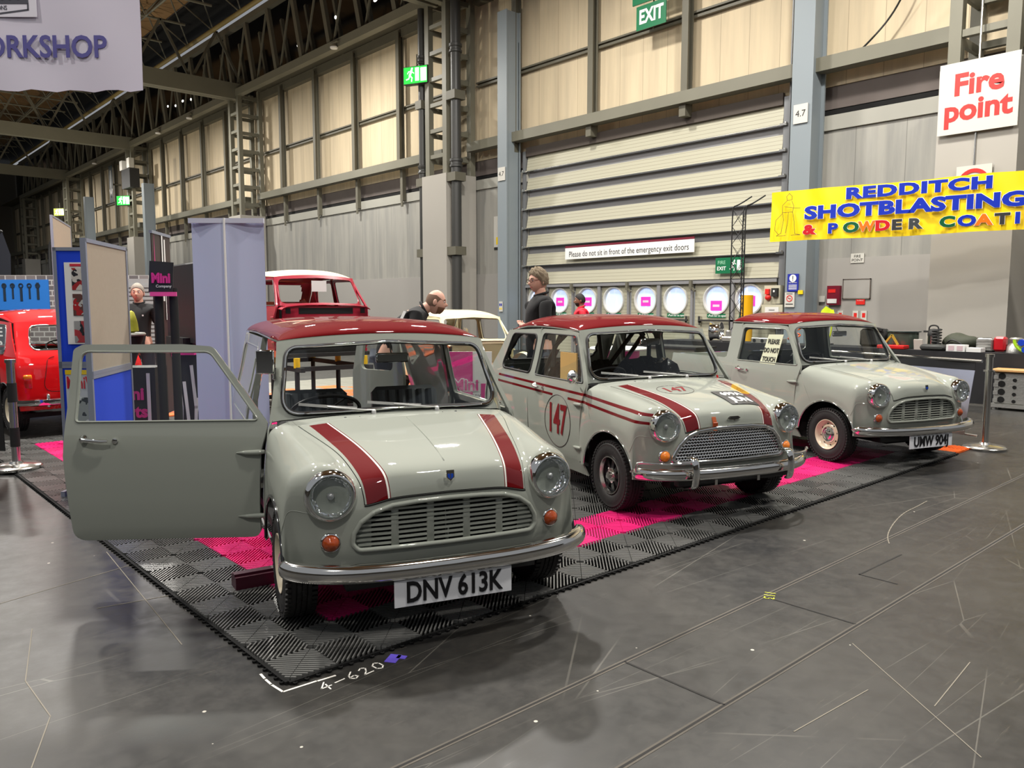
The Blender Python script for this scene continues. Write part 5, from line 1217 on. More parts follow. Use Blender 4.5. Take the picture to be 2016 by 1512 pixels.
bb, Lb = display_board('blue felt display board with framed photos and a magazine poster', (.139, 4.048), (.47, 3.752), 0, [.04, 1.0, 1.893], [felt_b, felt_b])
# the face towards the viewer is local -y
FBB = Matrix(((1, 0, 0), (0, 0, -1), (0, 1, 0)))
b = MB(); b.box((.235, -.02, 1.47), (.30, .006, .62)); sheet = b.build('photo_sheet', paper, bb, weld=False)
cols_ = [(srgb(150, 40, 44), srgb(40, 40, 46), srgb(190, 186, 180)), (srgb(160, 36, 40), srgb(170, 172, 170), srgb(90, 60, 56)), (srgb(40, 44, 50), srgb(168, 60, 66), srgb(150, 150, 150))]
def photo(name, parent, x, z, w, h, cc, y=-.025):
    m_ = mat('photo_print_%s' % name, cc[0], .4); g = NT(m_); X, Y, Z, v = g.xyz(); n1 = noise(g, v, 9, 2, .4); n2 = noise(g, v, 14, 2, .4)
    c = g.mix(g.math('GREATER_THAN', n1, .52), cc[1], cc[0]); c = g.mix(g.math('GREATER_THAN', n2, .58), c, cc[2]); g.l(c, g.b.inputs['Base Color'])
    q = MB(); q.box((x, y, z), (w, .004, h)); return q.build('photo', m_, parent, weld=False)
for k, zc in enumerate((1.655, 1.46, 1.255)): photo('board%d' % k, sheet, 0.25, zc, .22, .165, cols_[k])
b = MB(); b.box((.21, -.025, 1.76), (.16, .004, .018)); b.build('photo_caption', mat('caption_red', srgb(190, 40, 60), .5), sheet, weld=False)
b = MB(); b.box((.25, -.02, .68), (.40, .006, .56)); po = b.build('magazine_poster', mat('poster_paper', srgb(196, 200, 200), .5), bb, weld=False)
text('poster_title', 'MiniWorld', .13, mat('title_red', srgb(200, 30, 50), .5), po, (.245, -.026, .86), FBB, bold=.02, sx=.66, ext=.001)
b = MB(); b.box((.25, -.026, .945), (.40, .004, .035)); b.build('poster_strip', yel, po, weld=False)
photo('cover', po, .25, .62, .34, .26, (srgb(150, 156, 150), srgb(206, 208, 206), srgb(50, 56, 60)), -.026)
b = MB(); b.lathe([(0, 0), (.035, 0)], 16, Matrix.Rotation(pi/2, 3, 'X'), 0, (.12, -.03, .50)); b.build('yellow_spot', yel, po, weld=False)
display_board('beige over blue felt display board standing in front of the blue one', (.066, 2.922), (.533, 3.665), 0, [.04, .995, 1.891], [felt_b, felt_g])
display_board('tall far beige display board seen above the blue board', (1.496, 10.412), (2.135, 12.137), 0, [.04, 1.0, 1.9, 2.79], [felt_g]*3)
# grey backs of the roller banners
rb = thing('roller_banner', 'tall pale lilac back of a roller banner left of the van roof', 'banner', (1.08, 3.80, 0), math.atan2(3.404-3.797, 1.524-1.083))
ml = mat('banner_back_lilac', srgb(188, 196, 224), .7); b = MB()
Gp = [[(x_, .012*sin(x_*12+z_*.8)+.02*abs(sin((x_-.27)*3)), z_) for x_ in np.linspace(.0, .59, 24)] for z_ in np.linspace(.06, 2.13, 20)]
b.grid(Gp); b.grid([[(x_, y_+.004, z_) for x_, y_, z_ in r] for r in Gp], flip=True); b.build('banner_cloth', ml, rb, 60)
b = MB(); b.box((.295, .0, 2.14), (.61, .03, .04)); b.build('top_rail', mat('rail_pale', srgb(200, 204, 220), .4), rb, weld=False)
b = MB(); b.tube([(.29, -.035, .03), (.285, -.025, 2.16)], .010, 8); b.build('support_pole', white, rb, 60); b = MB(); b.box((.295, 0, .035), (.64, .16, .07), ch=.02); b.build('banner_base', alu, rb, 40)
rb2 = thing('pink_roller_banner', 'black, pink and white roller banner top rising behind the poster stand', 'banner', (1.38, 5.70, 0), math.atan2(.5, .345))
b = MB(); b.box((.30, 0, 1.25), (.62, .01, 1.90)); b.build('banner_cloth', mat('banner_black', srgb(56, 46, 46), .5), rb2, weld=False)
b = MB(); 
for (x_, w_, z0, z1) in ((.05, .07, 1.2, 2.2), (.14, .05, .8, 1.9), (.50, .06, .9, 1.9), (.58, .05, .7, 1.7)): b.add([(x_-w_/2, -.012, z0), (x_+w_/2, -.012, z0), (x_-w_*.1, -.012, z1)], [(0, 1, 2)])
b.build('pink_flames', pinkp, rb2, weld=False); b = MB()
for (x_, w_, z0, z1) in ((.30, .05, 1.5, 2.2), (.38, .05, 1.3, 2.15)): b.add([(x_-w_/2, -.014, z0), (x_+w_/2, -.014, z0), (x_+w_*.4, -.014, z1), (x_-w_*.4, -.014, z1)], [(0, 1, 2, 3)])
b.build('white_flames', paper, rb2, weld=False); b = MB(); b.box((.3, 0, 2.2), (.64, .03, .03)); b.build('top_rail', alu, rb2, weld=False); b = MB(); b.box((.3, 0, .04), (.66, .2, .08)); b.build('banner_base', alu, rb2, weld=False)
# poster stand on two black pillars
ps = thing('poster_stand', 'two black pillars carrying a black and pink poster', 'stand', (.975, 4.145, 0), math.atan2(-.081, .093)+rad(8))
for x_ in (-.06, .06): b = MB(); b.tube([(x_, .03, 0), (x_, .03, 1.6)], .036, 12); b.build('pillar', matblack, ps, 60)
b = MB(); b.box((0, .03, .01), (.42, .34, .02)); b.build('stand_base', matblack, ps, weld=False)
b = MB(); b.box((-.02, -.02, 1.69), (.19, .012, .26), Matrix.Rotation(rad(4), 3, 'Y')); pp = b.build('poster', blackp, ps, weld=False)
text('poster_lettering', 'Mini', .11, pinkp, pp, (-.02, -.034, 1.68), FBB, bold=.05, ext=.002, sx=.8); text('poster_small_lettering', 'Company', .032, paper, pp, (.0, -.034, 1.615), FBB, bold=.01, ext=.001)
b = MB(); b.box((-.005, -.03, 1.55), (.21, .02, .035)); b.build('poster_base', mat('pink_shelf', srgb(230, 80, 150), .4), ps, weld=False)
# rear of a large screen on a stand
tv = thing('screen_back', 'back of a large black screen on a black stand', 'screen', (1.47, 5.50, 0), math.atan2(-.76, -.06)+pi*0)
b = MB(); b.box((.45, 0, 1.47), (.98, .05, .76), ch=.015); b.box((.45, .03, 1.45), (.5, .04, .4), ch=.01); b.build('screen_case', mat('screen_black', (.018, .019, .02), .5), tv, 30)
b = MB(); b.box((.45, -.04, 1.10), (.6, .10, .10)); b.build('screen_speaker', matblack, tv, weld=False); b = MB(); b.tube([(.45, .08, .02), (.45, .08, 1.5)], .04, 10); b.box((.45, .05, .02), (.7, .5, .03)); b.build('screen_stand', matblack, tv, 40)
# white shelf stand with red flames between the pillars and the banner
wl = thing('flame_panel', 'black and white flame patterned panel behind the pillars', 'panel', (1.28, 4.55, 0), rad(-40))
b = MB(); b.box((0, 0, .54), (.26, .02, .96)); b.build('panel_board', blackp, wl, weld=False); b = MB()
for i, (x_, z0, z1) in enumerate([(-.08, .1, .95), (-.02, .0, .75), (.05, .15, .9), (.1, .05, .6)]): b.ribbon([(x_, z0), (x_+.02, (z0+z1)/2), (x_-.01, z1)], .03, 0)
o_ = b.build('white_flames', paper, wl, weld=False); o_.rotation_euler = (pi/2, 0, 0); o_.location = (0, -.014, 0)
b = MB(); b.box((.0, 0, 1.04), (.2, .2, .06)); b.build('pink_box', pinkp, wl, weld=False)
kt = thing('pink_graphic_stand', 'black counter stand with pink and white graphics behind the door glass', 'stand', (.92, 4.86, 0), rad(-38))
b = MB(); b.box((0, 0, .45), (.46, .3, .9)); b.build('stand_body', blackp, kt, weld=False)
for z_, s_ in ((.66, 'Mini'), (.50, 'Parts'), (.36, 'Mini')): text('lettering', s_, .15, pinkp, kt, (0, -.156, z_), FBB, bold=.04, ext=.002)
b = MB(); b.box((.17, -.156, .45), (.03, .004, .8)); b.box((-.05, -.156, .28), (.3, .004, .05)); b.build('white_stripe', paper, kt, weld=False)
# bar tables
def bar_table(c, label, h=1.14, r=.36, drape=matblack, topm=None):
    t = thing('bar_table', label, 'table', (*c, 0)); b = MB(); b.lathe([(0, h-.03), (r, h-.03), (r+.01, h-.015), (r, h), (0, h)], 32); b.build('table_top', topm or mat('grey_top', srgb(150, 148, 140), .4), t, 40)
    b = MB(); b.lathe([(r*.97, h-.03), (r*.6, h*.72), (r*.33, h*.5), (r*.42, h*.25), (r*.72, .02)], 24, None, 0); b.build('stretch_cover', drape, t, 60); return t
bar_table((1.20, 6.36), 'round bar table with black stretch cover behind the beige board', 1.16, .27)
jk = MB(); jk.lathe([(.02, 0), (.07, .02), (.06, .12), (.03, .22), (.0, .24)], 12, None, 0); o_ = jk.build('hi_vis_bag', mat('hi_vis_dirty', srgb(170, 168, 50), .7, bump=(12, .5, 3)), None, 60); o_.location = (1.33, 6.30, 1.161); tag(o_, 'yellow and black bag slumped on the round bar table', 'bag')
# barrier post with printed barrier, left
def barrier_post(c, label, h=.98, fabric=True):
    t = thing('barrier_post', label, 'barrier post', (*c, 0)); b = MB()
    b.lathe([(0, 0), (.20, 0), (.205, .02), (.19, .035), (.06, .05), (.045, .07), (0, .07)], 40); b.build('post_base', steel, t, 40)
    b = MB(); b.lathe([(.034, .05), (.034, h-.03), (.044, h-.03), (.044, h), (0, h)], 24); b.build('post', steel, t, 40); return t
lp = barrier_post((.03, 5.36), 'chrome barrier post with black straps at the left edge')
for z_ in (.70, .30): b = MB(); b.lathe([(.039, z_-.10), (.039, z_+.07)], 20); b.build('strap', matblack, lp, 60)
cb_ = thing('cafe_barrier', 'black printed barrier with pink and white lettering at the left edge', 'barrier', (.0, 5.38, 0), rad(132)); b = MB()
Gp = [[(x_, .02*sin(x_*5+z_*2), z_) for x_ in np.linspace(.05, 1.6, 24)] for z_ in np.linspace(.16, .98, 8)]
b.grid(Gp); b.grid([[(x_, y_-.004, z_) for x_, y_, z_ in r] for r in Gp], flip=True); b.build('barrier_cloth', matblack, cb_, 60)
text('barrier_lettering', 'Mini', .42, pinkp, cb_, (.55, .034, .50), Matrix(((-1, 0, 0), (0, 0, 1), (0, 1, 0))), bold=.05, ext=.002); text('barrier_lettering_shadow', 'Mini', .42, paper, cb_, (.57, .031, .54), Matrix(((-1, 0, 0), (0, 0, 1), (0, 1, 0))), bold=.07, ext=.001)
# brick printed exhibition wall with tool print
brick = mat('brick_print', srgb(90, 84, 84), .8); g = NT(brick); tc = g.n('ShaderNodeTexCoord'); mp = g.n('ShaderNodeMapping'); mp.inputs['Rotation'].default_value = (pi/2, 0, 0); g.l(tc.outputs['Object'], mp.inputs[0])
br = g.n('ShaderNodeTexBrick'); br.inputs['Scale'].default_value = 2.4; br.inputs['Color1'].default_value = (*srgb(92, 86, 88), 1); br.inputs['Color2'].default_value = (*srgb(120, 112, 112), 1); br.inputs['Mortar'].default_value = (*srgb(170, 166, 164), 1); br.inputs['Mortar Size'].default_value = .03; g.l(mp.outputs[0], br.inputs[0]); g.l(br.outputs['Color'], g.b.inputs['Base Color'])
bw = thing('brick_stand_wall', 'brick-patterned exhibition wall with a blue tool print', 'stand wall', (1.0, 16.85, 0), math.atan2(14.098-16.173, 4.048-1.752)); b = MB(); b.box((2.1, 0, 1.04), (4.3, .1, 2.08)); b.build('wall_board', brick, bw, weld=False)
b = MB(); b.box((1.15, -.06, 1.68), (1.75, .02, .62)); tp = b.build('blue_tool_print', mat('tool_print_blue', srgb(40, 110, 190), .5), bw, weld=False)
for i in range(9): b = MB(); b.box((.45+i*.17, -.075, 1.70+.03*(i % 3)), (.035 if i % 2 else .05, .01, .34-.03*(i % 4))); b.lathe([(.03, 0), (.05, 0), (.05, .01), (.03, .01)], 10, Matrix.Rotation(pi/2, 3, 'X'), 0, (.45+i*.17, -.075, 1.87)); b.build('printed_tool', mat('tool_grey', srgb(110, 150, 200) if i % 2 else srgb(30, 44, 60), .5), tp, weld=False)
sh = thing('shutter_panel', 'grey slatted shutter panel behind the man in the black polo', 'panel', (2.75, 13.3, 0), rad(-42)); b = MB(); b.box((.9, 0, .98), (2.2, .06, 1.96))
for k in range(24): b.box((.9, -.04, .1+k*.075), (2.1, .02, .05))
b.build('slats', mat('shutter_grey', srgb(138, 140, 142), .5), sh, weld=False)
sb_ = thing('black_letter_board', 'black board with white letters at the far left behind the red saloon', 'board', (.75, 12.1, 0), rad(-42)); b = MB(); b.box((.0, 0, .70), (1.1, .05, 1.4)); b.build('board', blackp, sb_, weld=False)
for s_, z_ in (('THE', 1.05), ('FOR', .84), ('&', .64)): text('lettering', s_, .20, white, sb_, (.22, -.03, z_), FBB, bold=.02)
# feather flags at the far left
for i, (x_, y_, l_) in enumerate([(2.0, 18.5, 'left one of two dark curved feather flags above the brick wall'), (3.0, 17.8, 'right one of two dark curved feather flags above the brick wall')]):
    t = thing('feather_flag', l_, 'flag', (x_, y_, 0), rad(-42)); b = MB(); b.tube(natspline([(0, 0, 0), (0, 0, 2.2), (.05, 0, 2.9), (.25, 0, 3.15)], 5).tolist(), .03, 6); b.build('flag_pole', blackp, t, 60)
    b = MB(); b.add([(.03, 0, .8), (.35, 0, .9), (.42, 0, 2.6), (.25, 0, 3.15), (.05, 0, 2.8)], [(0, 1, 2, 3, 4)]); b.add([(.03, .006, .8), (.35, .006, .9), (.42, .006, 2.6), (.25, .006, 3.15), (.05, .006, 2.8)], [(4, 3, 2, 1, 0)]); b.build('flag_cloth', mat('flag_dark', srgb(40, 42, 50), .6), t, weld=False)
# ---- red saloon seen from behind
REDC = paint('bright_red_paint', srgb(196, 10, 18))
redcar = car('bright red classic saloon seen from behind, left of the boards', 'saloon', (.84, 9.62, rad(275)), dict(name='red_saloon', z=.05, paint=REDC, roof=REDC, guttermat=chrome, sealmat=chrome, rearseal=chrome, rear_detail=True, amber=AMBER))
for s in (1, -1): wheel(redcar, s, 0, .615, 'steel'); wheel(redcar, s, 2.036, .60, 'steel')
b = MB(); b.lathe([(0, 0), (.06, 0), (.06, .003), (0, .003)], 20, basis(Vector((1, 0, .5)))@Matrix.Diagonal((1.0, .5, 1)), 0, (2.335, .30, .965)); b.build('window_sticker', mat('sticker_cream', srgb(224, 196, 160), .5), redcar)
# ---- red bodyshell on a stand
SH = mat('shell_red', srgb(150, 22, 46), .35, coat=.6, var=(3, .25)); SHR = mat('shell_roof_cream', srgb(222, 208, 172), .5, var=(3, .08))
def shell(label, name, pose, P, PR, z, extra=None):
    r = car(label, 'saloon', pose, dict(name=name, cat='car body shell', paint=P, roof=PR, front=False, glass=False, doors=True, doorglass=False, handles=False, cabin=False, lining=P, z=z, archmat=P, **(extra or {})))
    return r
sr = shell('red bare bodyshell with cream roof raised on a black and yellow frame', 'red_body_shell', (4.05, 6.75, rad(86)), SH, SHR, .58)
b = MB(); b.box((.30, 0, .78), (.04, 1.24, .16)); b.box((.30, .54, .60), (.04, .16, .4)); b.box((.30, -.54, .60), (.04, .16, .4)); b.box((.28, 0, .45), (.04, 1.24, .08)); b.build('bulkhead', SH, sr, weld=False)
b = MB(); b.box((.277, 0, .80), (.006, .80, .085), ch=.002); b.box((.277, .55, .80), (.006, .07, .07), ch=.002); b.box((.277, -.55, .80), (.006, .07, .07), ch=.002); b.build('bulkhead_openings', darkgap, sr)
b = MB(); b.box((.50, 0, .14+1.2-.20), (.006, .22, .15)); b.build('paper_notice', paper, sr, weld=False)
st = thing('shell_stand', 'black steel frame with yellow uprights under the red bodyshell', 'stand', (4.05, 6.75, 0), rad(86))
yl = mat('stand_yellow', srgb(222, 180, 20), .4)
for sx in (.15, 1.0, 1.9):
    for sy in (-.5, .5):
        b = MB(); b.tube([(sx, sy, .02), (sx, sy, .62)], .035, 8); b.build('stand_leg', matblack, st, 50); b = MB(); b.tube([(sx, sy, .62), (sx, sy, .75)], .045, 8); b.build('yellow_upright', yl, st, 50)
b = MB()
for sy in (-.5, .5): b.box((1.0, sy, .6), (2.1, .06, .06)); b.box((1.0, sy, .05), (2.1, .06, .06))
for sx in (.15, 1.9): b.box((sx, 0, .6), (.06, 1.0, .06)); b.box((sx, 0, .05), (.06, 1.0, .06))
b.build('stand_frame', matblack, st, weld=False)
# ---- cream bodyshell
CRM = mat('shell_cream', srgb(222, 214, 176), .4, coat=.4)
cr = shell('cream bare bodyshell between the van and the numbered saloon', 'cream_body_shell', (6.85, 6.75, rad(84)), CRM, CRM, .0)
b = MB(); b.box((.30, 0, .84), (.06, 1.26, .05)); b.box((.30, 0, .50), (.04, 1.24, .06)); b.build('bulkhead', CRM, cr, weld=False)
b = MB(); b.box((.28, 0, .68), (.02, 1.18, .30)); b.build('masking_sheet', mat('masking_beige', srgb(140, 132, 100), .6, var=(6, .1)), cr, weld=False)
for s in (1, -1): b = MB(); b.lathe([(.36, -.06), (.38, 0), (.36, .06)], 20, Matrix.Rotation(pi/2, 3, 'X'), 0, (0, s*.62, .32), a0=0, a1=pi); b.build('inner_arch', CRM, cr, 60)
b = MB(); b.lathe([(0, 0), (.07, .01), (.075, .03), (0, .05)], 18, basis(Vector((-1, -.3, .2))), 0, (.52, .20, 1.02)); b.tube([(.5, .2, .9), (.52, .2, 1.02)], .012, 6); b.build('loose_mirror', steel, cr, 60)
for s in (1, -1): wheel(cr, s, 2.036, .58, 'steel')
# white reception table and pink graphic stands further back
wt = thing('reception_table', 'round white table with pink and black front behind the numbered saloon', 'table', (5.60, 3.09, 0)); b = MB(); b.lathe([(0, .95), (.32, .95), (.33, .965), (.32, .98), (0, .98)], 32); b.build('table_top', white, wt, 40)
b = MB(); b.lathe([(.24, 0), (.24, .95)], 24, None, 0); b.build('table_front', pinkp, wt, 60); b = MB(); b.lathe([(.243, .0), (.243, .95)], 6, None, 0, a0=rad(150), a1=rad(190)); b.build('black_strip', blackp, wt, 60)
pk = thing('pink_banner_stand', 'pink and white company banner seen through the van windscreen', 'banner', (4.05, 3.98, 0), rad(-42)); b = MB(); b.box((0, 0, .49), (.62, .02, .92)); b.build('banner_board', paper, pk, weld=False); b = MB(); b.box((-.05, -.015, .49), (.30, .006, .92)); b.box((.22, -.015, .35), (.06, .006, .5)); b.build('pink_field', pinkp, pk, weld=False)
text('lettering', 'Mini', .17, paper, pk, (.02, -.022, .58), FBB, bold=.09); text('lettering_fill', 'Mini', .17, pinkp, pk, (.02, -.028, .58), FBB, bold=.03); text('small_lettering', 'Company', .07, mat('grey_letter', srgb(120, 110, 120), .5), pk, (.05, -.026, .47), FBB, bold=.02)
# ---------------------------------------------------------------- badges, numbers, mirrors and other details on the cars
_T = TOP[:, :4*NS].reshape(-1, 3)
def bonnet_z(x, y):
    d = (_T[:, 0]-x)**2+(_T[:, 1]-abs(y))**2+1e-9; i = np.argsort(d)[:5]; w = 1/d[i]; return float((_T[i, 2]*w).sum()/w.sum())
def on_bonnet(me, xc, yc, lift=.0028, rot=0):
    for v in me.vertices:
        u, q, w = v.co; u, q = u*cos(rot)-q*sin(rot), u*sin(rot)+q*cos(rot); x, y = xc+q, yc-u; v.co = (x, y, bonnet_z(x, y)+lift+w)
def decal_text(name, s, size, m_, parent, xc, yc, lift=.003, **k):
    me = text_mesh(s, size, **k); me.materials.clear(); me.materials.append(m_); on_bonnet(me, xc, yc, lift); o = bpy.data.objects.new(name, me); link(o, parent); return o
mar = mat('maroon_decal', srgb(120, 10, 20), .35)
FS = Matrix(((-1, 0, 0), (0, 0, 1), (0, 1, 0)))     # lettering on the +y flank
# race number roundels
def ring_on(fn, r0, n=48):
    b = MB(); P = [fn(cos(2*pi*i/n)*r0, sin(2*pi*i/n)*r0) for i in range(n)]; b.tube(P, .0028, 5, closed=True); return b
b = MB(); cx, cz = .778, .54
b.tube([(cx+.222*cos(a), side_y(cx, cz+.208*sin(a))+.001, cz+.208*sin(a)) for a in np.linspace(0, 2*pi, 60)[:-1]], .003, 5, closed=True); rn = b.build('race_number_ring', mat('ring_dark', srgb(46, 14, 20), .4), saloon, 60)
text('race_number', '147', .33, mar, rn, (cx+.005, .7085, .545), FS, bold=.022, sx=.66, ext=.001)
b = MB(); n = 48; P = []
for i in range(n): u, q = .142*cos(2*pi*i/n), .115*sin(2*pi*i/n); x, y = -.028+q, .155-u; P.append((x, y, bonnet_z(x, y)+.002))
b.tube(P, .0018, 5, closed=True); rn = b.build('race_number_ring', MATS['ring_dark'], saloon, 60)
decal_text('race_number', '147', .15, mar, rn, -.028, .155, bold=.02, sx=.9, ext=.0006)
# black registration panel on the bonnet
me = bpy.data.meshes.new('p'); gx, gy = 9, 9; me.from_pydata([((-.125+.25*i/gx), (-.125+.25*j/gy), 0) for i in range(gx+1) for j in range(gy+1)], [], [(i*(gy+1)+j, (i+1)*(gy+1)+j, (i+1)*(gy+1)+j+1, i*(gy+1)+j+1) for i in range(gx) for j in range(gy)])
me.materials.append(blackp); on_bonnet(me, -.27, -.19, .0075); rg = bpy.data.objects.new('registration_panel', me); link(rg, saloon)
decal_text('registration_lettering', '699A', .088, white, rg, -.215, -.195, lift=.0095, bold=.03, sx=.95, ext=.0006); decal_text('registration_lettering', 'JUN', .105, white, rg, -.325, -.20, lift=.0095, bold=.03, sx=.95, ext=.0006)
# chrome badges
def shield(root):
    b = MB(); c = Vector((-.487, 0, .712)); B = frame((0, -1, 0), (.12, 0, 1))
    b.prism([(-.018, .022), (-.018, -.01), (0, -.026), (.018, -.01), (.018, .022)], 0, .006, B, c); bd = b.build('bonnet_badge', chrome, root, 30)
    b = MB(); b.prism([(-.013, .006), (-.013, -.008), (-.002, -.018), (-.002, .006)], .006, .0075, B, c); b.prism([(.002, .006), (.002, -.018), (.013, -.008), (.013, .006)], .006, .0075, B, c); b.build('badge_enamel', mat('badge_blue', srgb(30, 70, 170), .2), bd, weld=False)
    b = MB(); b.tube([(x, 0, bonnet_z(x, 0)+.0015) for x in np.linspace(-.46, .2, 24)], [.004-.0025*i/23 for i in range(24)], 6); b.build('bonnet_crease_ridge', GREY, root, 60)  # body-paint tube put in for the highlight along the pressed bonnet crease
shield(van); shield(pick)
b = MB(); b.prism([(-.055, 0), (-.035, .012), (.035, .012), (.055, 0), (.035, -.010), (.01, -.012), (0, -.020), (-.01, -.012), (-.035, -.010)], 0, .006, frame((0, -1, 0), (.1, 0, 1)), Vector((-.488, -.003, .690))); bg = b.build('bonnet_badge', chrome, saloon, 30)
b = MB(); b.prism([(-.042, 0), (-.03, .007), (.03, .007), (.042, 0), (.03, -.006), (-.03, -.006)], .006, .0075, frame((0, -1, 0), (.1, 0, 1)), Vector((-.488, -.003, .690))); b.build('badge_enamel', blackp, bg, weld=False)
text('badge_lettering', 'AUSTIN COOPER', .011, chrome, bg, (-.4965, -.003, .690), frame((0, -1, 0), (.1, 0, 1)), ext=.0005)
# leather bonnet strap
b = MB(); P = [(-.445, .153, bonnet_z(-.445, .153)+.004), (-.475, .155, .700), (-.488, .157, .672), (-.495, .158, .640), (-.50, .16, .615)]
[b.box(Vector(P[i]).lerp(Vector(P[i+1]), .5), (.006, .030, (Vector(P[i])-Vector(P[i+1])).length+.004), basis(Vector(P[i])-Vector(P[i+1]), Vector((0, 1, 0)))) for i in range(4)]
st_ = b.build('bonnet_strap', mat('tan_leather', srgb(176, 84, 40), .45), saloon, 30)
b = MB(); b.box((-.500, .158, .655), (.010, .038, .028), ch=.003); b.build('strap_buckle', mat('buckle_leather', srgb(150, 62, 26), .4), st_, 30)
# bumper fittings on the numbered saloon
for s in (1, -1):
    b = MB(); P = [(-.566+.02, s*.40, .455), (-.600, s*.40, .452), (-.622, s*.40, .40), (-.624, s*.40, .33), (-.612, s*.40, .275), (-.590, s*.40, .262)]
    b.tube(natspline(P, 4).tolist(), 1, sec=[(.028*cos(a), .012*sin(a)) for a in np.linspace(0, 2*pi, 12)[:-1]]); b.build('overrider', chrome, saloon, 60)
    b = MB(); b.tube(natspline([(-.60, s*.41, .425), (-.575, s*.55, .427), (-.50, s*.66, .428), (-.44, s*.715, .425), (-.42, s*.728, .405), (-.415, s*.727, .36)], 4).tolist(), .0085, 8); b.build('corner_bar', chrome, saloon, 60)
    b = MB(); b.box((-.55, s*.18, .27), (.006, .022, .035)); b.build('plate_bracket', steel, saloon, weld=False)
b = MB(); b.box((-.50, 0, .285), (.05, .95, .06), ch=.01); b.build('black_valance', blackp, saloon, 30)
# mirrors
def wing_mirror(root, c, base, n, r=.052, name='door_mirror'):
    c, base = Vector(c), Vector(base); b = MB(); M = basis(Vector(n)); b.lathe([(0, -.035), (r*.55, -.030), (r*.9, -.012), (r, 0), (r*.95, .004), (0, .004)][::1], 28, M, 0, c)
    b.tube([base, (base+c)/2+Vector((0, 0, -.012)), c+Vector((0, 0, -r*.4))], .007, 8); return b.build(name, chrome, root, 60)
wing_mirror(saloon, (.40, .775, .925), (.46, .70, .86), (1, .25, .05))
b = MB(); c = Vector((.50, .665, 1.165)); b.box(c, (.018, .095, .125), Matrix.Rotation(rad(-20), 3, 'Z'), ch=.006); b.tube([(.56, .615, 1.10), (.53, .64, 1.11), c+Vector((.01, 0, -.01))], .009, 8); b.box((.565, .612, 1.10), (.03, .02, .07), ch=.004); b.build('door_mirror', chrome, van, 40)
b = MB(); b.tube([(.375, -.535, .895), (.37, -.54, .872), (.362, -.54, .855)], .008, 6); b.build('red_tag', redp, saloon, 50)
# roll cage and paper bag inside the numbered saloon
b = MB()
for P in ([(1.30, -.50, .25), (1.28, -.48, 1.10), (1.26, -.36, 1.22), (1.26, .36, 1.22), (1.28, .48, 1.10), (1.30, .50, .25)], [(1.28, -.42, 1.20), (1.9, -.38, .62)], [(1.28, .42, 1.20), (1.9, .38, .62)], [(1.27, -.30, 1.21), (1.29, .30, .50)], [(1.27, .05, 1.21), (1.85, -.36, .66)]):
    b.tube(P, .020, 8)
b.build('roll_cage', black, saloon, 60)
b = MB(); b.box((.74, .625, .965), (.24, .012, .24), Matrix.Rotation(rad(4), 3, 'Z')); o_ = b.build('brown_envelope', mat('brown_paper', srgb(196, 158, 96), .6, var=(8, .06)), None, weld=False); o_.parent = None
o_.matrix_world = Matrix.Translation((3.533, .641, 0))@Matrix.Rotation(rad(71.7), 4, 'Z'); tag(o_, 'brown paper envelope leaning inside the door window of the numbered saloon', 'envelope')
# please do not touch sign in the pickup window
pn = thing('window_notice', 'cream notice reading PLEASE DO NOT TOUCH in the pickup door window', 'notice', (6.397, .451, 0), rad(71.3))
b = MB(); b.add([(.955, .678, .857), (.725, .678, .855), (.685, .612, 1.162), (.90, .612, 1.156)], [(0, 1, 2, 3)]); b.add([(.955, .674, .857), (.725, .674, .855), (.685, .608, 1.162), (.90, .608, 1.156)], [(3, 2, 1, 0)]); b.build('notice_sheet', mat('notice_cream', srgb(206, 208, 180), .6), pn, weld=False)
for s_, z_ in (('PLEASE', 1.085), ('DO NOT', .995), ('TOUCH', .905)):
    text('lettering', s_, .068, blackp, pn, (.815+(1.0-z_)*.14, .634+(1.085-z_)*.205, z_), Matrix(((-1, 0, 0), (0, -.19, 1), (0, .98, .19))), bold=.02, sx=.78)
# dark tube as the shadow in the gap under each bonnet lip
for r_ in (van, saloon, pick, redcar):
    b = MB(); L = TOP[4*NS, :3*NS+1].tolist(); L = [(x, -y, z) for x, y, z in L[::-1]][:-1]+L; b.tube([(x-.001, y, z-.004) for x, y, z in L], .0035, 5); b.build('bonnet_lip_shadow', darkgap, r_, 60)

# black plastic over the seats of the numbered saloon
b = MB()
for s in (1, -1):
    G = [[(.86+.62*i/10, s*(.08+.46*j/7), .62+.36*math.sin(pi*min(1, .25+.75*i/10))**1.2+.03*sin(i*2.3+j*1.7)+.02*sin(j*3+i)) for j in range(8)] for i in range(11)]; b.grid(G)
b.build('seat_cover', mat('black_plastic_sheet', (.012, .012, .014), .12, bump=(14, .8, 3)), saloon, 60)
# ---------------------------------------------------------------- right side: draped counter with parts, barrier
ct = thing('counter_table', 'long black-draped table of engine parts behind the pickup', 'table', (11.95, 2.2, 0))
drape = mat('black_drape', (.010, .010, .012), .7)
for i in range(4):
    y_ = -2.55+i*2.05+.25; b = MB(); b.box((0, y_, .765), (.72, 2.03, .03)); b.build('table_top', drape, ct, weld=False)
b = MB(); Gp = [[(-.37-.012*abs(sin(y_*9)), y_, z_) for y_ in np.linspace(-3.3, 4.9, 160)] for z_ in (.02, .4, .779)]; b.grid(Gp); b.grid([[(x_+.01, y_, z_) for x_, y_, z_ in r] for r in Gp], flip=True); b.build('table_drape', drape, ct, 60)
ZT = .781
def on(y, x=11.9): return (x, y, ZT)
def put(name, label, cat, loc, rz=0): return thing(name, label, cat, loc, rz)
alum = mat('cast_alloy', srgb(170, 170, 166), .35, .7, bump=(40, .4, 3)); dk = mat('dark_casting', (.02, .02, .02), .5, bump=(20, .4, 3))
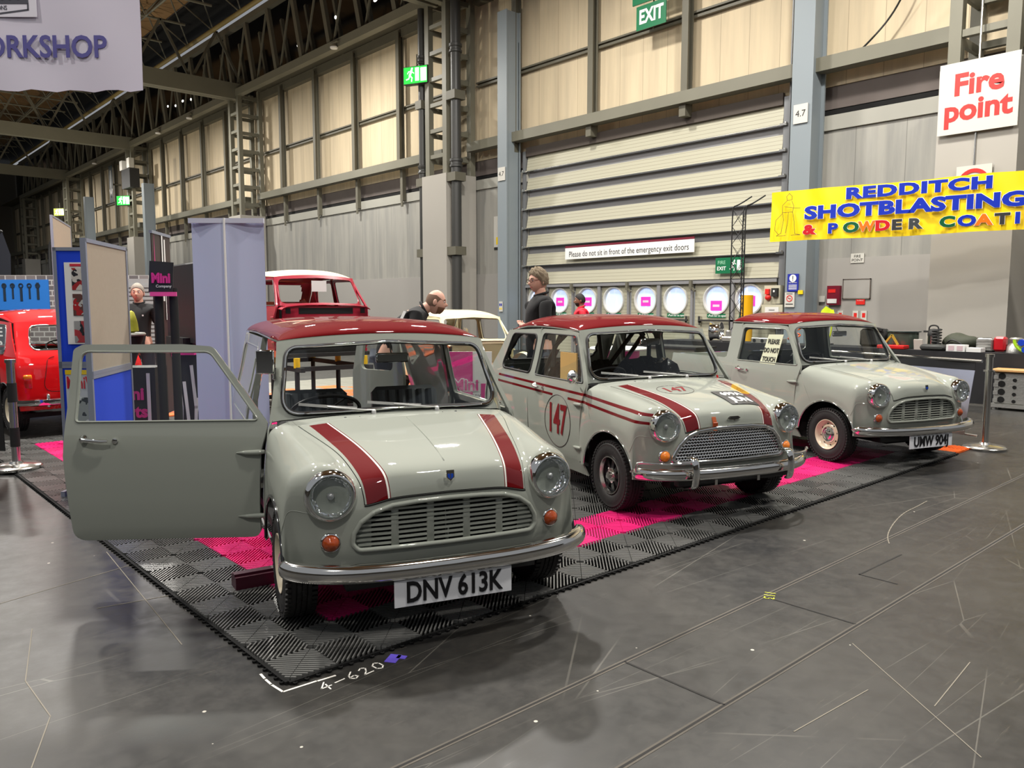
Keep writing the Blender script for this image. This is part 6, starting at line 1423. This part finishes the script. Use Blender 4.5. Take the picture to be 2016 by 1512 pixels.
# thermos jug
t = put('thermos_jug', 'steel pump thermos jug with black top on the counter', 'jug', on(2.12, 12.24)); b = MB(); b.lathe([(.085, 0), (.088, .02), (.085, .2)], 24); b.build('jug_body', steel, t, 50); b = MB(); b.lathe([(.087, .2), (.09, .24), (.06, .31), (0, .32)], 24); b.tube(natspline([(0, -.07, .28), (0, -.05, .36), (0, .05, .36), (0, .07, .28)], 4).tolist(), .012, 6); b.box((0, .11, .27), (.03, .08, .03)); b.build('jug_top', blackp, t, 50)
t = put('spray_bottle', 'small clear plastic bottle on the counter left of the jug', 'bottle', on(2.38, 12.15)); b = MB(); b.lathe([(0, 0), (.035, 0), (.037, .12), (.015, .17), (.015, .2), (0, .2)], 16); b.build('bottle_body', mat('clear_plastic', srgb(190, 194, 190), .2), t, 50); b = MB(); b.lathe([(.016, .2), (.016, .235), (0, .24)], 12); b.build('bottle_cap', white, t, 50)
t = put('glass_topped_drum', 'round glass-topped grey and green drum on the counter', 'display drum', on(2.50, 12.02)); b = MB(); b.lathe([(.22, 0), (.23, .02), (.23, .26)], 36); b.build('drum_side', mat('drum_grey_green', srgb(86, 98, 88), .2, .3), t, 50); b = MB(); b.lathe([(0, .262), (.26, .262), (.26, .278), (0, .278)], 36); b.build('glass_top', mat('smoked_glass', (.03, .05, .05), .05, coat=1), t, 50)
t = put('red_tool_case', 'low red case at the edge of the counter', 'case', on(2.52, 11.68)); b = MB(); b.box((0, 0, .03), (.22, .42, .06), ch=.01); b.build('case_body', mat('case_red', srgb(190, 26, 24), .35), t, 30)
t = put('yellow_bracket', 'yellow angled metal part standing on the red case', 'part', (11.70, 2.55, ZT+.061)); b = MB(); b.beam((0, .12, 0), (0, 0, .16), .03, .03); b.beam((0, -.10, 0), (0, 0, .16), .03, .03); b.build('bracket_arms', mat('part_ochre', srgb(170, 140, 50), .4), t, 30)
t = put('black_case', 'dark padded case on the counter', 'case', on(1.90, 11.7)); b = MB(); b.box((0, 0, .045), (.26, .36, .09), ch=.03); b.build('case_body', mat('case_black', (.03, .032, .03), .6), t, 40)
t = put('black_carry_case', 'open black case on the counter behind the pickup windscreen', 'case', on(3.02, 12.15), rad(10)); b = MB(); b.box((0, 0, .15), (.25, .42, .30), ch=.04); b.box((-.05, .05, .32), (.2, .4, .04), Matrix.Rotation(.2, 3, 'X')); b.build('case_body', matblack, t, 40)
t = put('coil_spring', 'black coil spring standing on the counter', 'spring', on(1.96, 11.93)); b = MB(); b.tube([(.065*cos(a), .065*sin(a), .012+.31*a/(14*pi)) for a in np.linspace(0, 14*pi, 160)], .011, 6); b.build('spring_coil', blackp, t, 60)
t = put('green_holdall', 'slumped dark green holdall on the counter', 'bag', on(1.66, 12.08)); b = MB(); b.ball((0, 0, .12), (.17, .27, .135), 20, 12); b.v = [(x, y, max(.0, z+.02*sin(y*17+x*9))) for x, y, z in b.v]; b.build('bag_body', mat('bag_green', srgb(58, 62, 50), .75, bump=(9, .8, 3)), t, 60); b = MB(); b.tube(natspline([(-.17, .15, .1), (-.21, .05, .16), (-.2, -.08, .1)], 5).tolist(), .012, 6); b.build('bag_handle', blackp, t, 60)
t = put('pink_note_card', 'small pale card with pink print on the counter', 'card', on(2.15, 11.72)); b = MB(); b.box((0, 0, .08), (.02, .13, .16), Matrix.Rotation(-.2, 3, 'Y')); b.build('card', mat('card_cream', srgb(206, 196, 186), .6), t, weld=False)
t = put('leaflet_stack', 'white stack of printed leaflets at the counter edge', 'leaflets', on(1.57, 11.68)); b = MB(); b.box((0, 0, .05), (.16, .26, .10)); b.build('stack', paper, t, weld=False); b = MB(); b.box((-.082, -.06, .05), (.003, .08, .07)); b.box((-.082, .06, .05), (.003, .08, .07)); b.build('printed_blocks', mat('faint_pink', srgb(196, 172, 178), .7), t, weld=False)
t = put('white_carton', 'long white carton beside the leaflet stack', 'box', on(1.33, 11.72)); b = MB(); b.box((0, 0, .03), (.2, .2, .06)); b.build('carton', paper, t, weld=False)
t = put('gearbox_casing', 'silver and red sectioned gearbox casing on the counter', 'engine part', on(1.12, 11.95))
b = MB(); b.box((0, .14, .10), (.22, .22, .20), ch=.02); [b.box((-.115, .14, .03+k*.045), (.02, .2, .012)) for k in range(5)]; b.build('casing', alum, t, 30)
b = MB(); b.box((-.03, -.06, .12), (.16, .16, .22), ch=.03); b.build('red_section', mat('part_red', srgb(180, 16, 30), .3, coat=.5), t, 30); b = MB(); b.lathe([(.13, 0), (.12, .09), (.07, .14), (.09, .2), (.07, .22), (0, .22)], 24, None, 0, (.0, -.25, 0)); b.build('bell_housing', alum, t, 40)
t = put('cutaway_head', 'blue, green and silver cutaway part at the right end of the counter', 'engine part', on(.62, 11.8)); b = MB(); b.tube([(-.12, .20*cos(a), .20+.18*sin(a)) for a in np.linspace(pi*.95, 2*pi, 14)], .022, 8); b.build('lime_band', mat('part_lime', srgb(160, 206, 30), .35), t, 60)
b = MB(); b.ball((-.02, 0, .12), (.14, .19, .11), 16, 10); b.build('silver_body', alum, t, 60)
b = MB(); [b.lathe([(0, .03), (.045, .03), (.05, 0)], 12, Matrix.Rotation(-pi/2, 3, 'Y'), 0, (-.13, y_, z_)) for y_, z_ in ((.1, .16), (-.02, .2), (-.1, .09), (.05, .06))]; b.build('blue_ports', mat('part_blue', srgb(20, 60, 180), .35), t, 50)
# wheel rim, glasses, exhaust parts further left
t = put('polished_wheel_rim', 'polished wide wheel rim standing on edge on the counter', 'wheel rim', on(5.93, 11.85)); b = MB(); b.lathe([(.19, -.10), (.17, -.08), (.15, -.05), (.145, .0), (.15, .05), (.17, .08), (.19, .10), (.175, .10), (.14, .0), (.16, -.09), (.19, -.10)], 36, Matrix.Rotation(pi/2, 3, 'X')@Matrix.Rotation(.3, 3, 'Y'), 0, (0, 0, .192)); b.build('rim', chrome, t, 50)
t = put('chrome_casting', 'small shiny casting beside the polished rim', 'engine part', on(5.58, 11.8)); b = MB(); b.box((0, 0, .05), (.16, .3, .10), ch=.02); b.lathe([(.05, 0), (.05, .1), (.03, .12), (0, .12)], 14, None, 0, (0, .05, .1)); b.build('casting', alum, t, 30)
t = put('cylinder_head', 'pale cylinder head with round ports seen through the pickup side window', 'engine part', on(4.75, 11.75)); b = MB(); b.box((0, 0, .05), (.18, .62, .10), ch=.01); b.build('head_casting', alum, t, 30); b = MB(); [b.lathe([(.032, 0), (.032, .003), (0, .003)], 12, Matrix.Rotation(-pi/2, 3, 'Y'), 0, (-.092, -.24+k*.16, .05)) for k in range(4)]; b.build('ports', darkgap, t, 50)
t = put('orange_manifold', 'orange coiled pipework behind the sign in the pickup window', 'engine part', on(4.18, 11.8)); b = MB(); [b.tube([(.05*cos(a)-.02*k, .05+.10*k+.05*sin(a), .06+.02*a) for a in np.linspace(0, 4*pi, 30)], .014, 6) for k in range(2)]; b.build('pipes', mat('part_orange', srgb(220, 90, 30), .4), t, 60)
t = put('yellow_hose', 'yellow coiled air hose hanging from a black post behind the pickup windscreen', 'hose', (12.0, 3.95, ZT)); b = MB(); b.tube([(.06*cos(a), .06*sin(a), .1+.40*a/(24*pi)) for a in np.linspace(0, 24*pi, 220)], .013, 6); b.tube(natspline([(0, .0, .08), (0, -.12, .05), (0, -.22, .15), (0, -.25, .38)], 6).tolist(), .013, 6); b.build('coil', mat('hose_lime', srgb(214, 226, 40), .4), t, 60); b = MB(); b.tube([(.0, 0, 0), (0, 0, .55)], .012, 8); b.build('hose_post', black, t, 60)
t = put('hi_vis_vest', 'bright yellow vest draped over a black stand above the counter', 'vest', (12.2, 3.9, ZT)); b = MB(); b.grid([[(.05*sin(i), -.14+.28*i/8, .56+.10*math.sin(pi*i/8)*(1-j*.3)-.05*j+.02*sin(i*2+j)) for i in range(9)] for j in range(4)]); b.build('vest_cloth', mat('hi_vis', srgb(216, 236, 40), .6), t, 60); b = MB(); b.tube([(.03, 0, 0), (.03, 0, .6)], .015, 8); b.box((0, 0, .01), (.2, .2, .02)); b.build('vest_stand', black, t, 50)
# engine block on the floor with a wooden top
eb = put('engine_block_table', 'silver engine block with wooden top used as a side table', 'table', (11.36, .62, 0)); b = MB(); b.box((0, 0, .31), (.24, .60, .46), ch=.02); 
for k in range(4): b.box((-.125, .27-.0*k, .13+k*.11), (.02, .06, .05))
b.build('block', alum, eb, 30); b = MB()
for k in range(4): b.lathe([(.045, 0), (.045, .004), (0, .004)], 18, Matrix.Rotation(-pi/2, 3, 'Y'), 0, (-.124, .20, .145+k*.112)); b.lathe([(.025, 0), (.025, .004), (0, .004)], 12, Matrix.Rotation(-pi/2, 3, 'Y'), 0, (-.124, .04, .13+k*.10))
b.build('cylinder_bores', darkgap, eb, 50); b = MB(); b.box((0, 0, .56), (.34, .68, .035), ch=.006); b.build('wooden_top', mat('pale_wood', srgb(196, 150, 96), .5, var=(6, .2)), eb, 30); b = MB(); b.box((0, 0, .06), (.30, .66, .05)); [b.lathe([(.03, 0), (.03, .035)], 10, None, 0, (x_, y_, 0)) for x_ in (-.1, .1) for y_ in (-.28, .28)]; b.build('dolly', alum, eb, 40)
t = put('white_box_on_block', 'small white box on the wooden top of the engine block', 'box', (11.33, .48, .578)); b = MB(); b.box((0, 0, .05), (.12, .12, .10)); b.build('carton', paper, t, weld=False)
# right barrier
rp = barrier_post((7.68, -.078), 'tall chrome barrier post standing right of the pickup')
bp_ = MB(); bp_.lathe([(.036, .80), (.052, .80), (.052, .815), (.036, .815)], 20); bp_.build('clip_ring', steel, rp, 50)
barrier_post((8.35, 2.05), 'chrome barrier post hidden behind the pickup')
fb = put('fabric_barrier', 'black topped printed barrier banner between the chrome posts', 'barrier', (7.70, -.03, 0), math.atan2(2.08, .65)); Lf = 2.0
b = MB(); b.tube([(.03, 0, .90), (Lf, 0, .90)], .016, 8); b.tube([(.03, 0, .12), (Lf, 0, .12)], .012, 8); b.build('barrier_rails', steel, fb, 60)
b = MB(); Gp = [[(x_, .012*sin(x_*7+z_*3), z_) for x_ in np.linspace(.10, Lf-.05, 30)] for z_ in np.linspace(.80, .915, 4)]; b.grid(Gp); b.grid([[(x_, y_+.004, z_) for x_, y_, z_ in r] for r in Gp], flip=True); b.build('black_header', mat('barrier_header', (.02, .021, .024), .4), fb, 60)
pr_ = mat('landscape_print', srgb(150, 150, 160), .45); g = NT(pr_); x, y, z, v = g.xyz(); n1 = noise(g, v, 2.2, 5, .6, (1, 1, 3)); c = g.mix(ramp(g, g.math('ADD', z, g.math('MULTIPLY', n1, .4)), .35, .95), srgb(110, 104, 100), srgb(150, 156, 176)); g.l(c, g.b.inputs['Base Color'])
b = MB(); Gp = [[(x_+.0*z_+(.8-z_)*.10*(1 if x_ < .2 else 0), .014*sin(x_*7+z_*3), z_) for x_ in np.linspace(.10, Lf-.05, 30)] for z_ in np.linspace(.11, .80, 8)]; b.grid(Gp); b.grid([[(x_, y_+.004, z_) for x_, y_, z_ in r] for r in Gp], flip=True); b.build('printed_cloth', pr_, fb, 60)
# side board in front of the pickup bed, seen between the cars
gb = put('grey_counter_front', 'pale grey counter front with dark top behind the pickup bed', 'counter', (9.2, 5.2, 0), 0); b = MB(); b.box((0, 0, .40), (.5, 1.6, .78)); b.build('counter_body', mat('counter_olive', srgb(112, 112, 98), .5), gb, weld=False); b = MB(); b.box((0, 0, .81), (.56, 1.7, .03)); b.build('counter_top', blackp, gb, weld=False)
# ---------------------------------------------------------------- people
def skin(name, pts, edges, rad_, m_, parent, sub=2):
    me = bpy.data.meshes.new(name); me.from_pydata([tuple(p) for p in pts], edges, []); me.update()
    o = bpy.data.objects.new(name, me); C.objects.link(o)
    md = o.modifiers.new('s', 'SKIN'); md.use_smooth_shade = True
    for i, v in enumerate(me.skin_vertices[0].data):
        r = rad_[i]; v.radius = r if isinstance(r, tuple) else (r, r); v.use_root = (i == 0)
    s2 = o.modifiers.new('u', 'SUBSURF'); s2.levels = sub; s2.render_levels = sub
    dg = bpy.context.evaluated_depsgraph_get(); m2 = bpy.data.meshes.new_from_object(o.evaluated_get(dg)); bpy.data.objects.remove(o)
    m2.materials.clear(); m2.materials.append(m_); m2.name = name; m2.shade_smooth()
    o = bpy.data.objects.new(name, m2); link(o, parent); return o
def head_mesh(M, o):
    """head looking along +x; M orientation, o centre of the skull"""
    P = []; n, k = 40, 28
    for i in range(k+1):
        th = pi*i/k; row = []
        for j in range(n):
            ph = 2*pi*j/n; x = sin(th)*cos(ph); y = sin(th)*sin(ph); z = cos(th)
            X, Y, Z = x*.098, y*.076, z*.122
            if z < 0: Y *= 1-.30*(-z)**1.5; X *= 1-.10*(-z)**2 if x < 0 else 1; X += .014*(-z)*(x > 0)*x
            f = max(0, x)
            X += .026*f**10*math.exp(-((z+.12)/.16)**2)*math.exp(-(y/.16)**2)*1.3         # nose
            X -= .012*f**2*math.exp(-((z-.10)/.10)**2)*(math.exp(-((abs(y)-.36)/.14)**2))   # eye sockets
            X += .006*f**3*math.exp(-((z-.26)/.10)**2)                                     # brow
            X += .007*f**4*math.exp(-((z+.42)/.07)**2)*math.exp(-(y/.25)**2); X -= .005*f**4*math.exp(-((z+.50)/.03)**2)*math.exp(-(y/.25)**2)
            X += .012*f**4*math.exp(-((z+.80)/.14)**2)
            row.append(o+M@Vector((X, Y, Z-.006)))
        P.append(row)
    return P
def person(label, loc, az, cfg):
    r = thing('person', label, 'person', loc, rad(az)); sk = cfg.get('skin', mat('skin_pale', srgb(206, 158, 138), .5))
    lean = cfg.get('lean', 0); H = cfg.get('h', 1.76)/1.76
    def T(p):   # bend the upper body forward about the hips
        x, y, z = p
        if z > .95: a = rad(lean)*min(1, (z-.95)/.25); dz = z-.95; x, z = x*cos(a)+dz*sin(a), .95+dz*cos(a)-x*sin(a)
        return Vector((x, y, z))*H
    arms = cfg.get('arms', 'down')
    if arms == 'folded': el = [(.02, .25, 1.13), (.02, -.25, 1.13)]; wr = [(.13, -.07, 1.19), (.155, .07, 1.14)]
    elif arms == 'forward': el = [(.16, .24, 1.16), (.16, -.24, 1.16)]; wr = [(.40, .18, 1.08), (.40, -.18, 1.08)]
    else: el = [(-.02, .25, 1.16), (-.02, -.25, 1.16)]; wr = [(.06, .26, .90), (.06, -.26, .90)]
    B = {'pel': (0, 0, .96), 'wst': (0, 0, 1.10), 'chs': (.0, 0, 1.32), 'nkb': (-.01, 0, 1.46), 'nk': (.005, 0, 1.53), 'hd': (.02, 0, 1.61)}
    names = ['pel', 'wst', 'chs', 'nkb', 'nk', 'hd']; pts = [T(B[k]) for k in names]; R_ = [(.15, .12), (.14, .105), (.160, .112), .068, .060, .06]; E_ = [(i, i+1) for i in range(5)]
    def ch(start, lst, rr):
        k = start
        for p, q in zip(lst, rr): pts.append(T(p) if p[2] > .95 else Vector(p)*H); R_.append(q); E_.append((k, len(pts)-1)); k = len(pts)-1
        return k
    hands = []
    for i, s in enumerate((1, -1)):
        k = ch(2, [(0, s*.175, 1.43), el[i], (Vector(el[i])*.5+Vector(wr[i])*.5), wr[i]], [.060, .042, .040, .027]); hands.append(k)
        ch(0, [(.0, s*.095, .86), (.02, s*.105, .50), (-.01, s*.11, .28), (-.02, s*.115, .09), (.10, s*.13, .035)], [.092, .062, .055, .042, .036])
    for i, s in enumerate((1, -1)):
        w = Vector(wr[i]); d = (w-Vector(el[i])).normalized(); side = d.cross(Vector((0, 0, 1))); side = side.normalized() if side.length > .1 else Vector((0, 1, 0)); dn = side.cross(d)
        palm = w+d*.055; kp = ch(hands[i], [tuple(palm)], [(.030, .018)])
        for q, (off, ln) in enumerate(((-.027, .070), (-.009, .082), (.009, .077), (.027, .060))):
            a = palm+d*.035+side*off; ch(kp, [tuple(a), tuple(a+d*ln*.5+dn*.008*s), tuple(a+d*ln*.85+dn*.03*s)], [.0095, .0085, .0075])
        a = w+d*.03+side*(-.03); ch(kp, [tuple(a), tuple(a+d*.035-side*.02)], [.011, .009])
    skin('body', pts, E_, R_, sk, r)
    # shirt and trousers
    sh = cfg['top']; g = 1.10
    p2 = [T(p) for p in ((0, 0, .80), (0, 0, 1.08), (0, 0, 1.31), (-.005, 0, 1.505), (-.01, 0, 1.435))]; r2 = [(.178, .140), (.172, .135), (.196, .146), .074, (.165, .112)]; e2 = [(0, 1), (1, 2), (2, 4), (4, 3)]
    for i, s in enumerate((1, -1)):
        a = Vector((0, s*.185, 1.43)); e = Vector(el[i]); w = Vector(wr[i]); q = [a, a.lerp(e, .55)] + ([e, e.lerp(w, .55), e.lerp(w, .93)] if cfg.get('long') else [a.lerp(e, .78)])
        k = 4
        for j, p in enumerate(q): p2.append(T(p) if p[2] > .95 else p*H); r2.append([.078, .066, .056, .048, .040][j]); e2.append((k, len(p2)-1)); k = len(p2)-1
    so = skin('shirt', p2, e2, r2, sh, r)
    q = MB(); q.tube([T((.068*cos(a)-.004, .066*sin(a), 1.515-.020*cos(a))) for a in np.linspace(0, 2*pi, 20)[:-1]], .014, 6, closed=True); q.build('collar', sh, r, 60)
    p3 = [Vector((0, 0, 1.02))*H]; r3 = [(.160, .130)]; e3 = []
    for s in (1, -1):
        k = 0
        for p, rr in (((.0, s*.095, .86), .105), ((.02, s*.105, .50), .078), ((-.015, s*.112, .12), .062)): p3.append(Vector(p)*H); r3.append(rr); e3.append((k, len(p3)-1)); k = len(p3)-1
    skin('trousers', p3, e3, r3, cfg.get('legs', mat('dark_jeans', srgb(34, 38, 50), .8)), r)
    for s in (1, -1): q = MB(); q.ball(Vector((.05, s*.125, .045))*H, (.145, .052, .048), 14, 8); q.v = [(x, y, max(.003, z)) for x, y, z in q.v]; q.build('shoe', blackp, r, 60)
    hz, hp = rad(cfg.get('turn', 0)), rad(cfg.get('nod', 0)+lean*.5); M = Matrix.Rotation(hz, 3, 'Z')@Matrix.Rotation(hp, 3, 'Y'); hc = T((.03, 0, 1.645))
    P = head_mesh(M, hc); q = MB(); q.grid(P, closed_v=True); hd = q.build('head', sk, r, 180)
    for s in (1, -1):
        q = MB(); q.ball(hc+M@Vector((-.005, s*.078, -.008)), (.020, .010, .032), 10, 8, M); q.build('ear', sk, hd, 60)
        q = MB(); q.ball(hc+M@Vector((.083, s*.030, .010)), (.009, .014, .008), 10, 6, M); q.ball(hc+M@Vector((.0905, s*.030, .010)), .0048, 8, 6, mi=1); q.build('eye', [white, blackp], hd, 60)
        q = MB(); q.tube([hc+M@Vector((.093, s*.014, .031)), hc+M@Vector((.093, s*.032, .035)), hc+M@Vector((.080, s*.046, .031))], .0042, 5); q.build('eyebrow', cfg['hair'], hd, 60)
    q = MB(); q.tube([hc+M@Vector((.088, -.024, -.060)), hc+M@Vector((.099, 0, -.057)), hc+M@Vector((.088, .024, -.060))], .0042, 6); q.build('mouth', mat('lip', srgb(170, 96, 90), .5), hd, 60)
    style = cfg.get('style', 'short'); hp_ = []
    n, k = 40, 18
    for i in range(k+1):
        row = []
        for j in range(n):
            ph = 2*pi*j/n; front = max(0, cos(ph)); th_max = {'short': 1.95, 'thick': 1.95, 'bald': 1.95}[style]-1.02*front**.6
            t0 = 0 if style != 'bald' else (1.0+.5*front); th = t0+(max(th_max, t0)-t0)*i/k
            x, y, z = sin(th)*cos(ph), sin(th)*sin(ph), cos(th); th_ = (.012 if style == 'short' else .022 if style == 'thick' else .004)*(1-(i/k)**6*.7)*(1+(.35*sin(9*ph+5*th)+.3*sin(17*ph-7*th)+.2*sin(29*ph+13*th) if style == 'thick' else .08*sin(11*ph+3*th)))
            row.append(hc+M@Vector((x*(.098+th_), y*(.077+th_), z*(.122+th_)-.004)))
        hp_.append(row)
    q = MB(); q.grid(hp_, closed_v=True); q.build('hair', cfg['hair'], hd, 180)
    if cfg.get('beard'):
        q = MB(); rows = []
        for i in range(9):
            th = 1.92+.75*i/8; rows.append([hc+M@Vector((sin(th)*cos(ph)*.103+.014*(-cos(th))*max(0, cos(ph)), sin(th)*sin(ph)*.080*(1-.28*max(0, -cos(th))**1.5), cos(th)*.126-.006)) for ph in np.linspace(-1.25, 1.25, 19)])
        q.grid(rows); q.grid([[p*.999 for p in rw] for rw in rows], flip=True); q.build('beard', cfg['beard'], hd, 180)
    if cfg.get('glasses'):
        q = MB()
        for s in (1, -1): q.tube([hc+M@Vector((.104, s*.033+.023*cos(a), .008+.018*sin(a))) for a in np.linspace(0, 2*pi, 14)[:-1]], .003, 5, closed=True); q.tube([hc+M@Vector((.102, s*.056, .014)), hc+M@Vector((-.005, s*.082, .012))], .0028, 5)
        q.tube([hc+M@Vector((.106, -.010, .012)), hc+M@Vector((.106, .010, .012))], .003, 5); q.build('glasses', cfg['glasses'], hd, 60)
    return r
hg = mat('hair_grey', srgb(150, 142, 132), .8, bump=(120, .8, 3)); hgb = mat('hair_grey_brown', srgb(122, 108, 88), .8, bump=(120, .9, 3)); hd_ = mat('hair_dark', (.012, .010, .009), .7); hst = mat('hair_stubble', srgb(110, 86, 70), .9)
bt = mat('black_cotton', (.009, .009, .010), .85); rt = mat('red_jacket', srgb(206, 16, 44), .6)
def gp(u, v, d): # ground point under a view direction (used once to set people down)
    f2 = rgt*((u-1008)/1550.9)+fwd-upv*((v-756)/1550.9); return (-1.3262+f2.x*d, -2.7807+f2.y*d, 0)
a_ = person('man with short grey hair in a black polo shirt behind the red saloon', (2.08, 8.51, 0), 232, dict(h=1.76, top=bt, hair=hg, style='short', turn=12, nod=4))
q = MB(); q.box((.135, .07, 1.34), (.006, .07, .02)); q.build('shirt_logo', paper, a_, weld=False)
b_ = person('bald bearded man in a black hoodie leaning over the cream bodyshell', (3.067, 4.036, 0), -38, dict(h=1.84, lean=44, arms='forward', long=True, top=bt, hair=hst, style='bald', beard=mat('beard_brown', srgb(120, 84, 62), .9), turn=0, nod=-12))
text('hoodie_print', 'LIS', .17, white, b_, (.27, -.215, 1.30), Matrix.Rotation(rad(25), 3, 'Y')@Matrix(((1, 0, 0), (0, .3, -1), (0, 1, .3))), bold=.03, ext=.002)
person('man with thick grey hair, dark glasses and a black T-shirt, arms folded', (4.46, 3.19, 0), 150, dict(h=1.83, arms='folded', top=bt, hair=hgb, style='thick', glasses=mat('red_black_frame', (.05, .01, .01), .3), turn=18, nod=6))
person('bearded man in a red jacket by the escape doors', (9.75, 7.54, 0), 140, dict(h=1.68, long=True, top=rt, hair=hd_, style='short', beard=hd_, skin=mat('skin_brown', srgb(128, 88, 70), .5), nod=6))
# the hall floor lies two centimetres below the top of the tile mat
KEEP = {'classic_van', 'classic_saloon', 'classic_pickup', 'window_notice', 'brown_envelope'}
for o_ in [o for o in C.objects if o.parent is None and o.type in ('MESH', 'EMPTY')]:
    x_, y_ = o_.location.x, o_.location.y
    inside = -.12 < x_ < 7.2 and -.08 < y_ < 7.2 and not (abs(x_) < 1e-6 and abs(y_) < 1e-6)
    if o_.name.split('.')[0] in KEEP or (inside and o_.name.split('.')[0] not in ('tape_scrap', 'chalk_writing', 'chalk_corner_mark')): continue
    o_.location.z -= .02
